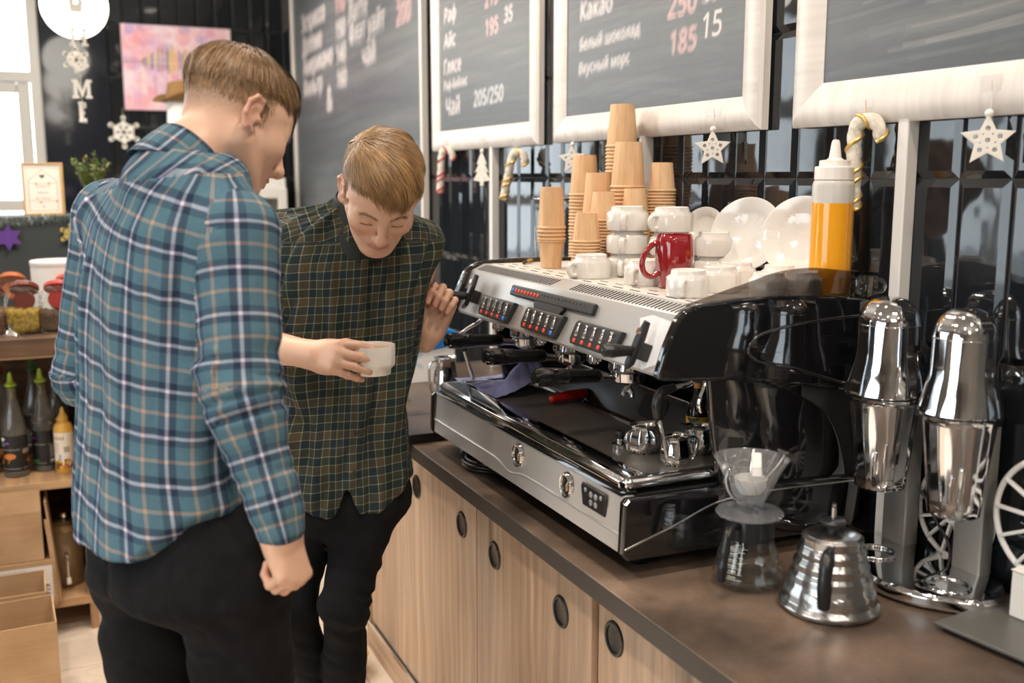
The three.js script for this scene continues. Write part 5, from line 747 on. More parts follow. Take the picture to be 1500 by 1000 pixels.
  { // potted shrub
    const o = thing('potted_plant', 'small bushy green plant in a pale pink pot', 'plant', [0.158, 1.4155, -4.53]); part(o, 'pot', turned([[0, 0], [0.032, 0], [0.043, 0.07], [0.045, 0.073], [0.041, 0.073], [0.031, 0.004], [0, 0.004]], 32, 0.6), std(lin(0.66, 0.42, 0.5), 0.5), 'pale pink pot');
    const r = rng(77), lp = [], lc = [], stems = []; for (let k = 0; k < 16; k++) { const a = r() * 6.28, L = 0.1 + r() * 0.09, t = 0.1 + r() * 0.45, tip = [Math.cos(a) * Math.sin(t) * L, 0.07 + Math.cos(t) * L, Math.sin(a) * Math.sin(t) * L]; stems.push(tube([[Math.cos(a) * 0.008, 0.06, Math.sin(a) * 0.008], [tip[0] * 0.45, 0.07 + (tip[1] - 0.07) * 0.55, tip[2] * 0.45], tip], 0.0016, 8, 5)); for (let i = 0; i < 46; i++) { const u = 0.15 + 0.85 * r(), q = [tip[0] * u, lerp(0.07, tip[1], u), tip[2] * u], b = r() * 6.28, e = r() * 1.4 - 0.3, s = 0.011 + r() * 0.012, d = V(Math.cos(b) * Math.cos(e), Math.sin(e), Math.sin(b) * Math.cos(e)), w = V(-Math.sin(b), 0.3, Math.cos(b)).multiplyScalar(s * 0.28), m = d.clone().multiplyScalar(s * 0.55), c0 = [0.10 + r() * 0.14, 0.16 + r() * 0.14, 0.03 + r() * 0.03]; const Q = V(...q), pa = Q.clone(), pb = Q.clone().add(m).add(w), pc = Q.clone().addScaledVector(d, s), pd = Q.clone().add(m).sub(w); for (const z of [pa, pb, pc, pa, pc, pd]) { lp.push(z.x, z.y, z.z); lc.push(...c0); } } }
    const g = new THREE.BufferGeometry(); g.setAttribute('position', new THREE.Float32BufferAttribute(lp, 3)); g.setAttribute('color', new THREE.Float32BufferAttribute(lc, 3)); g.computeVertexNormals(); const f = part(o, 'foliage', g, std(0xffffff, 0.6, 0, { vertexColors: true, side: THREE.DoubleSide }), 'yellowish green leaves'); f.userData.kind = 'stuff'; part(o, 'stem', join(stems), std(lin(0.12, 0.08, 0.03), 0.8)); part(o, 'soil', cyl(0.04, 0.04, 0.06, 0.066, 24), std(lin(0.03, 0.02, 0.012), 0.95)); }
  // painting on the far wall
  { const o = thing('painting', 'pink and violet abstract canvas painting on the black tiles', 'painting', [0.79, 1.975, ZF + 0.008]), w = 0.655, h = 0.515; part(o, 'canvas_block', bx(-w / 2, w / 2, 0, h, 0, 0.022, 0.003), std(lin(0.7, 0.55, 0.58), 0.8));
    const t = canvasTex(1024, 800, (c, W2, H) => { const r = rng(12); c.fillStyle = '#e7c3cc'; c.fillRect(0, 0, W2, H); const blob = (cs, n, a, s0) => { for (let i = 0; i < n; i++) { c.globalAlpha = a; c.fillStyle = cs[Math.floor(r() * cs.length)]; const x = r() * W2, y = r() * H, s = s0 * (0.4 + r()); c.beginPath(); c.ellipse(x, y, s, s * (0.4 + r() * 0.6), r() * 3, 0, 7); c.fill(); } }; blob(['#f3e3e2', '#e9a3ac', '#c7a9d8', '#f0d6da', '#df8f9b', '#d9b6dc'], 300, 0.24, 110); blob(['#9b86c9', '#e77f8f', '#fbeeea'], 110, 0.26, 55);
      c.globalAlpha = 0.45; for (let i = 0; i < 60; i++) { c.strokeStyle = ['#f2dfe0', '#eec9d0', '#dcc6e4'][i % 3]; c.lineWidth = 6 + r() * 14; const x = r() * W2; c.beginPath(); c.moveTo(x, H * 0.55); c.lineTo(x + (r() - 0.5) * 14, H * (0.7 + r() * 0.3)); c.stroke(); }
      for (let i = 0; i < 60; i++) { const u = i / 59, x = 170 + u * 720, e = Math.sin(Math.PI * Math.min(1, u * 1.25)) * (0.5 + 0.5 * r()), up = 30 + 150 * e, dn = 20 + 150 * e * r(); c.globalAlpha = 0.6; c.strokeStyle = ['#d9a92a', '#6f7c86', '#e3bd4a', '#8d97a0', '#b98fb8', '#3f5a7c'][Math.floor(r() * 6)]; c.lineWidth = 6 + r() * 9; c.beginPath(); c.moveTo(x, 350 + dn); c.lineTo(x + 3, 350 - up); c.stroke(); }
      c.globalAlpha = 0.7; c.strokeStyle = '#8a7a3a'; c.lineWidth = 6; c.beginPath(); c.moveTo(0, 350); c.lineTo(150, 348); c.quadraticCurveTo(200, 330, 260, 350); c.stroke(); c.strokeStyle = '#e8e2d2'; c.beginPath(); c.moveTo(200, 352); c.lineTo(820, 348); c.stroke(); c.globalAlpha = 0.5; c.strokeStyle = '#8b93d8'; c.lineWidth = 12; c.strokeRect(745, 90, 50, 50); c.strokeRect(770, 170, 40, 44); c.globalAlpha = 1; });
    const p = part(o, 'painted_surface', new THREE.PlaneGeometry(w - 0.004, h - 0.004), std(0xffffff, 0.6, 0, { map: t }), 'pink, violet and ochre paint'); p.position.set(0, h / 2, 0.0228); }
  // hat on a stand in front of it
  { const o = thing('felt_hat', 'brown felt hat with curled brim', 'hat', [0.735, 1.995, -6.35], 0.35); const mH = std(lin(0.20, 0.105, 0.035), 0.9), g = turned([[0, 0.125], [0.05, 0.122], [0.068, 0.112], [0.075, 0.09], [0.086, 0.0], [0.1, -0.004], [0.155, 0.008], [0.158, 0.011], [0.154, 0.013], [0.1, 0.002], [0.086, 0.006], [0, 0.006]], 56, 1.0), p = g.attributes.position; for (let i = 0; i < p.count; i++) { const x = p.getX(i), y = p.getY(i), z = p.getZ(i), q = Math.hypot(x, z); if (q > 0.09) p.setY(i, y + Math.pow((q - 0.09) / 0.065, 2) * 0.035 * (Math.pow(z / q, 2) * 1.6 - 0.45)); if (y > 0.1) p.setY(i, y - 0.022 * Math.exp(-Math.pow(z / 0.03, 2))); } g.computeVertexNormals(); part(o, 'hat_shell', toCreasedNormals(g, 1.0), mH); part(o, 'hat_band', turned([[0.0875, 0.002], [0.0885, 0.004], [0.0865, 0.026], [0.085, 0.027]], 48), std(lin(0.34, 0.16, 0.03), 0.6), 'lighter leather band');
    const s = thing('hat_stand', 'white draped stand carrying the brown hat', 'stand', [0.735, 0, -6.35]); part(s, 'pole', cyl(0.02, 0.016, 0, 1.9, 20), M.white); part(s, 'stand_base', turned([[0, 0], [0.1, 0], [0.1, 0.015], [0.03, 0.03], [0, 0.03]], 32), M.white); part(s, 'stand_head', (() => { const b = turned([[0, 1.72], [0.05, 1.73], [0.075, 1.78], [0.083, 1.85], [0.08, 1.93], [0.078, 1.994], [0, 1.997]], 32, 1); return b; })(), M.whiteSoft, 'rounded white head form'); part(s, 'pompom', new THREE.SphereGeometry(0.04, 20, 16).translate(0.05, 1.86, 0.09), M.whiteSoft, 'fluffy white ball'); }
  // white glass-door refrigerator in the far corner
  { const o = thing('refrigerator', 'white glass-door refrigerator in the far corner', 'refrigerator', [1.08, 0, -6.56]); part(o, 'cabinet_body', join([bx(-0.235, -0.2, 0, 1.56, -0.3, 0.26, 0.004), bx(0.2, 0.235, 0, 1.56, -0.3, 0.26, 0.004), bx(-0.2, 0.2, 1.45, 1.56, -0.3, 0.26), bx(-0.2, 0.2, 0, 0.12, -0.3, 0.26), bx(-0.2, 0.2, 0.12, 1.45, -0.3, -0.27)]), M.white); const d = part(o, 'door_frame', join([bx(-0.233, -0.18, 0.1, 1.5, 0.262, 0.3, 0.004), bx(0.18, 0.233, 0.1, 1.5, 0.262, 0.3, 0.004), bx(-0.18, 0.18, 1.44, 1.5, 0.262, 0.3), bx(-0.18, 0.18, 0.1, 0.16, 0.262, 0.3)]), M.white); part(d, 'door_glass', bx(-0.18, 0.18, 0.16, 1.44, 0.278, 0.284), M.glass); part(d, 'handle', bx(-0.22, -0.2, 0.7, 1.1, 0.3, 0.325, 0.004), M.frameGrey); for (const y of [0.45, 0.8, 1.12]) part(o, 'shelf', bx(-0.198, 0.198, y, y + 0.012, -0.26, 0.24), M.frameGrey); }
  // globe lamps in a row along the room
  const mGlobe = std(lin(0.9, 0.9, 0.88), 0.4, 0, { emissive: lin(1, 0.93, 0.82), emissiveIntensity: 9 });
  [[0.172, 2.392, -5.62, 'near the hanging letters'], [0.172, 2.392, -3.5, 'above the bar'], [0.172, 2.392, 0.9, 'at the back of the room']].forEach(([x, y, z, w]) => {
    const o = thing('globe_lamp', 'glowing white globe pendant lamp ' + w, 'lamp', [x, y, z]); part(o, 'globe_light', new THREE.SphereGeometry(0.155, 40, 28), mGlobe, 'glowing white glass globe'); part(o, 'lamp_cord', cyl(0.003, 0.003, 0.18, CEIL - y, 8), M.blackPlastic); part(o, 'lamp_holder', cyl(0.03, 0.025, 0.15, 0.2, 20), M.blackPlastic);
    const l = new THREE.PointLight(lin(1, 0.9, 0.76), 4, 0, 2); l.castShadow = true; l.shadow.radius = 7.5; l.position.set(x, y, z); scene.add(l);
  });
  // letters on a string
  { const zc = -5.12, o = thing('letter_garland', 'white wooden letters and little house hanging on a string', 'ornament', [0.163, CEIL, zc]); const y = (v) => v - CEIL;
    part(o, 'string', tube([[0, 0, 0], [0.001, -0.5, 0], [0, y(1.83), 0]], 0.0012, 20, 6), M.string);
    const E = (pts, x, yy, s, name, hole) => { const sh = new THREE.Shape(pts.map(([a, b]) => new THREE.Vector2((a - 0.5) * s, (b - 0.5) * s))); if (hole) { const h = new THREE.Path(); h.absellipse(0, 0, hole[0] * s, hole[1] * s, 0, 6.2832, true); sh.holes.push(h); } part(o, name, extr(sh, 0.012, 0.001, 1, 16).translate(x, y(yy), -0.006), mCarve); };
    E([[0.22, 0.0], [0.78, 0.0], [0.86, 0.55], [0.5, 1.0], [0.14, 0.55]], 0, 2.335, 0.088, 'house', [0.1, 0.1]);
    const Hs = [[0, 0], [0.36, 0], [0.36, 0.14], [0.28, 0.14], [0.28, 0.43], [0.72, 0.43], [0.72, 0.14], [0.64, 0.14], [0.64, 0], [1, 0], [1, 0.14], [0.9, 0.14], [0.9, 0.86], [1, 0.86], [1, 1], [0.64, 1], [0.64, 0.86], [0.72, 0.86], [0.72, 0.57], [0.28, 0.57], [0.28, 0.86], [0.36, 0.86], [0.36, 1], [0, 1], [0, 0.86], [0.1, 0.86], [0.1, 0.14], [0, 0.14]]; E(Hs, 0.003, 2.185, 0.078, 'letter_h');
    E(Array.from({ length: 32 }, (_, i) => [0.5 + 0.42 * Math.cos(i / 32 * 6.2832), 0.5 + 0.5 * Math.sin(i / 32 * 6.2832)]), 0.0, 2.075, 0.078, 'letter_o', [0.25, 0.32]);
    const Ms = [[0, 0], [0.34, 0], [0.34, 0.14], [0.26, 0.14], [0.26, 0.68], [0.46, 0.08], [0.54, 0.08], [0.74, 0.68], [0.74, 0.14], [0.66, 0.14], [0.66, 0], [1, 0], [1, 0.14], [0.92, 0.14], [0.92, 0.86], [1, 0.86], [1, 1], [0.72, 1], [0.5, 0.4], [0.28, 1], [0, 1], [0, 0.86], [0.08, 0.86], [0.08, 0.14], [0, 0.14]]; E(Ms, 0.004, 1.958, 0.082, 'letter_m');
    const f = part(o, 'letter_e', extr([[0, 0], [0.07, 0], [0.07, 0.02], [0.062, 0.02], [0.058, 0.012], [0.03, 0.012], [0.03, 0.036], [0.045, 0.036], [0.045, 0.05], [0.03, 0.05], [0.03, 0.076], [0.058, 0.076], [0.062, 0.066], [0.07, 0.066], [0.07, 0.09], [0, 0.09], [0, 0.08], [0.01, 0.078], [0.01, 0.012], [0, 0.01]], 0.014, 0.001, 1).translate(-0.035, -0.045, -0.007), mCarve); f.position.set(0, y(1.855), 0); f.rotation.y = 1.25;
    const w = part(o, 'snowflake', flakeShape(0.05, 0.014, [0.5]), mCarve); w.position.set(-0.012, y(2.095), -0.09); }
  // low yellow tub on the floor beyond the standing man
  { const o = thing('yellow_tub', 'low yellow plastic tub on the floor behind the trouser leg', 'tub', [0.735, 0.001, -3.02]), mY = std(lin(0.72, 0.42, 0.01), 0.4); part(o, 'tub_wall', turned([[0, 0.003], [0.07, 0], [0.076, 0.004], [0.09, 0.075], [0.094, 0.078], [0.094, 0.084], [0.088, 0.085], [0.073, 0.008], [0, 0.007]], 40, 0.6), mY); part(o, 'tub_handle', tube([[0.092, 0.08, 0], [0.1, 0.07, 0.03], [0.06, 0.066, 0.078], [0, 0.064, 0.1], [-0.06, 0.066, 0.078], [-0.1, 0.07, 0.03], [-0.092, 0.08, 0]], 0.003, 40, 8), mY); }
}
// ---------- people ----------
// distance fields
const smin = (a, b, k) => { const h = Math.max(k - Math.abs(a - b), 0) / k; return Math.min(a, b) - h * h * k * 0.25; };
const smax = (a, b, k) => -smin(-a, -b, k);
function cap(x, y, z, a, b, ra, rb) { const ex = b[0] - a[0], ey = b[1] - a[1], ez = b[2] - a[2], wx = x - a[0], wy = y - a[1], wz = z - a[2], t = clamp((wx * ex + wy * ey + wz * ez) / (ex * ex + ey * ey + ez * ez)); return Math.hypot(wx - ex * t, wy - ey * t, wz - ez * t) - (ra + (rb - ra) * t); }
const ell = (x, y, z, a, b, c) => { const k = Math.hypot(x / a, y / b, z / c), g = Math.hypot(x / (a * a), y / (b * b), z / (c * c)); return g < 1e-9 ? -Math.min(a, b, c) : k * (k - 1) / g; };
const ball = (x, y, z, cx, cy, cz, r) => Math.hypot(x - cx, y - cy, z - cz) - r;
// naive surface nets over a box, skipping blocks far from the surface; returns { pos, nrm, idx }
function skin(f, lo, hi, h) {
  const B = 6, nb = [0, 1, 2].map((i) => Math.ceil((hi[i] - lo[i]) / h / B) + 1), n = nb.map((b) => b * B + 1), val = new Float32Array(n[0] * n[1] * n[2]).fill(1), half = h * B / 2, diag = half * 1.7321 * 1.25 + h;
  const at = (i, j, k) => (i * n[1] + j) * n[2] + k;
  for (let a = 0; a < nb[0]; a++) for (let b = 0; b < nb[1]; b++) for (let c = 0; c < nb[2]; c++) {
    const d = f(lo[0] + a * B * h + half, lo[1] + b * B * h + half, lo[2] + c * B * h + half);
    const far = Math.abs(d) > diag * 1.5;
    for (let i = 0; i <= B; i++) for (let j = 0; j <= B; j++) for (let k = 0; k <= B; k++) { const q = at(a * B + i, b * B + j, c * B + k); if (far) { if (val[q] === 1) val[q] = d; } else val[q] = f(lo[0] + (a * B + i) * h, lo[1] + (b * B + j) * h, lo[2] + (c * B + k) * h); }
  }
  const id = new Int32Array(val.length).fill(-1), pos = [], idx = [];
  const E = [[0, 1], [0, 2], [0, 4], [1, 3], [1, 5], [2, 3], [2, 6], [3, 7], [4, 5], [4, 6], [5, 7], [6, 7]], v = new Float64Array(8);
  for (let i = 0; i < n[0] - 1; i++) for (let j = 0; j < n[1] - 1; j++) for (let k = 0; k < n[2] - 1; k++) {
    let m = 0; for (let c = 0; c < 8; c++) { v[c] = val[at(i + (c & 1), j + ((c >> 1) & 1), k + (c >> 2))]; if (v[c] < 0) m++; }
    if (m === 0 || m === 8) continue;
    let x = 0, y = 0, z = 0, e = 0; for (const [p, q] of E) if ((v[p] < 0) !== (v[q] < 0)) { const t = v[p] / (v[p] - v[q]); x += lerp(p & 1, q & 1, t); y += lerp((p >> 1) & 1, (q >> 1) & 1, t); z += lerp(p >> 2, q >> 2, t); e++; }
    id[at(i, j, k)] = pos.length / 3; pos.push(lo[0] + (i + x / e) * h, lo[1] + (j + y / e) * h, lo[2] + (k + z / e) * h);
  }
  for (let i = 1; i < n[0] - 1; i++) for (let j = 1; j < n[1] - 1; j++) for (let k = 1; k < n[2] - 1; k++) {
    const s = val[at(i, j, k)] < 0;
    const quad = (a, b, c, d, flip) => { if (a < 0 || b < 0 || c < 0 || d < 0) return; flip ? idx.push(a, c, b, a, d, c) : idx.push(a, b, c, a, c, d); };
    if (s !== (val[at(i + 1, j, k)] < 0)) quad(id[at(i, j - 1, k - 1)], id[at(i, j, k - 1)], id[at(i, j, k)], id[at(i, j - 1, k)], !s);
    if (s !== (val[at(i, j + 1, k)] < 0)) quad(id[at(i - 1, j, k - 1)], id[at(i - 1, j, k)], id[at(i, j, k)], id[at(i, j, k - 1)], !s);
    if (s !== (val[at(i, j, k + 1)] < 0)) quad(id[at(i - 1, j - 1, k)], id[at(i, j - 1, k)], id[at(i, j, k)], id[at(i - 1, j, k)], !s);
  }
  const nrm = new Float32Array(pos.length), e = h * 0.6;
  for (let p = 0; p < pos.length; p += 3) { const x = pos[p], y = pos[p + 1], z = pos[p + 2]; let gx = f(x + e, y, z) - f(x - e, y, z), gy = f(x, y + e, z) - f(x, y - e, z), gz = f(x, y, z + e) - f(x, y, z - e); const l = Math.hypot(gx, gy, gz) || 1; nrm[p] = gx / l; nrm[p + 1] = gy / l; nrm[p + 2] = gz / l; }
  return { pos, nrm, idx };
}
// mesh -> geometry with colours
function coloured(s, col) { const g = new THREE.BufferGeometry(), c = new Float32Array(s.pos.length); for (let i = 0; i < s.pos.length; i += 3) { const k = col(s.pos[i], s.pos[i + 1], s.pos[i + 2]); c[i] = k[0]; c[i + 1] = k[1]; c[i + 2] = k[2]; } g.setAttribute('position', new THREE.Float32BufferAttribute(s.pos, 3)); g.setAttribute('normal', new THREE.BufferAttribute(s.nrm, 3)); g.setAttribute('color', new THREE.BufferAttribute(c, 3)); g.setIndex(s.idx); return g; }
// mesh -> cloth geometry; uvOf(x, y, z, patch), patchOf(x, y, z); per-triangle so that seams stay sharp
function clothGeo(s, patchOf, uvOf, wrap) {
  const T = s.idx.length, P = new Float32Array(T * 3), N = new Float32Array(T * 3), U = new Float32Array(T * 2);
  for (let t = 0; t < T; t += 3) {
    let cx = 0, cy = 0, cz = 0; for (let c = 0; c < 3; c++) { const q = s.idx[t + c] * 3; cx += s.pos[q] / 3; cy += s.pos[q + 1] / 3; cz += s.pos[q + 2] / 3; }
    const pt = patchOf(cx, cy, cz); let u0 = 0;
    for (let c = 0; c < 3; c++) { const q = s.idx[t + c] * 3; for (let e = 0; e < 3; e++) { P[(t + c) * 3 + e] = s.pos[q + e]; N[(t + c) * 3 + e] = s.nrm[q + e]; } const w = uvOf(s.pos[q], s.pos[q + 1], s.pos[q + 2], pt); let u = w[0]; if (w[2]) { if (c === 0) u0 = u; else { while (u - u0 > w[2] / 2) u -= w[2]; while (u - u0 < -w[2] / 2) u += w[2]; } } U[(t + c) * 2] = u; U[(t + c) * 2 + 1] = w[1]; }
  }
  const g = new THREE.BufferGeometry(); g.setAttribute('position', new THREE.BufferAttribute(P, 3)); g.setAttribute('normal', new THREE.BufferAttribute(N, 3)); g.setAttribute('uv', new THREE.BufferAttribute(U, 2)); return g;
}
const camVec = (r, u, t) => RT.clone().multiplyScalar(r).addScaledVector(UPV, u).addScaledVector(FW, -t).normalize();   // camera right, up, towards the camera
const A3 = (v) => [v.x, v.y, v.z];
const J = (px, py, d) => A3(atD(px, py, d));
const mixc = (a, b, t) => [lerp(a[0], b[0], t), lerp(a[1], b[1], t), lerp(a[2], b[2], t)];

// ----- head: x = person's left, y = up, z = forward; chin at -0.115, crown at +0.115 -----
function headField(x, y, z) {
  const ax = Math.abs(x);
  let d = ell(x, y - 0.036, z + 0.016, 0.0735, 0.079, 0.094);
  d = smin(d, ell(x, y - 0.025, z - 0.03, 0.064, 0.062, 0.056), 0.03);
  d = smin(d, ell(x, y + 0.04, z - 0.034, 0.055, 0.07, 0.048), 0.03);
  d = smin(d, cap(ax, y, z, [0.052, -0.045, -0.002], [0.02, -0.096, 0.058], 0.0185, 0.0165), 0.028);
  d = smin(d, ball(ax, y, z, 0.041, -0.022, 0.053, 0.0255), 0.025);
  d = smin(d, ell(x, y + 0.1, z - 0.066, 0.022, 0.017, 0.019), 0.02);
  d = smin(d, cap(ax, y, z, [0.01, 0.0155, 0.0805], [0.045, 0.0125, 0.064], 0.0095, 0.0085), 0.014);
  d = smax(d, -ball(ax, y, z, 0.032, -0.003, 0.0955, 0.0145), 0.016);
  d = smin(d, ball(ax, y, z, 0.0315, -0.003, 0.0685, 0.0137), 0.004);
  // lower lid crease and lash line of the lowered lid
  d = smax(d, -cap(ax, y, z, [0.022, -0.0112, 0.0835], [0.042, -0.0105, 0.0785], 0.0014, 0.0012), 0.003);
  d = smin(d, cap(x, y, z, [0, 0.01, 0.083], [0, -0.03, 0.1045], 0.0078, 0.0095), 0.014);
  d = smin(d, ball(x, y, z, 0, -0.035, 0.1045, 0.0108), 0.01);
  d = smin(d, ball(ax, y, z, 0.0118, -0.0395, 0.0935, 0.0078), 0.007);
  d = smax(d, -ell(ax - 0.0058, y + 0.0462, z - 0.0985, 0.0032, 0.003, 0.0052), 0.003);
  d = smin(d, ell(x, y + 0.062, z - 0.071, 0.027, 0.024, 0.019), 0.016);
  d = smin(d, cap(ax, y, z, [0.004, -0.0605, 0.0912], [0.022, -0.0642, 0.0785], 0.0048, 0.0026), 0.005);
  d = smin(d, cap(ax, y, z, [0, -0.0712, 0.0892], [0.018, -0.067, 0.0792], 0.0058, 0.0028), 0.005);
  d = smax(d, -cap(ax, y, z, [0, -0.0658, 0.0965], [0.0235, -0.066, 0.0815], 0.0012, 0.0012), 0.0025);
  // ear
  if (ax > 0.055 && Math.abs(y) < 0.06) {
    let e = ell(ax - 0.0785, (y + 0.001), (z + 0.016) + (ax - 0.0785) * 0.75, 0.0062, 0.028, 0.0155);
    const R = 0.0042, P = [[0.071, 0.012, 0.0], [0.0785, 0.0265, -0.006], [0.0845, 0.0265, -0.02], [0.0885, 0.011, -0.0305], [0.0855, -0.01, -0.0285], [0.079, -0.026, -0.015], [0.0735, -0.028, -0.004]];
    for (let i = 0; i < 6; i++) e = smin(e, cap(ax, y, z, P[i], P[i + 1], i === 5 ? 0.006 : R, i >= 4 ? 0.006 : R), 0.004);
    e = smax(e, -ell(ax - 0.0885, y + 0.003, z + 0.0105, 0.0085, 0.0135, 0.0085), 0.004);
    e = smax(e, -cap(ax, y, z, [0.0855, 0.018, -0.008], [0.09, 0.008, -0.0215], 0.0032, 0.003), 0.003);
    e = smin(e, ball(ax, y, z, 0.0775, -0.006, 0.0005, 0.0052), 0.004);
    d = smin(d, e, 0.006);
  }
  return d;
}
const SKIN = [0.60, 0.375, 0.27], BLUSH = [0.56, 0.25, 0.19], LIP = [0.46, 0.19, 0.165];
function headColour(x, y, z, hair, fade) {
  const ax = Math.abs(x); let c = SKIN.slice();
  const n = fbm(x * 60, y * 60, z * 60, 3); c = c.map((v) => v * (1 + 0.05 * n));
  c = mixc(c, BLUSH, 0.55 * smooth(0.074, 0.086, ax) * smooth(0.05, 0.03, Math.abs(y)));
  c = mixc(c, BLUSH, 0.4 * Math.exp(-(Math.pow((ax - 0.04) / 0.022, 2) + Math.pow((y + 0.03) / 0.02, 2))) * smooth(0.02, 0.05, z));
  c = mixc(c, BLUSH, 0.35 * Math.exp(-(Math.pow(x / 0.014, 2) + Math.pow((y + 0.036) / 0.014, 2))) * smooth(0.085, 0.1, z));
  const lip = Math.exp(-Math.pow((y + 0.0655) / 0.0088, 4)) * smooth(0.0265, 0.02, ax) * smooth(0.076, 0.084, z); c = mixc(c, LIP, 0.75 * lip);
  // brows, lashes
  const by = 0.0165 + 0.004 * smooth(0.012, 0.034, ax) - 0.006 * smooth(0.036, 0.052, ax), brow = Math.exp(-Math.pow((y - by) / 0.0045, 4)) * smooth(0.01, 0.016, ax) * smooth(0.056, 0.047, ax) * smooth(0.045, 0.06, z);
  c = mixc(c, hair.map((v) => v * 0.3), brow * (0.8 + 0.3 * noise3(x * 500, y * 160, z * 300)));
  const lash = Math.exp(-Math.pow((y + 0.0108 - 0.0012 * Math.abs(ax - 0.032) / 0.01) / 0.0021, 2)) * smooth(0.018, 0.021, ax) * smooth(0.047, 0.043, ax) * smooth(0.06, 0.07, z); c = mixc(c, [0.03, 0.02, 0.015], 0.85 * lash);
  // cropped stubble round the back and sides
  if (fade) { const s = fade(x, y, z); c = mixc(c, mixc(hair, [0.10, 0.075, 0.065], 0.6), 0.92 * s * (0.8 + 0.3 * noise3(x * 420, y * 420, z * 420))); }
  return c;
}
// height of the hairline round the head (angle 0 = front), and how far above it a point lies
const hairline = (x, y, z) => { const a = Math.abs(Math.atan2(x, z + 0.02)); return y - (a < 0.9 ? lerp(0.053, 0.043, a / 0.9) : a < 1.55 ? lerp(0.045, 0.036, (a - 0.9) / 0.65) : lerp(0.036, 0.012, smooth(1.55, 2.9, a))); };
// ----- hand: x = thumb side, y = fingers, z = back of the hand; origin at the wrist -----
function handField(curl, spread, thumb) {
  const segs = [], W = [[0.026, 0.088, 0.043, 0.026, 0.021, 0.0092], [0.007, 0.093, 0.047, 0.029, 0.022, 0.0094], [-0.011, 0.089, 0.043, 0.027, 0.021, 0.009], [-0.0275, 0.08, 0.034, 0.021, 0.019, 0.0082]];
  W.forEach(([x, y, a, b, c, r], i) => {
    const k = curl[i], s = spread[i], p0 = [x, y, 0.002]; let ang = k[0]; const dir = (t) => [Math.sin(s) * Math.cos(t), Math.cos(s) * Math.cos(t), -Math.sin(t)];
    const p = [p0]; [a, b, c].forEach((l, j) => { if (j) ang += k[j]; const d = dir(ang), q = p[p.length - 1]; p.push([q[0] + d[0] * l, q[1] + d[1] * l, q[2] + d[2] * l]); });
    segs.push([[x * 0.55, 0.03, -0.002], p0, 0.0125, r * 1.2, 0.014, i]); for (let j = 0; j < 3; j++) segs.push([p[j], p[j + 1], r * (1.06 - j * 0.09), r * (0.98 - j * 0.1), 0.0035, i]);
  });
  for (let j = 0; j < thumb.length - 1; j++) segs.push([thumb[j], thumb[j + 1], [0.0155, 0.0118, 0.0105][j], [0.0122, 0.0105, 0.0085][j], j ? 0.004 : 0.016, 4]);
  const tips = segs.filter((s, i) => i % 4 === 3 && i < 16).map((s) => s[1]); tips.push(thumb[thumb.length - 1]);
  const f = (x, y, z) => {
    let d = ell(x + 0.001, y - 0.05, z, 0.034, 0.052, 0.0145);
    d = smin(d, ell(x - 0.018, y - 0.034, z + 0.012, 0.017, 0.03, 0.014), 0.012); d = smin(d, ell(x + 0.024, y - 0.036, z + 0.01, 0.012, 0.032, 0.013), 0.012);
    d = smin(d, cap(x, y, z, [0, -0.03, 0], [0, 0.012, 0], 0.024, 0.0235), 0.03);
    const fing = [9, 9, 9, 9, 9]; for (const s of segs) { const e = cap(x, y, z, s[0], s[1], s[2], s[3]); if (s[4] > 0.01) d = smin(d, e, s[4]); else fing[s[5]] = smin(fing[s[5]], e, 0.004); }
    for (const q of fing) d = smin(d, q, 0.0045);
    return d;
  };
  return { f, tips, segs };
}
// place a local field in the world: origin o and three unit axes
const placed = (f, o, X, Y, Z, k = 1) => (x, y, z) => { const a = x - o[0], b = y - o[1], c = z - o[2]; return k * f((a * X.x + b * X.y + c * X.z) / k, (a * Y.x + b * Y.y + c * Y.z) / k, (a * Z.x + b * Z.y + c * Z.z) / k); };
const local = (o, X, Y, Z, k = 1) => (x, y, z) => { const a = (x - o[0]) / k, b = (y - o[1]) / k, c = (z - o[2]) / k; return [a * X.x + b * X.y + c * X.z, a * Y.x + b * Y.y + c * Y.z, a * Z.x + b * Z.y + c * Z.z]; };
const around = (p, r) => [[p[0] - r, p[1] - r, p[2] - r], [p[0] + r, p[1] + r, p[2] + r]];

// ----- torso as stacked rings: stations [y, x, z, half width, half depth] sorted by falling y -----
function torsoOf(st, F, pw = 2.35) {
  const R = V(-F.z, 0, F.x), ys = st.map((s) => s[0]);                 // R = to the person's right
  const at = (y) => { if (y >= ys[0]) return st[0]; if (y <= ys[ys.length - 1]) return st[st.length - 1]; let i = 0; while (y < ys[i + 1]) i++; const a = st[Math.max(0, i - 1)], b = st[i], c = st[i + 1], d = st[Math.min(st.length - 1, i + 2)], t = (b[0] - y) / (b[0] - c[0]); return b.map((v, k) => { const m0 = (c[k] - a[k]) / 2, m1 = (d[k] - b[k]) / 2, t2 = t * t, t3 = t2 * t; return (2 * t3 - 3 * t2 + 1) * v + (t3 - 2 * t2 + t) * m0 + (-2 * t3 + 3 * t2) * c[k] + (t3 - t2) * m1; }); };
  const loc = (x, y, z) => { const s = at(y), a = x - s[1], b = z - s[2]; return [a * R.x + b * R.z, a * F.x + b * F.z, s[3], s[4]]; };
  const f = (x, y, z) => { const [lx, lz, a, b] = loc(x, y, z), rr = Math.pow(Math.pow(Math.abs(lx / a), pw) + Math.pow(Math.abs(lz / b), pw), 1 / pw); let d = (rr - 1) * Math.min(a, b) * (rr > 1 ? 1 : 1); const over = Math.max(y - ys[0], ys[ys.length - 1] - y); if (over > -0.02) d = smax(d, over, 0.03); return d; };
  return { f, loc, at, R, F };
}
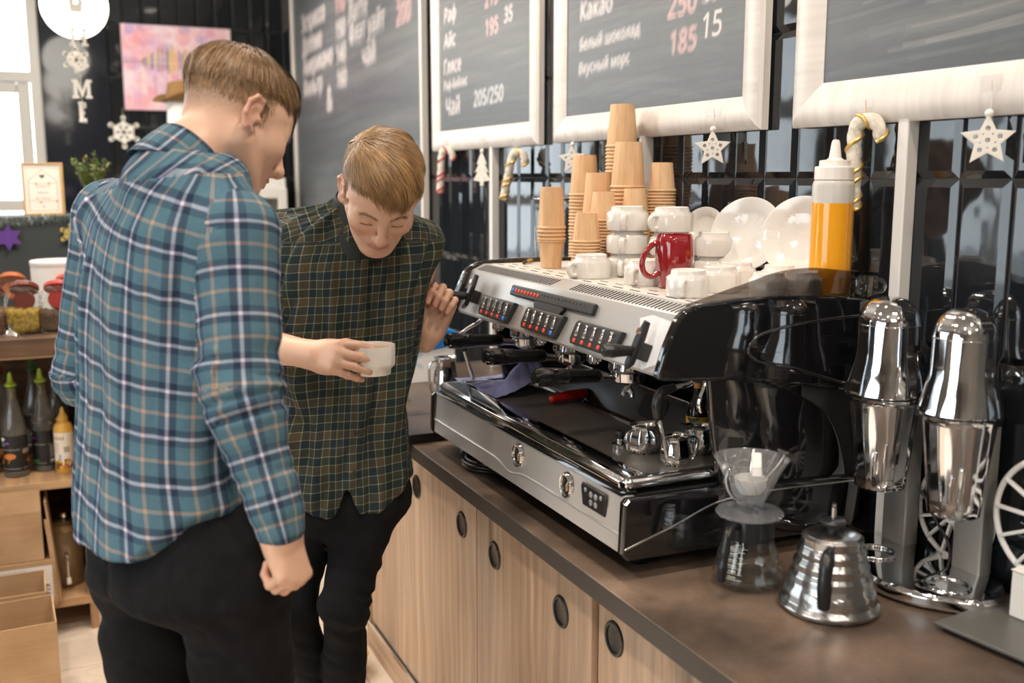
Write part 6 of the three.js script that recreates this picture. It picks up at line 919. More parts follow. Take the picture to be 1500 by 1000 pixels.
function hairMeshes(O, X, Y, Z, S, thick, flowLen, colour, seed, parent, base, comb, zone) {
  const L = local(O, X, Y, Z, S), hf = placed(headField, O, X, Y, Z, S);
  const field = (x, y, z) => { const q = L(x, y, z), t = thick(q[0], q[1], q[2]); return hf(x, y, z) - t * S; };
  const s = skin(field, ...around(O, 0.155), 0.0034), keep = [];
  // keep only the faces where hair stands proud of the skin
  const ok = new Uint8Array(s.pos.length / 3); for (let i = 0; i < ok.length; i++) { const q = L(s.pos[3 * i], s.pos[3 * i + 1], s.pos[3 * i + 2]); ok[i] = thick(...q) > 0.0009 ? 1 : 0; }
  for (let i = 0; i < s.idx.length; i += 3) if (ok[s.idx[i]] || ok[s.idx[i + 1]] || ok[s.idx[i + 2]]) keep.push(s.idx[i], s.idx[i + 1], s.idx[i + 2]);
  const r = rng(seed), crown = [0, 0.105, -0.06];
  const flow = (q, n) => { let d = comb(q); const k = d[0] * n[0] + d[1] * n[1] + d[2] * n[2]; d = [d[0] - n[0] * k, d[1] - n[1] * k, d[2] - n[2] * k]; const l = Math.hypot(...d) || 1; return d.map((v) => v / l); };
  const used = keep.length; s.idx = keep;
  const g0 = coloured(s, (x, y, z) => { const q = L(x, y, z), k = 0.58 + 0.3 * noise3(q[0] * 190, q[1] * 60 + 9, q[2] * 70); return colour.map((v) => v * k); });
  g0.translate(-base[0], -base[1], -base[2]); const cap0 = part(parent, 'hair', g0, std(0xffffff, 0.55, 0, { vertexColors: true, sheen: 0.3 }), 'short combed hair'); 
  // strands lying over the cap
  const P = [], C = [], N = [], idx = []; const axes = [X, Y, Z];
  const toW = (q) => [O[0] + S * (q[0] * X.x + q[1] * Y.x + q[2] * Z.x), O[1] + S * (q[0] * X.y + q[1] * Y.y + q[2] * Z.y), O[2] + S * (q[0] * X.z + q[1] * Y.z + q[2] * Z.z)];
  const ids = []; for (let i = 0; i < s.pos.length / 3; i++) { const q = L(s.pos[3 * i], s.pos[3 * i + 1], s.pos[3 * i + 2]); if (thick(...q) > 0.0009 || zone(q) > r()) ids.push(i); } const want = 15000;
  for (let m = 0; m < want; m++) {
    const i = ids[Math.floor(r() * ids.length)] * 3, x = s.pos[i], y = s.pos[i + 1], z = s.pos[i + 2], q0 = L(x, y, z), nw = [s.nrm[i], s.nrm[i + 1], s.nrm[i + 2]], n0 = axes.map((a) => a.x * nw[0] + a.y * nw[1] + a.z * nw[2]);
    const T = thick(...q0), shortHair = T < 0.0012; const len = (shortHair ? 0.011 : flowLen(q0)) * (0.6 + 0.7 * r()), K = 5; let q = q0.map((v, e) => v + n0[e] * (shortHair ? 0.0012 : -0.002)), d = flow(q0, n0); const cl = noise3(q0[0] * 55, q0[1] * 55, q0[2] * 55), c2 = noise3(q0[0] * 55 + 31, q0[1] * 55, q0[2] * 55), shade = 0.45 + 0.35 * (cl + 1) * 0.5 + 1.0 * r() * r(); d = d.map((v, e) => v + (r() - 0.5) * 0.28 + [cl, 0, c2][e] * 0.35); const col = colour.map((v) => v * shade), wdt = 0.00055 + 0.0005 * r(), lift = 0.06 + 0.3 * r() + 0.2 * Math.max(0, cl);
    const b0 = P.length / 3;
    for (let k = 0; k <= K; k++) {
      const t = k / K, side = [d[1] * n0[2] - d[2] * n0[1], d[2] * n0[0] - d[0] * n0[2], d[0] * n0[1] - d[1] * n0[0]], w = wdt * (1 - 0.8 * t); 
      for (const sg of [-1, 1]) { const pq = toW([q[0] + side[0] * w * sg, q[1] + side[1] * w * sg, q[2] + side[2] * w * sg]); P.push(pq[0] - base[0], pq[1] - base[1], pq[2] - base[2]); C.push(...col); const nn = [n0[0] + side[0] * sg * 0.5, n0[1] + side[1] * sg * 0.5, n0[2] + side[2] * sg * 0.5], ww = [0, 1, 2].map((e) => nn[0] * [X.x, X.y, X.z][e] + nn[1] * [Y.x, Y.y, Y.z][e] + nn[2] * [Z.x, Z.y, Z.z][e]), wl = Math.hypot(...ww); N.push(ww[0] / wl, ww[1] / wl, ww[2] / wl); }
      const st = len / K; q = q.map((v, e) => v + d[e] * st + n0[e] * st * lift * (1 - t * 1.6));
      // stay on the hair surface
      const pw = toW(q), dd = field(...pw); if (dd < (shortHair ? 0.0019 : 0.0005)) q = q.map((v, e) => v + n0[e] * ((shortHair ? 0.0022 : 0.0008) - dd)); else if (dd > 0.004) q = q.map((v, e) => v - n0[e] * (dd - 0.004) * 0.6);
      const e1 = 0.002, g = [0, 1, 2].map((a) => { const u = q.slice(); u[a] += e1; const w2 = q.slice(); w2[a] -= e1; return headField(...u) - headField(...w2); }), gl = Math.hypot(...g) || 1; for (let a = 0; a < 3; a++) n0[a] = lerp(n0[a], g[a] / gl, 0.6); const nl = Math.hypot(...n0); for (let a = 0; a < 3; a++) n0[a] /= nl;
      const fl = flow(q, n0); d = d.map((v, e) => lerp(v, fl[e], 0.35)); const dl = Math.hypot(...d); d = d.map((v) => v / dl);
    }
    for (let k = 0; k < K; k++) { const a = b0 + 2 * k; idx.push(a, a + 1, a + 2, a + 1, a + 3, a + 2); }
  }
  const g = new THREE.BufferGeometry(); g.setAttribute('position', new THREE.Float32BufferAttribute(P, 3)); g.setAttribute('normal', new THREE.Float32BufferAttribute(N, 3)); g.setAttribute('color', new THREE.Float32BufferAttribute(C, 3)); g.setIndex(idx);
  const m = part(cap0, 'hair_strands', g, std(0xffffff, 0.42, 0, { vertexColors: true, side: THREE.DoubleSide })); m.userData.kind = 'stuff';
}
const mSkin = std(0xffffff, 0.48, 0, { vertexColors: true, sheen: 0.15 });
const mNail = std(lin(0.62, 0.38, 0.31), 0.25);
function bodyGeometry(pieces, base) { const g = mergeGeometries(pieces.map((p) => { p.deleteAttribute('uv'); return p; })); g.translate(-base[0], -base[1], -base[2]); return g; }
const armColour = (x, y, z) => { const n = 1 + 0.06 * fbm(x * 45, y * 45, z * 45, 3); return [SKIN[0] * n * 0.97, SKIN[1] * n * 0.95, SKIN[2] * n * 0.93]; };
function handColour(o, X, Y, Z, hand) { const L = local(o, X, Y, Z); return (x, y, z) => { const q = L(x, y, z); let c = armColour(x, y, z), t = 9; for (const p of hand.tips) t = Math.min(t, Math.hypot(q[0] - p[0], q[1] - p[1], q[2] - p[2])); c = mixc(c, BLUSH, 0.5 * smooth(0.03, 0.008, t)); let k = 9; for (const s of hand.segs) if (s[4] < 0.01) k = Math.min(k, Math.hypot(q[0] - s[0][0], q[1] - s[0][1], q[2] - s[0][2] - 0.008)); return mixc(c, BLUSH, 0.35 * smooth(0.012, 0.003, k)); }; }
const denimTex = dataTex(256, 256, (u, v) => { const n = tfbm(u, v, 6, 6, 901, 4) * 0.25 + ((Math.floor(u * 128) + Math.floor(v * 128)) % 3 ? 0 : 0.1), k = 1 + n; return [0.085 * k, 0.087 * k, 0.095 * k]; });
const mDenim = std(0xffffff, 0.92, 0, { map: denimTex, specularIntensity: 0.25 });
// woven check: warp(t), weft(t) give display colours over one period
function checkTex(N, warp, weft) { return dataTex(N, N, (u, v) => { const a = warp(u), b = weft(v), tw = ((Math.floor(u * N) + Math.floor(v * N)) % 4) < 2 ? 0.58 : 0.42, n = 1 + 0.05 * tfbm(u, v, 24, 24, 77, 2); return [lerp(a[0], b[0], tw) * n, lerp(a[1], b[1], tw) * n, lerp(a[2], b[2], tw) * n]; }); }
const rgb = (r, g, b) => [r / 255, g / 255, b / 255];
// ----- man seen from behind: blue plaid shirt, black jeans -----
{
  const D = 1.63, F = RT.clone().multiplyScalar(0.74).addScaledVector(V(FW.x, 0, FW.z).normalize(), 0.67).setY(0).normalize();
  const st = [[225, 292, 1.60, 0.06, 0.06], [252, 282, 1.62, 0.10, 0.075], [285, 262, 1.64, 0.142, 0.09], [330, 247, 1.65, 0.172, 0.105], [400, 242, 1.65, 0.178, 0.115], [480, 240, 1.645, 0.172, 0.116], [570, 238, 1.64, 0.163, 0.112], [660, 238, 1.635, 0.160, 0.118], [740, 248, 1.63, 0.172, 0.134], [815, 256, 1.63, 0.18, 0.142]].map(([py, px, d, a, b]) => { const p = atD(px, py, d); return [p.y, p.x, p.z, a, b]; });
  const T = torsoOf(st, F);
  const base = [st[9][1], 0, st[9][2]];
  const o = thing('person', 'man in blue plaid shirt and black jeans seen from behind', 'person', base);
  // joints
  const shR = J(343, 342, 1.55), elR = J(354, 575, 1.51), wrR = J(411, 772, 1.50), shL = J(165, 318, 1.765), elL = J(124, 548, 1.80), wrL = J(230, 640, 2.0), neckB = J(266, 240, 1.62);
  const hipR = J(341, 822, 1.575), hipL = J(220, 822, 1.69), knR = A3(V(...hipR).add(V(0.015, -0.44, -0.01))), knL = A3(V(...hipL).add(V(-0.005, -0.44, 0.0))), anR = [knR[0] + 0.01, 0.08, knR[2] + 0.02], anL = [knL[0] - 0.01, 0.08, knL[2] + 0.02];
  // head frame
  const S = 0.94, th = 0.46, ph = 0.75, hz = camVec(Math.cos(th) * Math.cos(ph), -Math.sin(th), -Math.cos(th) * Math.sin(ph)), hx = camVec(-Math.sin(ph), 0, -Math.cos(ph)), hy = new THREE.Vector3().crossVectors(hz, hx).normalize();
  const ear = atD(371, 164, 1.62), O = A3(ear.clone().addScaledVector(hx, 0.079 * S).addScaledVector(hz, 0.014 * S));
  const hd = placed(headField, O, hx, hy, hz, S), Lh = local(O, hx, hy, hz, S), nk0 = A3(V(...O).addScaledVector(hy, -0.035).addScaledVector(hz, -0.03)), nk1 = neckB, nk2 = A3(V(...neckB).add(V(0, -0.06, 0)));
  const neck = (x, y, z) => smin(cap(x, y, z, nk0, nk1, 0.05, 0.052), cap(x, y, z, nk1, nk2, 0.053, 0.07), 0.03);
  const fade = (x, y, z) => { const h = hairline(x, y, z), a = Math.abs(Math.atan2(x, z + 0.02)); return smooth(-0.062, -0.01, h) * smooth(1.0, 1.35, a) * smooth(0.079, 0.0755, Math.abs(x)) ; };
  const hairC = [0.30, 0.175, 0.085];
  const pieces = [];
  pieces.push(coloured(skin((x, y, z) => smin(hd(x, y, z), neck(x, y, z), 0.035), [O[0] - 0.15, O[1] - 0.21, O[2] - 0.15], [O[0] + 0.15, O[1] + 0.15, O[2] + 0.15], 0.0026), (x, y, z) => { const q = Lh(x, y, z); return headColour(q[0], q[1], q[2], hairC, fade); }));
  // hanging right hand, loosely closed
  const hY = camVec(0.26, -0.95, 0.05), hZ0 = camVec(0.80, 0.2, 0.62), hZ = hZ0.addScaledVector(hY, -hZ0.dot(hY)).normalize(), hX = new THREE.Vector3().crossVectors(hY, hZ).normalize(); if (hX.dot(FW) < 0) hX.negate();
  const hand = handField([[1.15, 1.45, 0.85], [1.25, 1.5, 0.85], [1.3, 1.5, 0.85], [1.3, 1.45, 0.9]], [0.08, 0.02, -0.04, -0.12], [[0.018, 0.018, -0.008], [0.034, 0.05, -0.022], [0.026, 0.08, -0.034], [0.008, 0.098, -0.042]]);
  const hf = placed(hand.f, wrR, hX, hY, hZ, 0.86);
  pieces.push(coloured(skin((x, y, z) => smin(hf(x, y, z), cap(x, y, z, elR, wrR, 0.042, 0.027), 0.02), ...around(A3(V(...wrR).addScaledVector(hY, 0.06)), 0.115), 0.0028), handColour(wrR, hX, hY, hZ, hand)));
  // left hand in front of the body, half closed
  const lY = V(...wrL).sub(V(...elL)).normalize(), lZ0 = F.clone().addScaledVector(lY, -F.dot(lY)).normalize(), lX = V(0, 1, 0).addScaledVector(lY, -lY.y).normalize(), lZ = new THREE.Vector3().crossVectors(lX, lY).normalize(); if (lZ.dot(F) < 0) lZ.negate();
  const handL = handField([[0.5, 0.7, 0.4], [0.55, 0.75, 0.45], [0.6, 0.8, 0.5], [0.65, 0.8, 0.5]], [0.06, 0.01, -0.05, -0.12], [[0.018, 0.02, -0.01], [0.036, 0.048, -0.024], [0.034, 0.08, -0.038], [0.022, 0.102, -0.048]]), hfL = placed(handL.f, wrL, lX, lY, lZ, 0.9);
  pieces.push(coloured(skin((x, y, z) => smin(hfL(x, y, z), cap(x, y, z, elL, wrL, 0.042, 0.027), 0.02), ...around(A3(V(...wrL).addScaledVector(lY, 0.07)), 0.12), 0.0034), handColour(wrL, lX, lY, lZ, handL)));
  // rest of the body below the clothes, in one surface
  const under = (x, y, z) => { let d = T.f(x, y, z) + 0.034; d = smin(d, cap(x, y, z, shR, elR, 0.045, 0.038), 0.03); d = Math.min(d, cap(x, y, z, elR, wrR, 0.04, 0.026)); d = smin(d, cap(x, y, z, shL, elL, 0.045, 0.038), 0.03); d = smin(d, cap(x, y, z, elL, wrL, 0.04, 0.027), 0.02); d = smin(d, neck(x, y, z), 0.03); d = smin(d, cap(x, y, z, hipR, knR, 0.078, 0.05), 0.04); d = smin(d, cap(x, y, z, hipL, knL, 0.078, 0.05), 0.04); d = smin(d, cap(x, y, z, knR, anR, 0.05, 0.036), 0.02); d = smin(d, cap(x, y, z, knL, anL, 0.05, 0.036), 0.02); return d; };
  pieces.push(coloured(skin(under, [base[0] - 0.5, 0.04, base[2] - 0.5], [base[0] + 0.45, 1.66, base[2] + 0.45], 0.015), armColour));
  part(o, 'body', bodyGeometry(pieces, base), mSkin, 'fair-skinned head, neck and hand');
  // hair
  const thick = (x, y, z) => { const h = hairline(x, y, z) + 0.006 * noise3(x * 90, y * 30, z * 90); const top = smooth(0.0, 0.075, h); return -0.0016 + 0.0045 * smooth(-0.004, 0.02, h) + (0.012 + 0.004 * smooth(0.0, 0.08, z)) * top + 0.0034 * noise3(x * 75 + y * 15, y * 34, z * 38) * smooth(0.0, 0.02, h); };
  hairMeshes(O, hx, hy, hz, S, thick, (q) => { const h = hairline(...q), a = Math.abs(Math.atan2(q[0], q[2] + 0.02)); return lerp(0.012, 0.036, smooth(0.02, 0.06, h)) + 0.03 * smooth(0.05, 0.085, q[2]) * smooth(0.8, 0.3, a); }, hairC, 51, o, base, (q) => [q[0] * 0.8, (q[1] - 0.13) * 0.9 - 0.02, q[2] + 0.055], (q) => fade(...q) * 0.9);
  // shirt
  const elbowFold = (s, c, w, a, seed, ang) => a * Math.exp(-Math.pow((s - c) / w, 2)) * (Math.abs(noise3(s * 34 + 1.2 * Math.sin(ang + seed), ang * 0.9, seed)) - 0.3);
  const armS = (x, y, z, A, Bj) => { const e = [Bj[0] - A[0], Bj[1] - A[1], Bj[2] - A[2]], L2 = e[0] * e[0] + e[1] * e[1] + e[2] * e[2]; return ((x - A[0]) * e[0] + (y - A[1]) * e[1] + (z - A[2]) * e[2]) / L2; };
  const wristEnd = (x, y, z) => armS(x, y, z, elR, wrR);
  const sleeveR = (x, y, z) => { let d = smin(cap(x, y, z, shR, elR, 0.067, 0.055), cap(x, y, z, elR, wrR, 0.055, 0.0365), 0.025); const t = wristEnd(x, y, z); return smax(d, (t - 1.13) * 0.22, 0.006); };
  const sleeveL = (x, y, z) => smin(cap(x, y, z, shL, elL, 0.064, 0.056), cap(x, y, z, elL, wrL, 0.054, 0.04), 0.02);
  const len1 = V(...shR).distanceTo(V(...elR));
  const hem = (x, y, z) => { const [lx, lz] = T.loc(x, y, z); const a = lx / 0.16; return (atD(240, 775, 1.63).y) + 0.065 * smooth(0.6, 1.1, a) + 0.02 * smooth(-0.4, -1, a) + 0.05 * smooth(0.3, 1, lz / 0.1) - y; };
  const torsoFold = (x, y, z) => { const [lx, lz] = T.loc(x, y, z), th2 = Math.atan2(lx, -lz); const yy = y - 1.2; const n1 = noise3(th2 * 4.2 + yy * 1.1, yy * 2.6, 3.3), n2 = noise3(th2 * 8.5 - yy * 3.2, yy * 5, 8.1); const pleat = Math.exp(-Math.pow((th2 + 0.28) / 0.10, 2)) * smooth(1.47, 1.38, y) * smooth(0.95, 1.3, y) * 0.005; const drag = 0.007 * Math.exp(-Math.pow((th2 - 0.55 - (1.42 - y) * 0.9) / 0.12, 2)) * smooth(1.44, 1.36, y) * smooth(1.0, 1.15, y); return 0.0085 * (Math.abs(n1) * 2 - 0.7) * smooth(1.52, 1.36, y) + 0.0022 * n2 + pleat + drag; };
  const sleeveFold = (x, y, z, A, B1, C1, seed) => { const s = armS(x, y, z, A, B1), s2 = armS(x, y, z, B1, C1), q = s < 1 ? s * 0.27 : 0.27 + s2 * 0.25, ang = Math.atan2((x - A[0]) * RT.x + (z - A[2]) * RT.z, (x - A[0]) * FW.x + (z - A[2]) * FW.z); return elbowFold(q, 0.28, 0.10, 0.017, seed, ang) + elbowFold(q, 0.45, 0.07, 0.012, seed + 3, ang) + elbowFold(q, 0.03, 0.05, 0.006, seed + 5, ang) + 0.003 * noise3(x * 16, y * 8, z * 16); };
  const yoke = J(215, 268, 1.6), bridge = (a, b) => (x, y, z) => cap(x, y, z, a, b, 0.055, 0.062);
  const topR = bridge(A3(V(...neckB).add(V(0.0, -0.055, 0))), A3(V(...shR).add(V(0, -0.004, 0)))), topL = bridge(A3(V(...neckB).add(V(0, -0.055, 0))), A3(V(...shL).add(V(0, -0.004, 0))));
  const nax = V(...nk0).sub(V(...nk1)).normalize(), trapA = A3(V(...neckB).add(V(0, -0.075, 0))), trapB = A3(V(...nk1).addScaledVector(nax, -0.042));
  const torso = (x, y, z) => { let d = T.f(x, y, z); d = smin(d, topR(x, y, z), 0.05); d = smin(d, topL(x, y, z), 0.05); d = smin(d, cap(x, y, z, trapA, trapB, 0.085, 0.058), 0.04); return smax(d - torsoFold(x, y, z), hem(x, y, z), 0.008); };
  const sR = (x, y, z) => sleeveR(x, y, z) - sleeveFold(x, y, z, shR, elR, wrR, 2), sL = (x, y, z) => sleeveL(x, y, z) - sleeveFold(x, y, z, shL, elL, wrL, 11);
  const hole = (x, y, z) => -cap(x, y, z, nk0, nk1, 0.052, 0.054);
  const yokeLine = (x, y, z) => { const [lx, lz] = T.loc(x, y, z); return y - (yoke[1] + 0.0 + 0.02 * (lx) / 0.15); };
  const shirt = (x, y, z) => { const t = torso(x, y, z), a = sR(x, y, z), b = sL(x, y, z); let d = smin(t, a, 0.016); d = smin(d, b, 0.016); const yl = yokeLine(x, y, z); if (Math.abs(yl) < 0.006 && t < a && t < b) d += 0.0016 * Math.exp(-Math.pow(yl / 0.0022, 2)); if (Math.abs(t - a) < 0.006) d += 0.002 * Math.exp(-Math.pow((t - a) / 0.003, 2)); return smax(d, hole(x, y, z), 0.01); };
  const s = skin(shirt, [base[0] - 0.45, 0.88, base[2] - 0.42], [base[0] + 0.42, 1.66, base[2] + 0.42], 0.0058);
  const PER = 0.068, patchOf = (x, y, z) => { const t = torso(x, y, z), a = sR(x, y, z), b = sL(x, y, z); if (a < t && a < b) return 1; if (b < t) return 2; return yokeLine(x, y, z) > 0 ? 3 : 0; };
  const tubeUV = (x, y, z, A, B1, C1, r) => { const s1 = armS(x, y, z, A, B1), low = s1 >= 1, P0 = low ? B1 : A, P1 = low ? C1 : B1, ax = V(P1[0] - P0[0], P1[1] - P0[1], P1[2] - P0[2]), L = ax.length(); ax.normalize(); const w = V(x - P0[0], y - P0[1], z - P0[2]), sd = w.dot(ax); w.addScaledVector(ax, -sd); const e1 = RT.clone().addScaledVector(ax, -RT.dot(ax)).normalize(), e2 = new THREE.Vector3().crossVectors(ax, e1), an = Math.atan2(w.dot(e2), w.dot(e1)); return [an * r / PER, ((low ? len1 : 0) + sd) / PER, 2 * Math.PI * r / PER]; };
  const uvOf = (x, y, z, pt) => {
    if (pt === 1) return tubeUV(x, y, z, shR, elR, wrR, 0.054); if (pt === 2) return tubeUV(x, y, z, shL, elL, wrL, 0.054);
    const [lx, lz] = T.loc(x, y, z);
    if (pt === 3) { const p = lx, q = (y * 0.8 - lz); const c = 0.78, n = 0.62; return [(p * c + q * n) / PER + 0.1, (-p * n + q * c) / PER + 0.3, 0]; }
    const th2 = Math.atan2(lx, -lz); return [th2 * 0.15 / PER + 0.35, (y + 0.035 * lx / 0.15) / PER, 2 * Math.PI * 0.15 / PER];
  };
  const stripe = (t, c, w) => Math.abs(((t - c + 1.5) % 1) - 0.5) < w / 2;
  const teal = rgb(75, 104, 119), navy = rgb(34, 49, 66), pale = rgb(194, 194, 204), plum = rgb(66, 54, 92), tan = rgb(190, 150, 124);
  const band = (t) => stripe(t, 0.0, 0.075) ? pale : stripe(t, 0.05, 0.028) || stripe(t, -0.05, 0.028) ? plum : stripe(t, 0.125, 0.12) ? navy : stripe(t, -0.12, 0.11) ? mixc(navy, teal, 0.25) : stripe(t, 0.478, 0.022) || stripe(t, 0.522, 0.022) ? tan : stripe(t, 0.5, 0.05) ? mixc(tan, teal, 0.5) : teal;
  const sm2 = checkTex(384, band, band), bump = dataTex(128, 128, (u, v) => { const k = 0.5 + 0.4 * Math.sin((u + v) * 128 * 0.8); return [k, k, k]; }, false);
  const mShirt = std(0xffffff, 0.9, 0, { map: sm2, specularIntensity: 0.3, });
  const g = clothGeo(s, patchOf, uvOf); g.translate(-base[0], -base[1], -base[2]);
  const sh = part(o, 'shirt', g, mShirt, 'teal blue plaid flannel shirt with white, navy and tan lines');
  // collar: stand and folded leaf round the tilted neck
  { const ax = V(...nk0).sub(V(...nk1)).normalize(), fr = hz.clone().addScaledVector(ax, -hz.dot(ax)).normalize(), sd = new THREE.Vector3().crossVectors(ax, fr), C0 = V(...nk1).addScaledVector(ax, -0.014).add(V(0, -0.004, 0)), N = 72, prof = (a) => { const f = smooth(0.6, 1.0, Math.cos(a)); return [[0.054, -0.01], [0.0535, 0.03], [0.0545, 0.044], [0.057, 0.048], [0.06, 0.044], [0.0655, 0.013], [0.0695, -0.008 - 0.02 * f], [0.068, -0.009 - 0.02 * f], [0.061, 0.012]]; }, pos = [], uv = [], idx = [], K = 9;
    for (let i = 0; i <= N; i++) { const a = -Math.PI + 0.22 + (2 * Math.PI - 0.44) * i / N + Math.PI, p = prof(a + Math.PI); let l = 0; p.forEach(([r, h], j) => { if (j) l += Math.hypot(r - p[j - 1][0], h - p[j - 1][1]); const wv = 1 + 0.015 * noise3(i * 0.15, j * 0.5, 2), q = C0.clone().addScaledVector(fr, Math.cos(a) * r * wv * 1.04).addScaledVector(sd, Math.sin(a) * r * wv).addScaledVector(ax, h + 0.012 * -Math.cos(a) * 0 ); pos.push(q.x - base[0], q.y - base[1], q.z - base[2]); uv.push(a * 0.07 / PER, l / PER + 0.18); }); }
    for (let i = 0; i < N; i++) for (let j = 0; j < K - 1; j++) { const a = i * K + j, b = a + K; idx.push(a, b, a + 1, b, b + 1, a + 1); }
    const cg = new THREE.BufferGeometry(); cg.setAttribute('position', new THREE.Float32BufferAttribute(pos, 3)); cg.setAttribute('uv', new THREE.Float32BufferAttribute(uv, 2)); cg.setIndex(idx); cg.computeVertexNormals(); const cm = mShirt.clone(); cm.side = THREE.DoubleSide; part(sh, 'collar', cg, cm, 'folded plaid collar'); }
  // jeans
  const pelvis = torsoOf([[atD(265, 690, 1.62).y, 0.132, 0.095], [atD(268, 790, 1.62).y, 0.156, 0.115], [atD(272, 850, 1.625).y, 0.168, 0.128], [atD(276, 905, 1.63).y, 0.125, 0.1]].map(([y, a, b], i) => { const p = atD([246, 266, 274, 278][i], [690, 790, 840, 875][i], 1.63); return [p.y, p.x, p.z, a, b]; }), F);
  const leg = (x, y, z) => { let a = smin(cap(x, y, z, hipR, knR, 0.086, 0.062), cap(x, y, z, knR, anR, 0.062, 0.05), 0.02), b = smin(cap(x, y, z, hipL, knL, 0.086, 0.062), cap(x, y, z, knL, anL, 0.062, 0.05), 0.02); return smin(a, b, 0.008); };
  const jeans = (x, y, z) => { let d = smin(pelvis.f(x, y, z), leg(x, y, z), 0.045); const w = 0.006 * noise3(x * 14, y * 22, z * 14) + 0.006 * Math.exp(-Math.pow((y - (knR[1] + 0.02)) / 0.09, 2)) * Math.abs(noise3(x * 9, y * 48, z * 9)) + 0.007 * Math.abs(noise3(x * 20 + y * 16, y * 13, z * 20)); const [lx, lz] = pelvis.loc(x, y, z), pk = Math.max(Math.abs(lx - 0.075) - 0.062, Math.abs(y - 0.93) - 0.075); let seam = 0; if (lz < 0 && y > 0.8) { seam = -0.0016 * Math.exp(-Math.pow(pk / 0.002, 2)) + (pk < 0 ? 0.0015 : 0) - 0.003 * Math.exp(-Math.pow(lx / 0.006, 2)); } return d - w - seam; };
  const js = skin(jeans, [base[0] - 0.32, 0.06, base[2] - 0.32], [base[0] + 0.36, 1.1, base[2] + 0.36], 0.0068);
  const jg = clothGeo(js, () => 0, (x, y, z) => [(x + z) / 0.12, y / 0.12, 0]); jg.translate(-base[0], -base[1], -base[2]); part(o, 'jeans', jg, mDenim, 'black slim jeans with back pocket');
  for (const an of [anR, anL]) { const sg = limb([[0, 0.035, 0, 0.036], [F.x * 0.06, 0.032, F.z * 0.06, 0.04], [F.x * 0.13, 0.028, F.z * 0.13, 0.04], [F.x * 0.19, 0.026, F.z * 0.19, 0.03]], 18, 20); sg.translate(an[0] - base[0] - F.x * 0.03, 0, an[2] - base[2] - F.z * 0.03); const p = sg.attributes.position; for (let i = 0; i < p.count; i++) p.setY(i, Math.max(p.getY(i), 0.001)); sg.computeVertexNormals(); part(o, 'shoe', sg, M.blackMatte, 'black shoe'); }
}
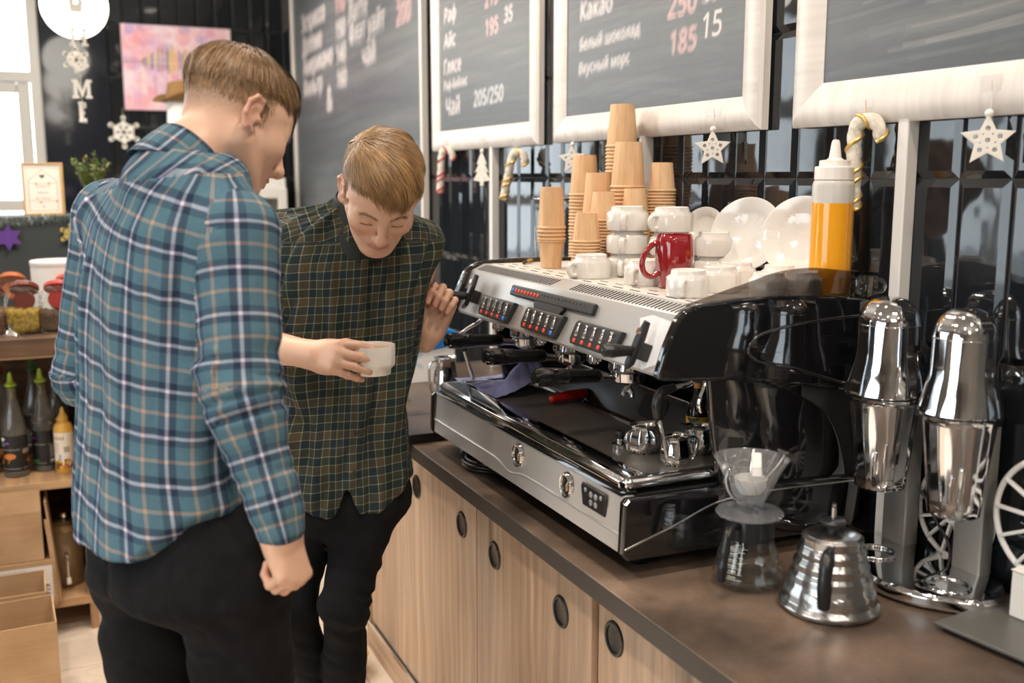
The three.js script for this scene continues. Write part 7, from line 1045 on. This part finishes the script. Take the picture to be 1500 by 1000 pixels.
// ----- man facing the camera: dark green checked shirt, one hand on the steam lever, cup in the other -----
{
  const aw = V(FW.x, 0, FW.z).normalize(), F = aw.clone().multiplyScalar(-0.966).addScaledVector(RT, 0.26).setY(0).normalize();
  const st = [[298, 533, 2.30, 0.06, 0.058], [318, 528, 2.33, 0.105, 0.075], [340, 523, 2.36, 0.15, 0.092], [385, 520, 2.37, 0.175, 0.112], [450, 516, 2.38, 0.172, 0.116], [530, 510, 2.40, 0.158, 0.112], [600, 506, 2.41, 0.152, 0.11], [670, 504, 2.42, 0.157, 0.116], [745, 504, 2.42, 0.163, 0.124]].map(([py, px, d, a, b]) => { const p = atD(px, py, d); return [p.y, p.x, p.z, a, b]; });
  const T = torsoOf(st, F), base = [st[8][1], 0, st[8][2]];
  const o = thing('person', 'man in dark green checked shirt holding a white cup, head bowed', 'person', base);
  const shR = J(415, 347, 2.40), elR = J(378, 505, 2.30), wrR = J(466, 521, 2.14), shL = J(622, 352, 2.43), elL = J(596, 474, 2.66), wrL = J(630, 486, 2.50), neckB = J(535, 298, 2.30);
  const hipR = J(450, 735, 2.44), hipL = J(538, 735, 2.43), knR = J(428, 895, 2.36), knL = J(506, 890, 2.33), anR = A3(atY(500, 1105, 0.085)), anL = A3(atY(505, 1130, 0.085));
  const S = 1, th = 0.92, ph = 0.2, roll = 0.08, hz = camVec(Math.cos(th) * Math.sin(ph), -Math.sin(th), Math.cos(th) * Math.cos(ph)), hx = camVec(Math.cos(ph), 0, -Math.sin(ph)).applyAxisAngle(hz, -roll), hy = new THREE.Vector3().crossVectors(hz, hx).normalize();
  const ear = atD(503, 274, 2.17), O = A3(ear.clone().addScaledVector(hx, 0.079).addScaledVector(hz, 0.014));
  const hd = placed(headField, O, hx, hy, hz, S), Lh = local(O, hx, hy, hz, S), nk0 = A3(V(...O).addScaledVector(hy, -0.04).addScaledVector(hz, -0.028)), nk1 = neckB, nk2 = A3(V(...neckB).add(V(0, -0.06, 0)));
  const neck = (x, y, z) => smin(cap(x, y, z, nk0, nk1, 0.052, 0.055), cap(x, y, z, nk1, nk2, 0.056, 0.07), 0.03);
  const fade = (x, y, z) => { const h = hairline(x, y, z), a = Math.abs(Math.atan2(x, z + 0.02)); return smooth(-0.05, -0.005, h) * smooth(1.0, 1.3, a) * smooth(0.079, 0.0755, Math.abs(x)); };
  const hairC = [0.33, 0.185, 0.075], pieces = [];
  pieces.push(coloured(skin((x, y, z) => smin(hd(x, y, z), neck(x, y, z), 0.03), [O[0] - 0.15, O[1] - 0.2, O[2] - 0.16], [O[0] + 0.15, O[1] + 0.15, O[2] + 0.15], 0.0024), (x, y, z) => { const q = Lh(x, y, z); return headColour(q[0], q[1], q[2], hairC, fade); }));
  // right hand round the cup: fingers on the near side, thumb behind
  const mk = (Y, Z) => { const z = Z.clone().addScaledVector(Y, -Z.dot(Y)).normalize(); return [new THREE.Vector3().crossVectors(Y, z).normalize(), Y, z]; };
  const [aX, aY, aZ] = mk(camVec(0.62, -0.02, 0.76), camVec(-0.74, 0.28, 0.6)); if (aX.dot(UPV) < 0) aX.negate();
  const h1 = handField([[0.5, 0.75, 0.45], [0.52, 0.75, 0.45], [0.55, 0.75, 0.45], [0.7, 0.8, 0.5]], [0.10, 0.02, -0.07, -0.16], [[0.018, 0.02, -0.01], [0.036, 0.04, -0.034], [0.042, 0.052, -0.068], [0.038, 0.056, -0.096]]);
  const f1 = placed(h1.f, wrR, aX, aY, aZ);
  pieces.push(coloured(skin((x, y, z) => smin(f1(x, y, z), cap(x, y, z, elR, wrR, 0.044, 0.027), 0.02), ...around(A3(V(...wrR).addScaledVector(aY, 0.07)), 0.125), 0.0026), handColour(wrR, aX, aY, aZ, h1)));
  // left hand curled over the lever
  const [bX, bY, bZ] = mk(camVec(0.36, 0.88, 0.15), camVec(0.1, 0.18, -0.97)); if (bX.dot(RT) > 0) bX.negate();
  const h2 = handField([[0.95, 1.35, 0.7], [1.0, 1.4, 0.75], [1.0, 1.4, 0.75], [0.95, 1.35, 0.7]], [0.05, 0.0, -0.06, -0.14], [[0.02, 0.02, -0.012], [0.04, 0.05, -0.03], [0.038, 0.082, -0.045], [0.024, 0.104, -0.056]]);
  const f2 = placed(h2.f, wrL, bX, bY, bZ);
  pieces.push(coloured(skin((x, y, z) => smin(f2(x, y, z), cap(x, y, z, elL, wrL, 0.044, 0.028), 0.02), ...around(A3(V(...wrL).addScaledVector(bY, 0.05)), 0.12), 0.0026), handColour(wrL, bX, bY, bZ, h2)));
  const under = (x, y, z) => { let d = T.f(x, y, z) + 0.024; d = smin(d, cap(x, y, z, shR, elR, 0.043, 0.04), 0.03); d = smin(d, cap(x, y, z, elR, wrR, 0.0425, 0.0262), 0.01); d = smin(d, cap(x, y, z, shL, elL, 0.043, 0.04), 0.03); d = smin(d, cap(x, y, z, elL, wrL, 0.0425, 0.027), 0.01); d = smin(d, cap(x, y, z, nk0, nk1, 0.046, 0.05), 0.02); d = smin(d, cap(x, y, z, hipR, knR, 0.055, 0.04), 0.04); d = smin(d, cap(x, y, z, hipL, knL, 0.055, 0.04), 0.04); d = smin(d, cap(x, y, z, knR, anR, 0.04, 0.034), 0.02); d = smin(d, cap(x, y, z, knL, anL, 0.04, 0.034), 0.02); return d; };
  pieces.push(coloured(skin(under, [base[0] - 0.48, 0.04, base[2] - 0.45], [base[0] + 0.4, 1.62, base[2] + 0.5], 0.011), armColour));
  part(o, 'body', bodyGeometry(pieces, base), mSkin, 'fair-skinned bowed head, forearms and hands');
  const thick = (x, y, z) => { const h = hairline(x, y, z) + 0.008 * noise3(x * 70, y * 30, z * 70) + 0.16 * x * smooth(0.02, 0.07, z), top = smooth(0.0, 0.07, h); return -0.0016 + 0.0045 * smooth(-0.004, 0.02, h) + (0.013 + 0.005 * smooth(-0.02, 0.07, z)) * top + 0.004 * noise3(x * 48 + z * 20, y * 36, z * 36 - x * 20) * smooth(0.0, 0.02, h); };
  hairMeshes(O, hx, hy, hz, S, thick, (q) => { const h = hairline(...q), a = Math.abs(Math.atan2(q[0], q[2] + 0.02)); return lerp(0.012, 0.042, smooth(0.02, 0.06, h)) + 0.022 * smooth(0.05, 0.085, q[2]) * smooth(0.8, 0.3, a); }, hairC, 52, o, base, (q) => [q[0] * 0.5 + 0.075 * smooth(0.02, 0.09, q[1]), (q[1] - 0.14) * 0.8 - 0.02, q[2] + 0.06], (q) => fade(...q) * 0.9);
  // nails on the fingers that show them
  // shirt
  const armS = (x, y, z, A, B1) => { const e = [B1[0] - A[0], B1[1] - A[1], B1[2] - A[2]], L2 = e[0] * e[0] + e[1] * e[1] + e[2] * e[2]; return ((x - A[0]) * e[0] + (y - A[1]) * e[1] + (z - A[2]) * e[2]) / L2; };
  const sleeve = (A, B1, C1, seed) => (x, y, z) => { let d = smin(cap(x, y, z, A, B1, 0.062, 0.056), cap(x, y, z, B1, C1, 0.056, 0.052), 0.02); const t = armS(x, y, z, B1, C1), s = armS(x, y, z, A, B1), roll = Math.exp(-Math.pow((t - 0.16) / 0.09, 2)) * 0.006; const f = (0.012 * Math.exp(-Math.pow((s - 0.85) / 0.35, 2)) + 0.005) * (Math.abs(noise3(s * 11, (x + z) * 14, seed + y * 6)) - 0.3); return smax(d - f - roll, (t - 0.24) * 0.24, 0.006); };
  const sR = sleeve(shR, elR, wrR, 3), sL = sleeve(shL, elL, wrL, 9);
  const fold = (x, y, z) => { const [lx, lz] = T.loc(x, y, z), t = Math.atan2(lx, lz), yy = y - 1.1; const n1 = noise3(t * 3.2 + yy * 4.5, yy * 5.2 - t * 1.2, 13.3), n2 = noise3(t * 6.5 - yy * 6, yy * 9, 21), dg = Math.exp(-Math.pow((t + 0.55 - yy * 2.4) / 0.16, 2)); return 0.0125 * (Math.abs(n1) * 2 - 0.7) + 0.005 * n2 + 0.006 * dg * smooth(0.9, 1.0, y) * smooth(1.3, 1.2, y); };
  const hem = (x, y, z) => { const [lx, lz] = T.loc(x, y, z), a = -lx / 0.16; const h0 = atD(505, 735, 2.42).y; let h = h0 + 0.05 * smooth(0.35, 1.0, Math.abs(a)) + 0.05 * smooth(0.0, -0.8, lz / 0.12); if (lz > 0) h += 0.06 * Math.exp(-Math.pow((a + 0.02) / 0.11, 2)); return h - y; };
  const bridge = (b) => (x, y, z) => cap(x, y, z, A3(V(...neckB).add(V(0, -0.05, 0))), b, 0.056, 0.06), tR = bridge(shR), tL = bridge(shL);
  const torso = (x, y, z) => { const [lx, lz] = T.loc(x, y, z); let d = smin(smin(T.f(x, y, z), tR(x, y, z), 0.05), tL(x, y, z), 0.05) - fold(x, y, z); if (lz > 0) { const e = Math.abs(lx + 0.012); d -= 0.0022 * smooth(0.0185, 0.0165, e); const pk = Math.max(Math.abs(lx + 0.085) - 0.05, Math.abs(y - 1.235) - 0.06); d -= pk < 0 ? 0.0016 : 0; if (pk < 0 && y > 1.285 && y < 1.2875) d += 0.001; } return smax(d, hem(x, y, z), 0.006); };
  const shirt = (x, y, z) => { const t = torso(x, y, z), a = sR(x, y, z), b = sL(x, y, z); let d = smin(smin(t, a, 0.014), b, 0.014); if (Math.abs(t - a) < 0.006) d += 0.002 * Math.exp(-Math.pow((t - a) / 0.003, 2)); if (Math.abs(t - b) < 0.006) d += 0.002 * Math.exp(-Math.pow((t - b) / 0.003, 2)); return smax(d, -cap(x, y, z, nk0, nk1, 0.054, 0.056), 0.008); };
  const s = skin(shirt, [base[0] - 0.42, 0.68, base[2] - 0.4], [base[0] + 0.38, 1.62, base[2] + 0.4], 0.0062);
  const PER = 0.076, patchOf = (x, y, z) => { const t = torso(x, y, z), a = sR(x, y, z), b = sL(x, y, z); if (a < t && a < b) return 1; if (b < t) return 2; return 0; };
  const tubeUV = (x, y, z, A, B1, C1, r) => { const s1 = armS(x, y, z, A, B1), low = s1 >= 1, P0 = low ? B1 : A, P1 = low ? C1 : B1, ax = V(P1[0] - P0[0], P1[1] - P0[1], P1[2] - P0[2]); ax.normalize(); const w = V(x - P0[0], y - P0[1], z - P0[2]), sd = w.dot(ax); w.addScaledVector(ax, -sd); const e1 = RT.clone().addScaledVector(ax, -RT.dot(ax)).normalize(), e2 = new THREE.Vector3().crossVectors(ax, e1); return [Math.atan2(w.dot(e2), w.dot(e1)) * r / PER, ((low ? 0.27 : 0) + sd) / PER, 2 * Math.PI * r / PER]; };
  const yk = atD(520, 352, 2.36).y;
  const uvOf = (x, y, z, pt) => { if (pt === 1) return tubeUV(x, y, z, shR, elR, wrR, 0.054); if (pt === 2) return tubeUV(x, y, z, shL, elL, wrL, 0.054); const [lx, lz] = T.loc(x, y, z); if (y > yk) return [(lx * 0.97 + lz * 0.25) / PER + 0.2, (y + (y > yk ? (0.10 - lz) * 0.7 : 0)) / PER, 0]; return [Math.atan2(-lx, lz) * 0.145 / PER, (y + 0.01 * lx / 0.15) / PER, 2 * Math.PI * 0.145 / PER]; };
  const stripe = (t, c, w) => Math.abs(((t - c + 1.5) % 1) - 0.5) < w / 2;
  const olive = rgb(72, 64, 50), green = rgb(30, 42, 42), navy = rgb(34, 44, 52), cream = rgb(140, 142, 116);
  const band = (t) => [0, 0.25, 0.5, 0.75].some((c) => stripe(t, c, 0.022)) ? cream : t < 0.25 ? olive : t < 0.5 ? green : t < 0.75 ? mixc(olive, green, 0.45) : navy;
  const mShirt = std(0xffffff, 0.9, 0, { specularIntensity: 0.3, map: checkTex(320, band, band)}); mShirt.side = THREE.DoubleSide;
  const g = clothGeo(s, patchOf, uvOf); g.translate(-base[0], -base[1], -base[2]);
  const sh = part(o, 'shirt', g, mShirt, 'dark green and brown shirt with fine cream check');
  { // stand-up collar with two points in front
    const mCol = std(lin(0.013, 0.019, 0.019), 0.85, 0, { side: THREE.DoubleSide }), ax = V(...nk0).sub(V(...nk1)).normalize().lerp(V(0, 1, 0), 0.7).normalize(), fr = F.clone().addScaledVector(ax, -F.dot(ax)).normalize(), sd = new THREE.Vector3().crossVectors(ax, fr), C0 = V(...nk1).addScaledVector(ax, -0.034), N = 72, K = 8, pos = [], uv = [], idx = [];
    for (let i = 0; i <= N; i++) { const a = 0.12 + (2 * Math.PI - 0.24) * i / N, f = smooth(0.55, 0.98, Math.cos(a)), p = [[0.064, 0.0], [0.0635, 0.032], [0.065, 0.044], [0.0675, 0.046], [0.071, 0.038], [0.076, 0.014], [0.082 + 0.008 * f, -0.004 - 0.036 * f], [0.079 + 0.008 * f, -0.005 - 0.036 * f]]; p.forEach(([r, h], j) => { const q = C0.clone().addScaledVector(fr, Math.cos(a) * r * 1.05 + 0.012 * f).addScaledVector(sd, Math.sin(a) * r).addScaledVector(ax, h - 0.02 * f); pos.push(q.x - base[0], q.y - base[1], q.z - base[2]); uv.push(a, j / K); }); }
    for (let i = 0; i < N; i++) for (let j = 0; j < K - 1; j++) { const a = i * K + j, b = a + K; idx.push(a, b, a + 1, b, b + 1, a + 1); }
    const cg = new THREE.BufferGeometry(); cg.setAttribute('position', new THREE.Float32BufferAttribute(pos, 3)); cg.setAttribute('uv', new THREE.Float32BufferAttribute(uv, 2)); cg.setIndex(idx); cg.computeVertexNormals(); part(sh, 'collar', cg, mCol, 'dark plain collar'); }
  // buttons down the placket
  for (const y of [1.30, 1.20, 1.10, 1.0, 0.91]) { let k = 0.2; const c = T.at(y), p = (k) => V(c[1], y, c[2]).addScaledVector(T.R, -0.012).addScaledVector(F, k); while (k > 0.02 && shirt(p(k).x, y, p(k).z) > 0.0005) k -= 0.0008; const b = part(sh, 'button', turned([[0, 0.002], [0.0035, 0.002], [0.0048, 0.0026], [0.0052, 0.001], [0.005, 0], [0, 0]], 18), std(lin(0.02, 0.02, 0.022), 0.3), 'dark shirt button'); b.position.copy(p(k)).sub(V(...base)); b.quaternion.setFromUnitVectors(V(0, 1, 0), F); }
  // jeans
  const pelvis = torsoOf([[690, 505, 0.148, 0.108], [740, 504, 0.155, 0.118], [775, 497, 0.115, 0.092]].map(([py, px, a, b]) => { const p = atD(px, py, 2.43); return [p.y, p.x, p.z, a, b]; }), F);
  const leg = (x, y, z) => { const a = smin(cap(x, y, z, hipR, knR, 0.072, 0.05), cap(x, y, z, knR, anR, 0.05, 0.044), 0.02), b = smin(cap(x, y, z, hipL, knL, 0.074, 0.051), cap(x, y, z, knL, anL, 0.051, 0.046), 0.02); return smin(a, b, 0.01); };
  const jeans = (x, y, z) => smin(pelvis.f(x, y, z), leg(x, y, z), 0.05) - 0.005 * noise3(x * 12, y * 18, z * 12) - 0.014 * (Math.exp(-Math.pow((y - knL[1]) / 0.1, 2)) + 0.25) * (Math.abs(noise3(x * 8 + 3, y * 34 + x * 20, z * 8)) - 0.25);
  const js = skin(jeans, [base[0] - 0.34, 0.06, base[2] - 0.34], [base[0] + 0.34, 0.95, base[2] + 0.34], 0.0075), jg = clothGeo(js, () => 0, (x, y, z) => [(x - z) / 0.12, y / 0.12, 0]); jg.translate(-base[0], -base[1], -base[2]); part(o, 'jeans', jg, mDenim, 'black narrow jeans');
  for (const an of [anR, anL]) { const sg = limb([[0, 0.035, 0, 0.036], [F.x * 0.06, 0.032, F.z * 0.06, 0.04], [F.x * 0.13, 0.028, F.z * 0.13, 0.04], [F.x * 0.19, 0.026, F.z * 0.19, 0.03]], 18, 20); sg.translate(an[0] - base[0] - F.x * 0.03, 0, an[2] - base[2] - F.z * 0.03); const p = sg.attributes.position; for (let i = 0; i < p.count; i++) p.setY(i, Math.max(p.getY(i), 0.001)); sg.computeVertexNormals(); part(o, 'shoe', sg, M.blackMatte, 'black shoe'); }
  // cup in the hand, with coffee
  const cp = V(...wrR).addScaledVector(aY, 0.103).addScaledVector(aZ, -0.06).addScaledVector(RT, 0.012).add(V(0, -0.018, 0)), cup = thing('coffee_cup', 'white cup of coffee held in the bowed man\'s hand', 'cup', [cp.x, cp.y, cp.z], 2.4);
  const R = 0.045, h = 0.061; part(cup, 'cup_body', turned([[0, 0.003], [R * 0.68, 0.003], [R * 0.72, 0], [R * 0.78, 0.001], [R * 0.81, h * 0.2], [R * 0.86, h * 0.24], [R * 0.98, h * 0.32], [R, h * 0.4], [R * 1.01, h * 0.95], [R, h], [R * 0.97, h * 0.99], [R * 0.955, h * 0.9], [R * 0.95, h * 0.36], [R * 0.75, h * 0.24], [0, h * 0.22]], 48, 0.9), M.porcelain); part(cup, 'coffee', turned([[0, h * 0.86], [R * 0.93, h * 0.86], [R * 0.953, h * 0.865]], 40), std(lin(0.45, 0.3, 0.19), 0.3), 'milky coffee'); part(cup, 'handle', (() => { const q = tube([[R * 0.98, h * 0.88, 0], [R * 1.2, h * 0.88, 0], [R * 1.38, h * 0.76, 0], [R * 1.36, h * 0.52, 0], [R * 1.18, h * 0.42, 0], [R * 0.97, h * 0.42, 0]], 0.0045, 28, 10); q.scale(1, 1, 1.3); return q; })(), M.porcelain);
}
renderer.render(scene, camera);
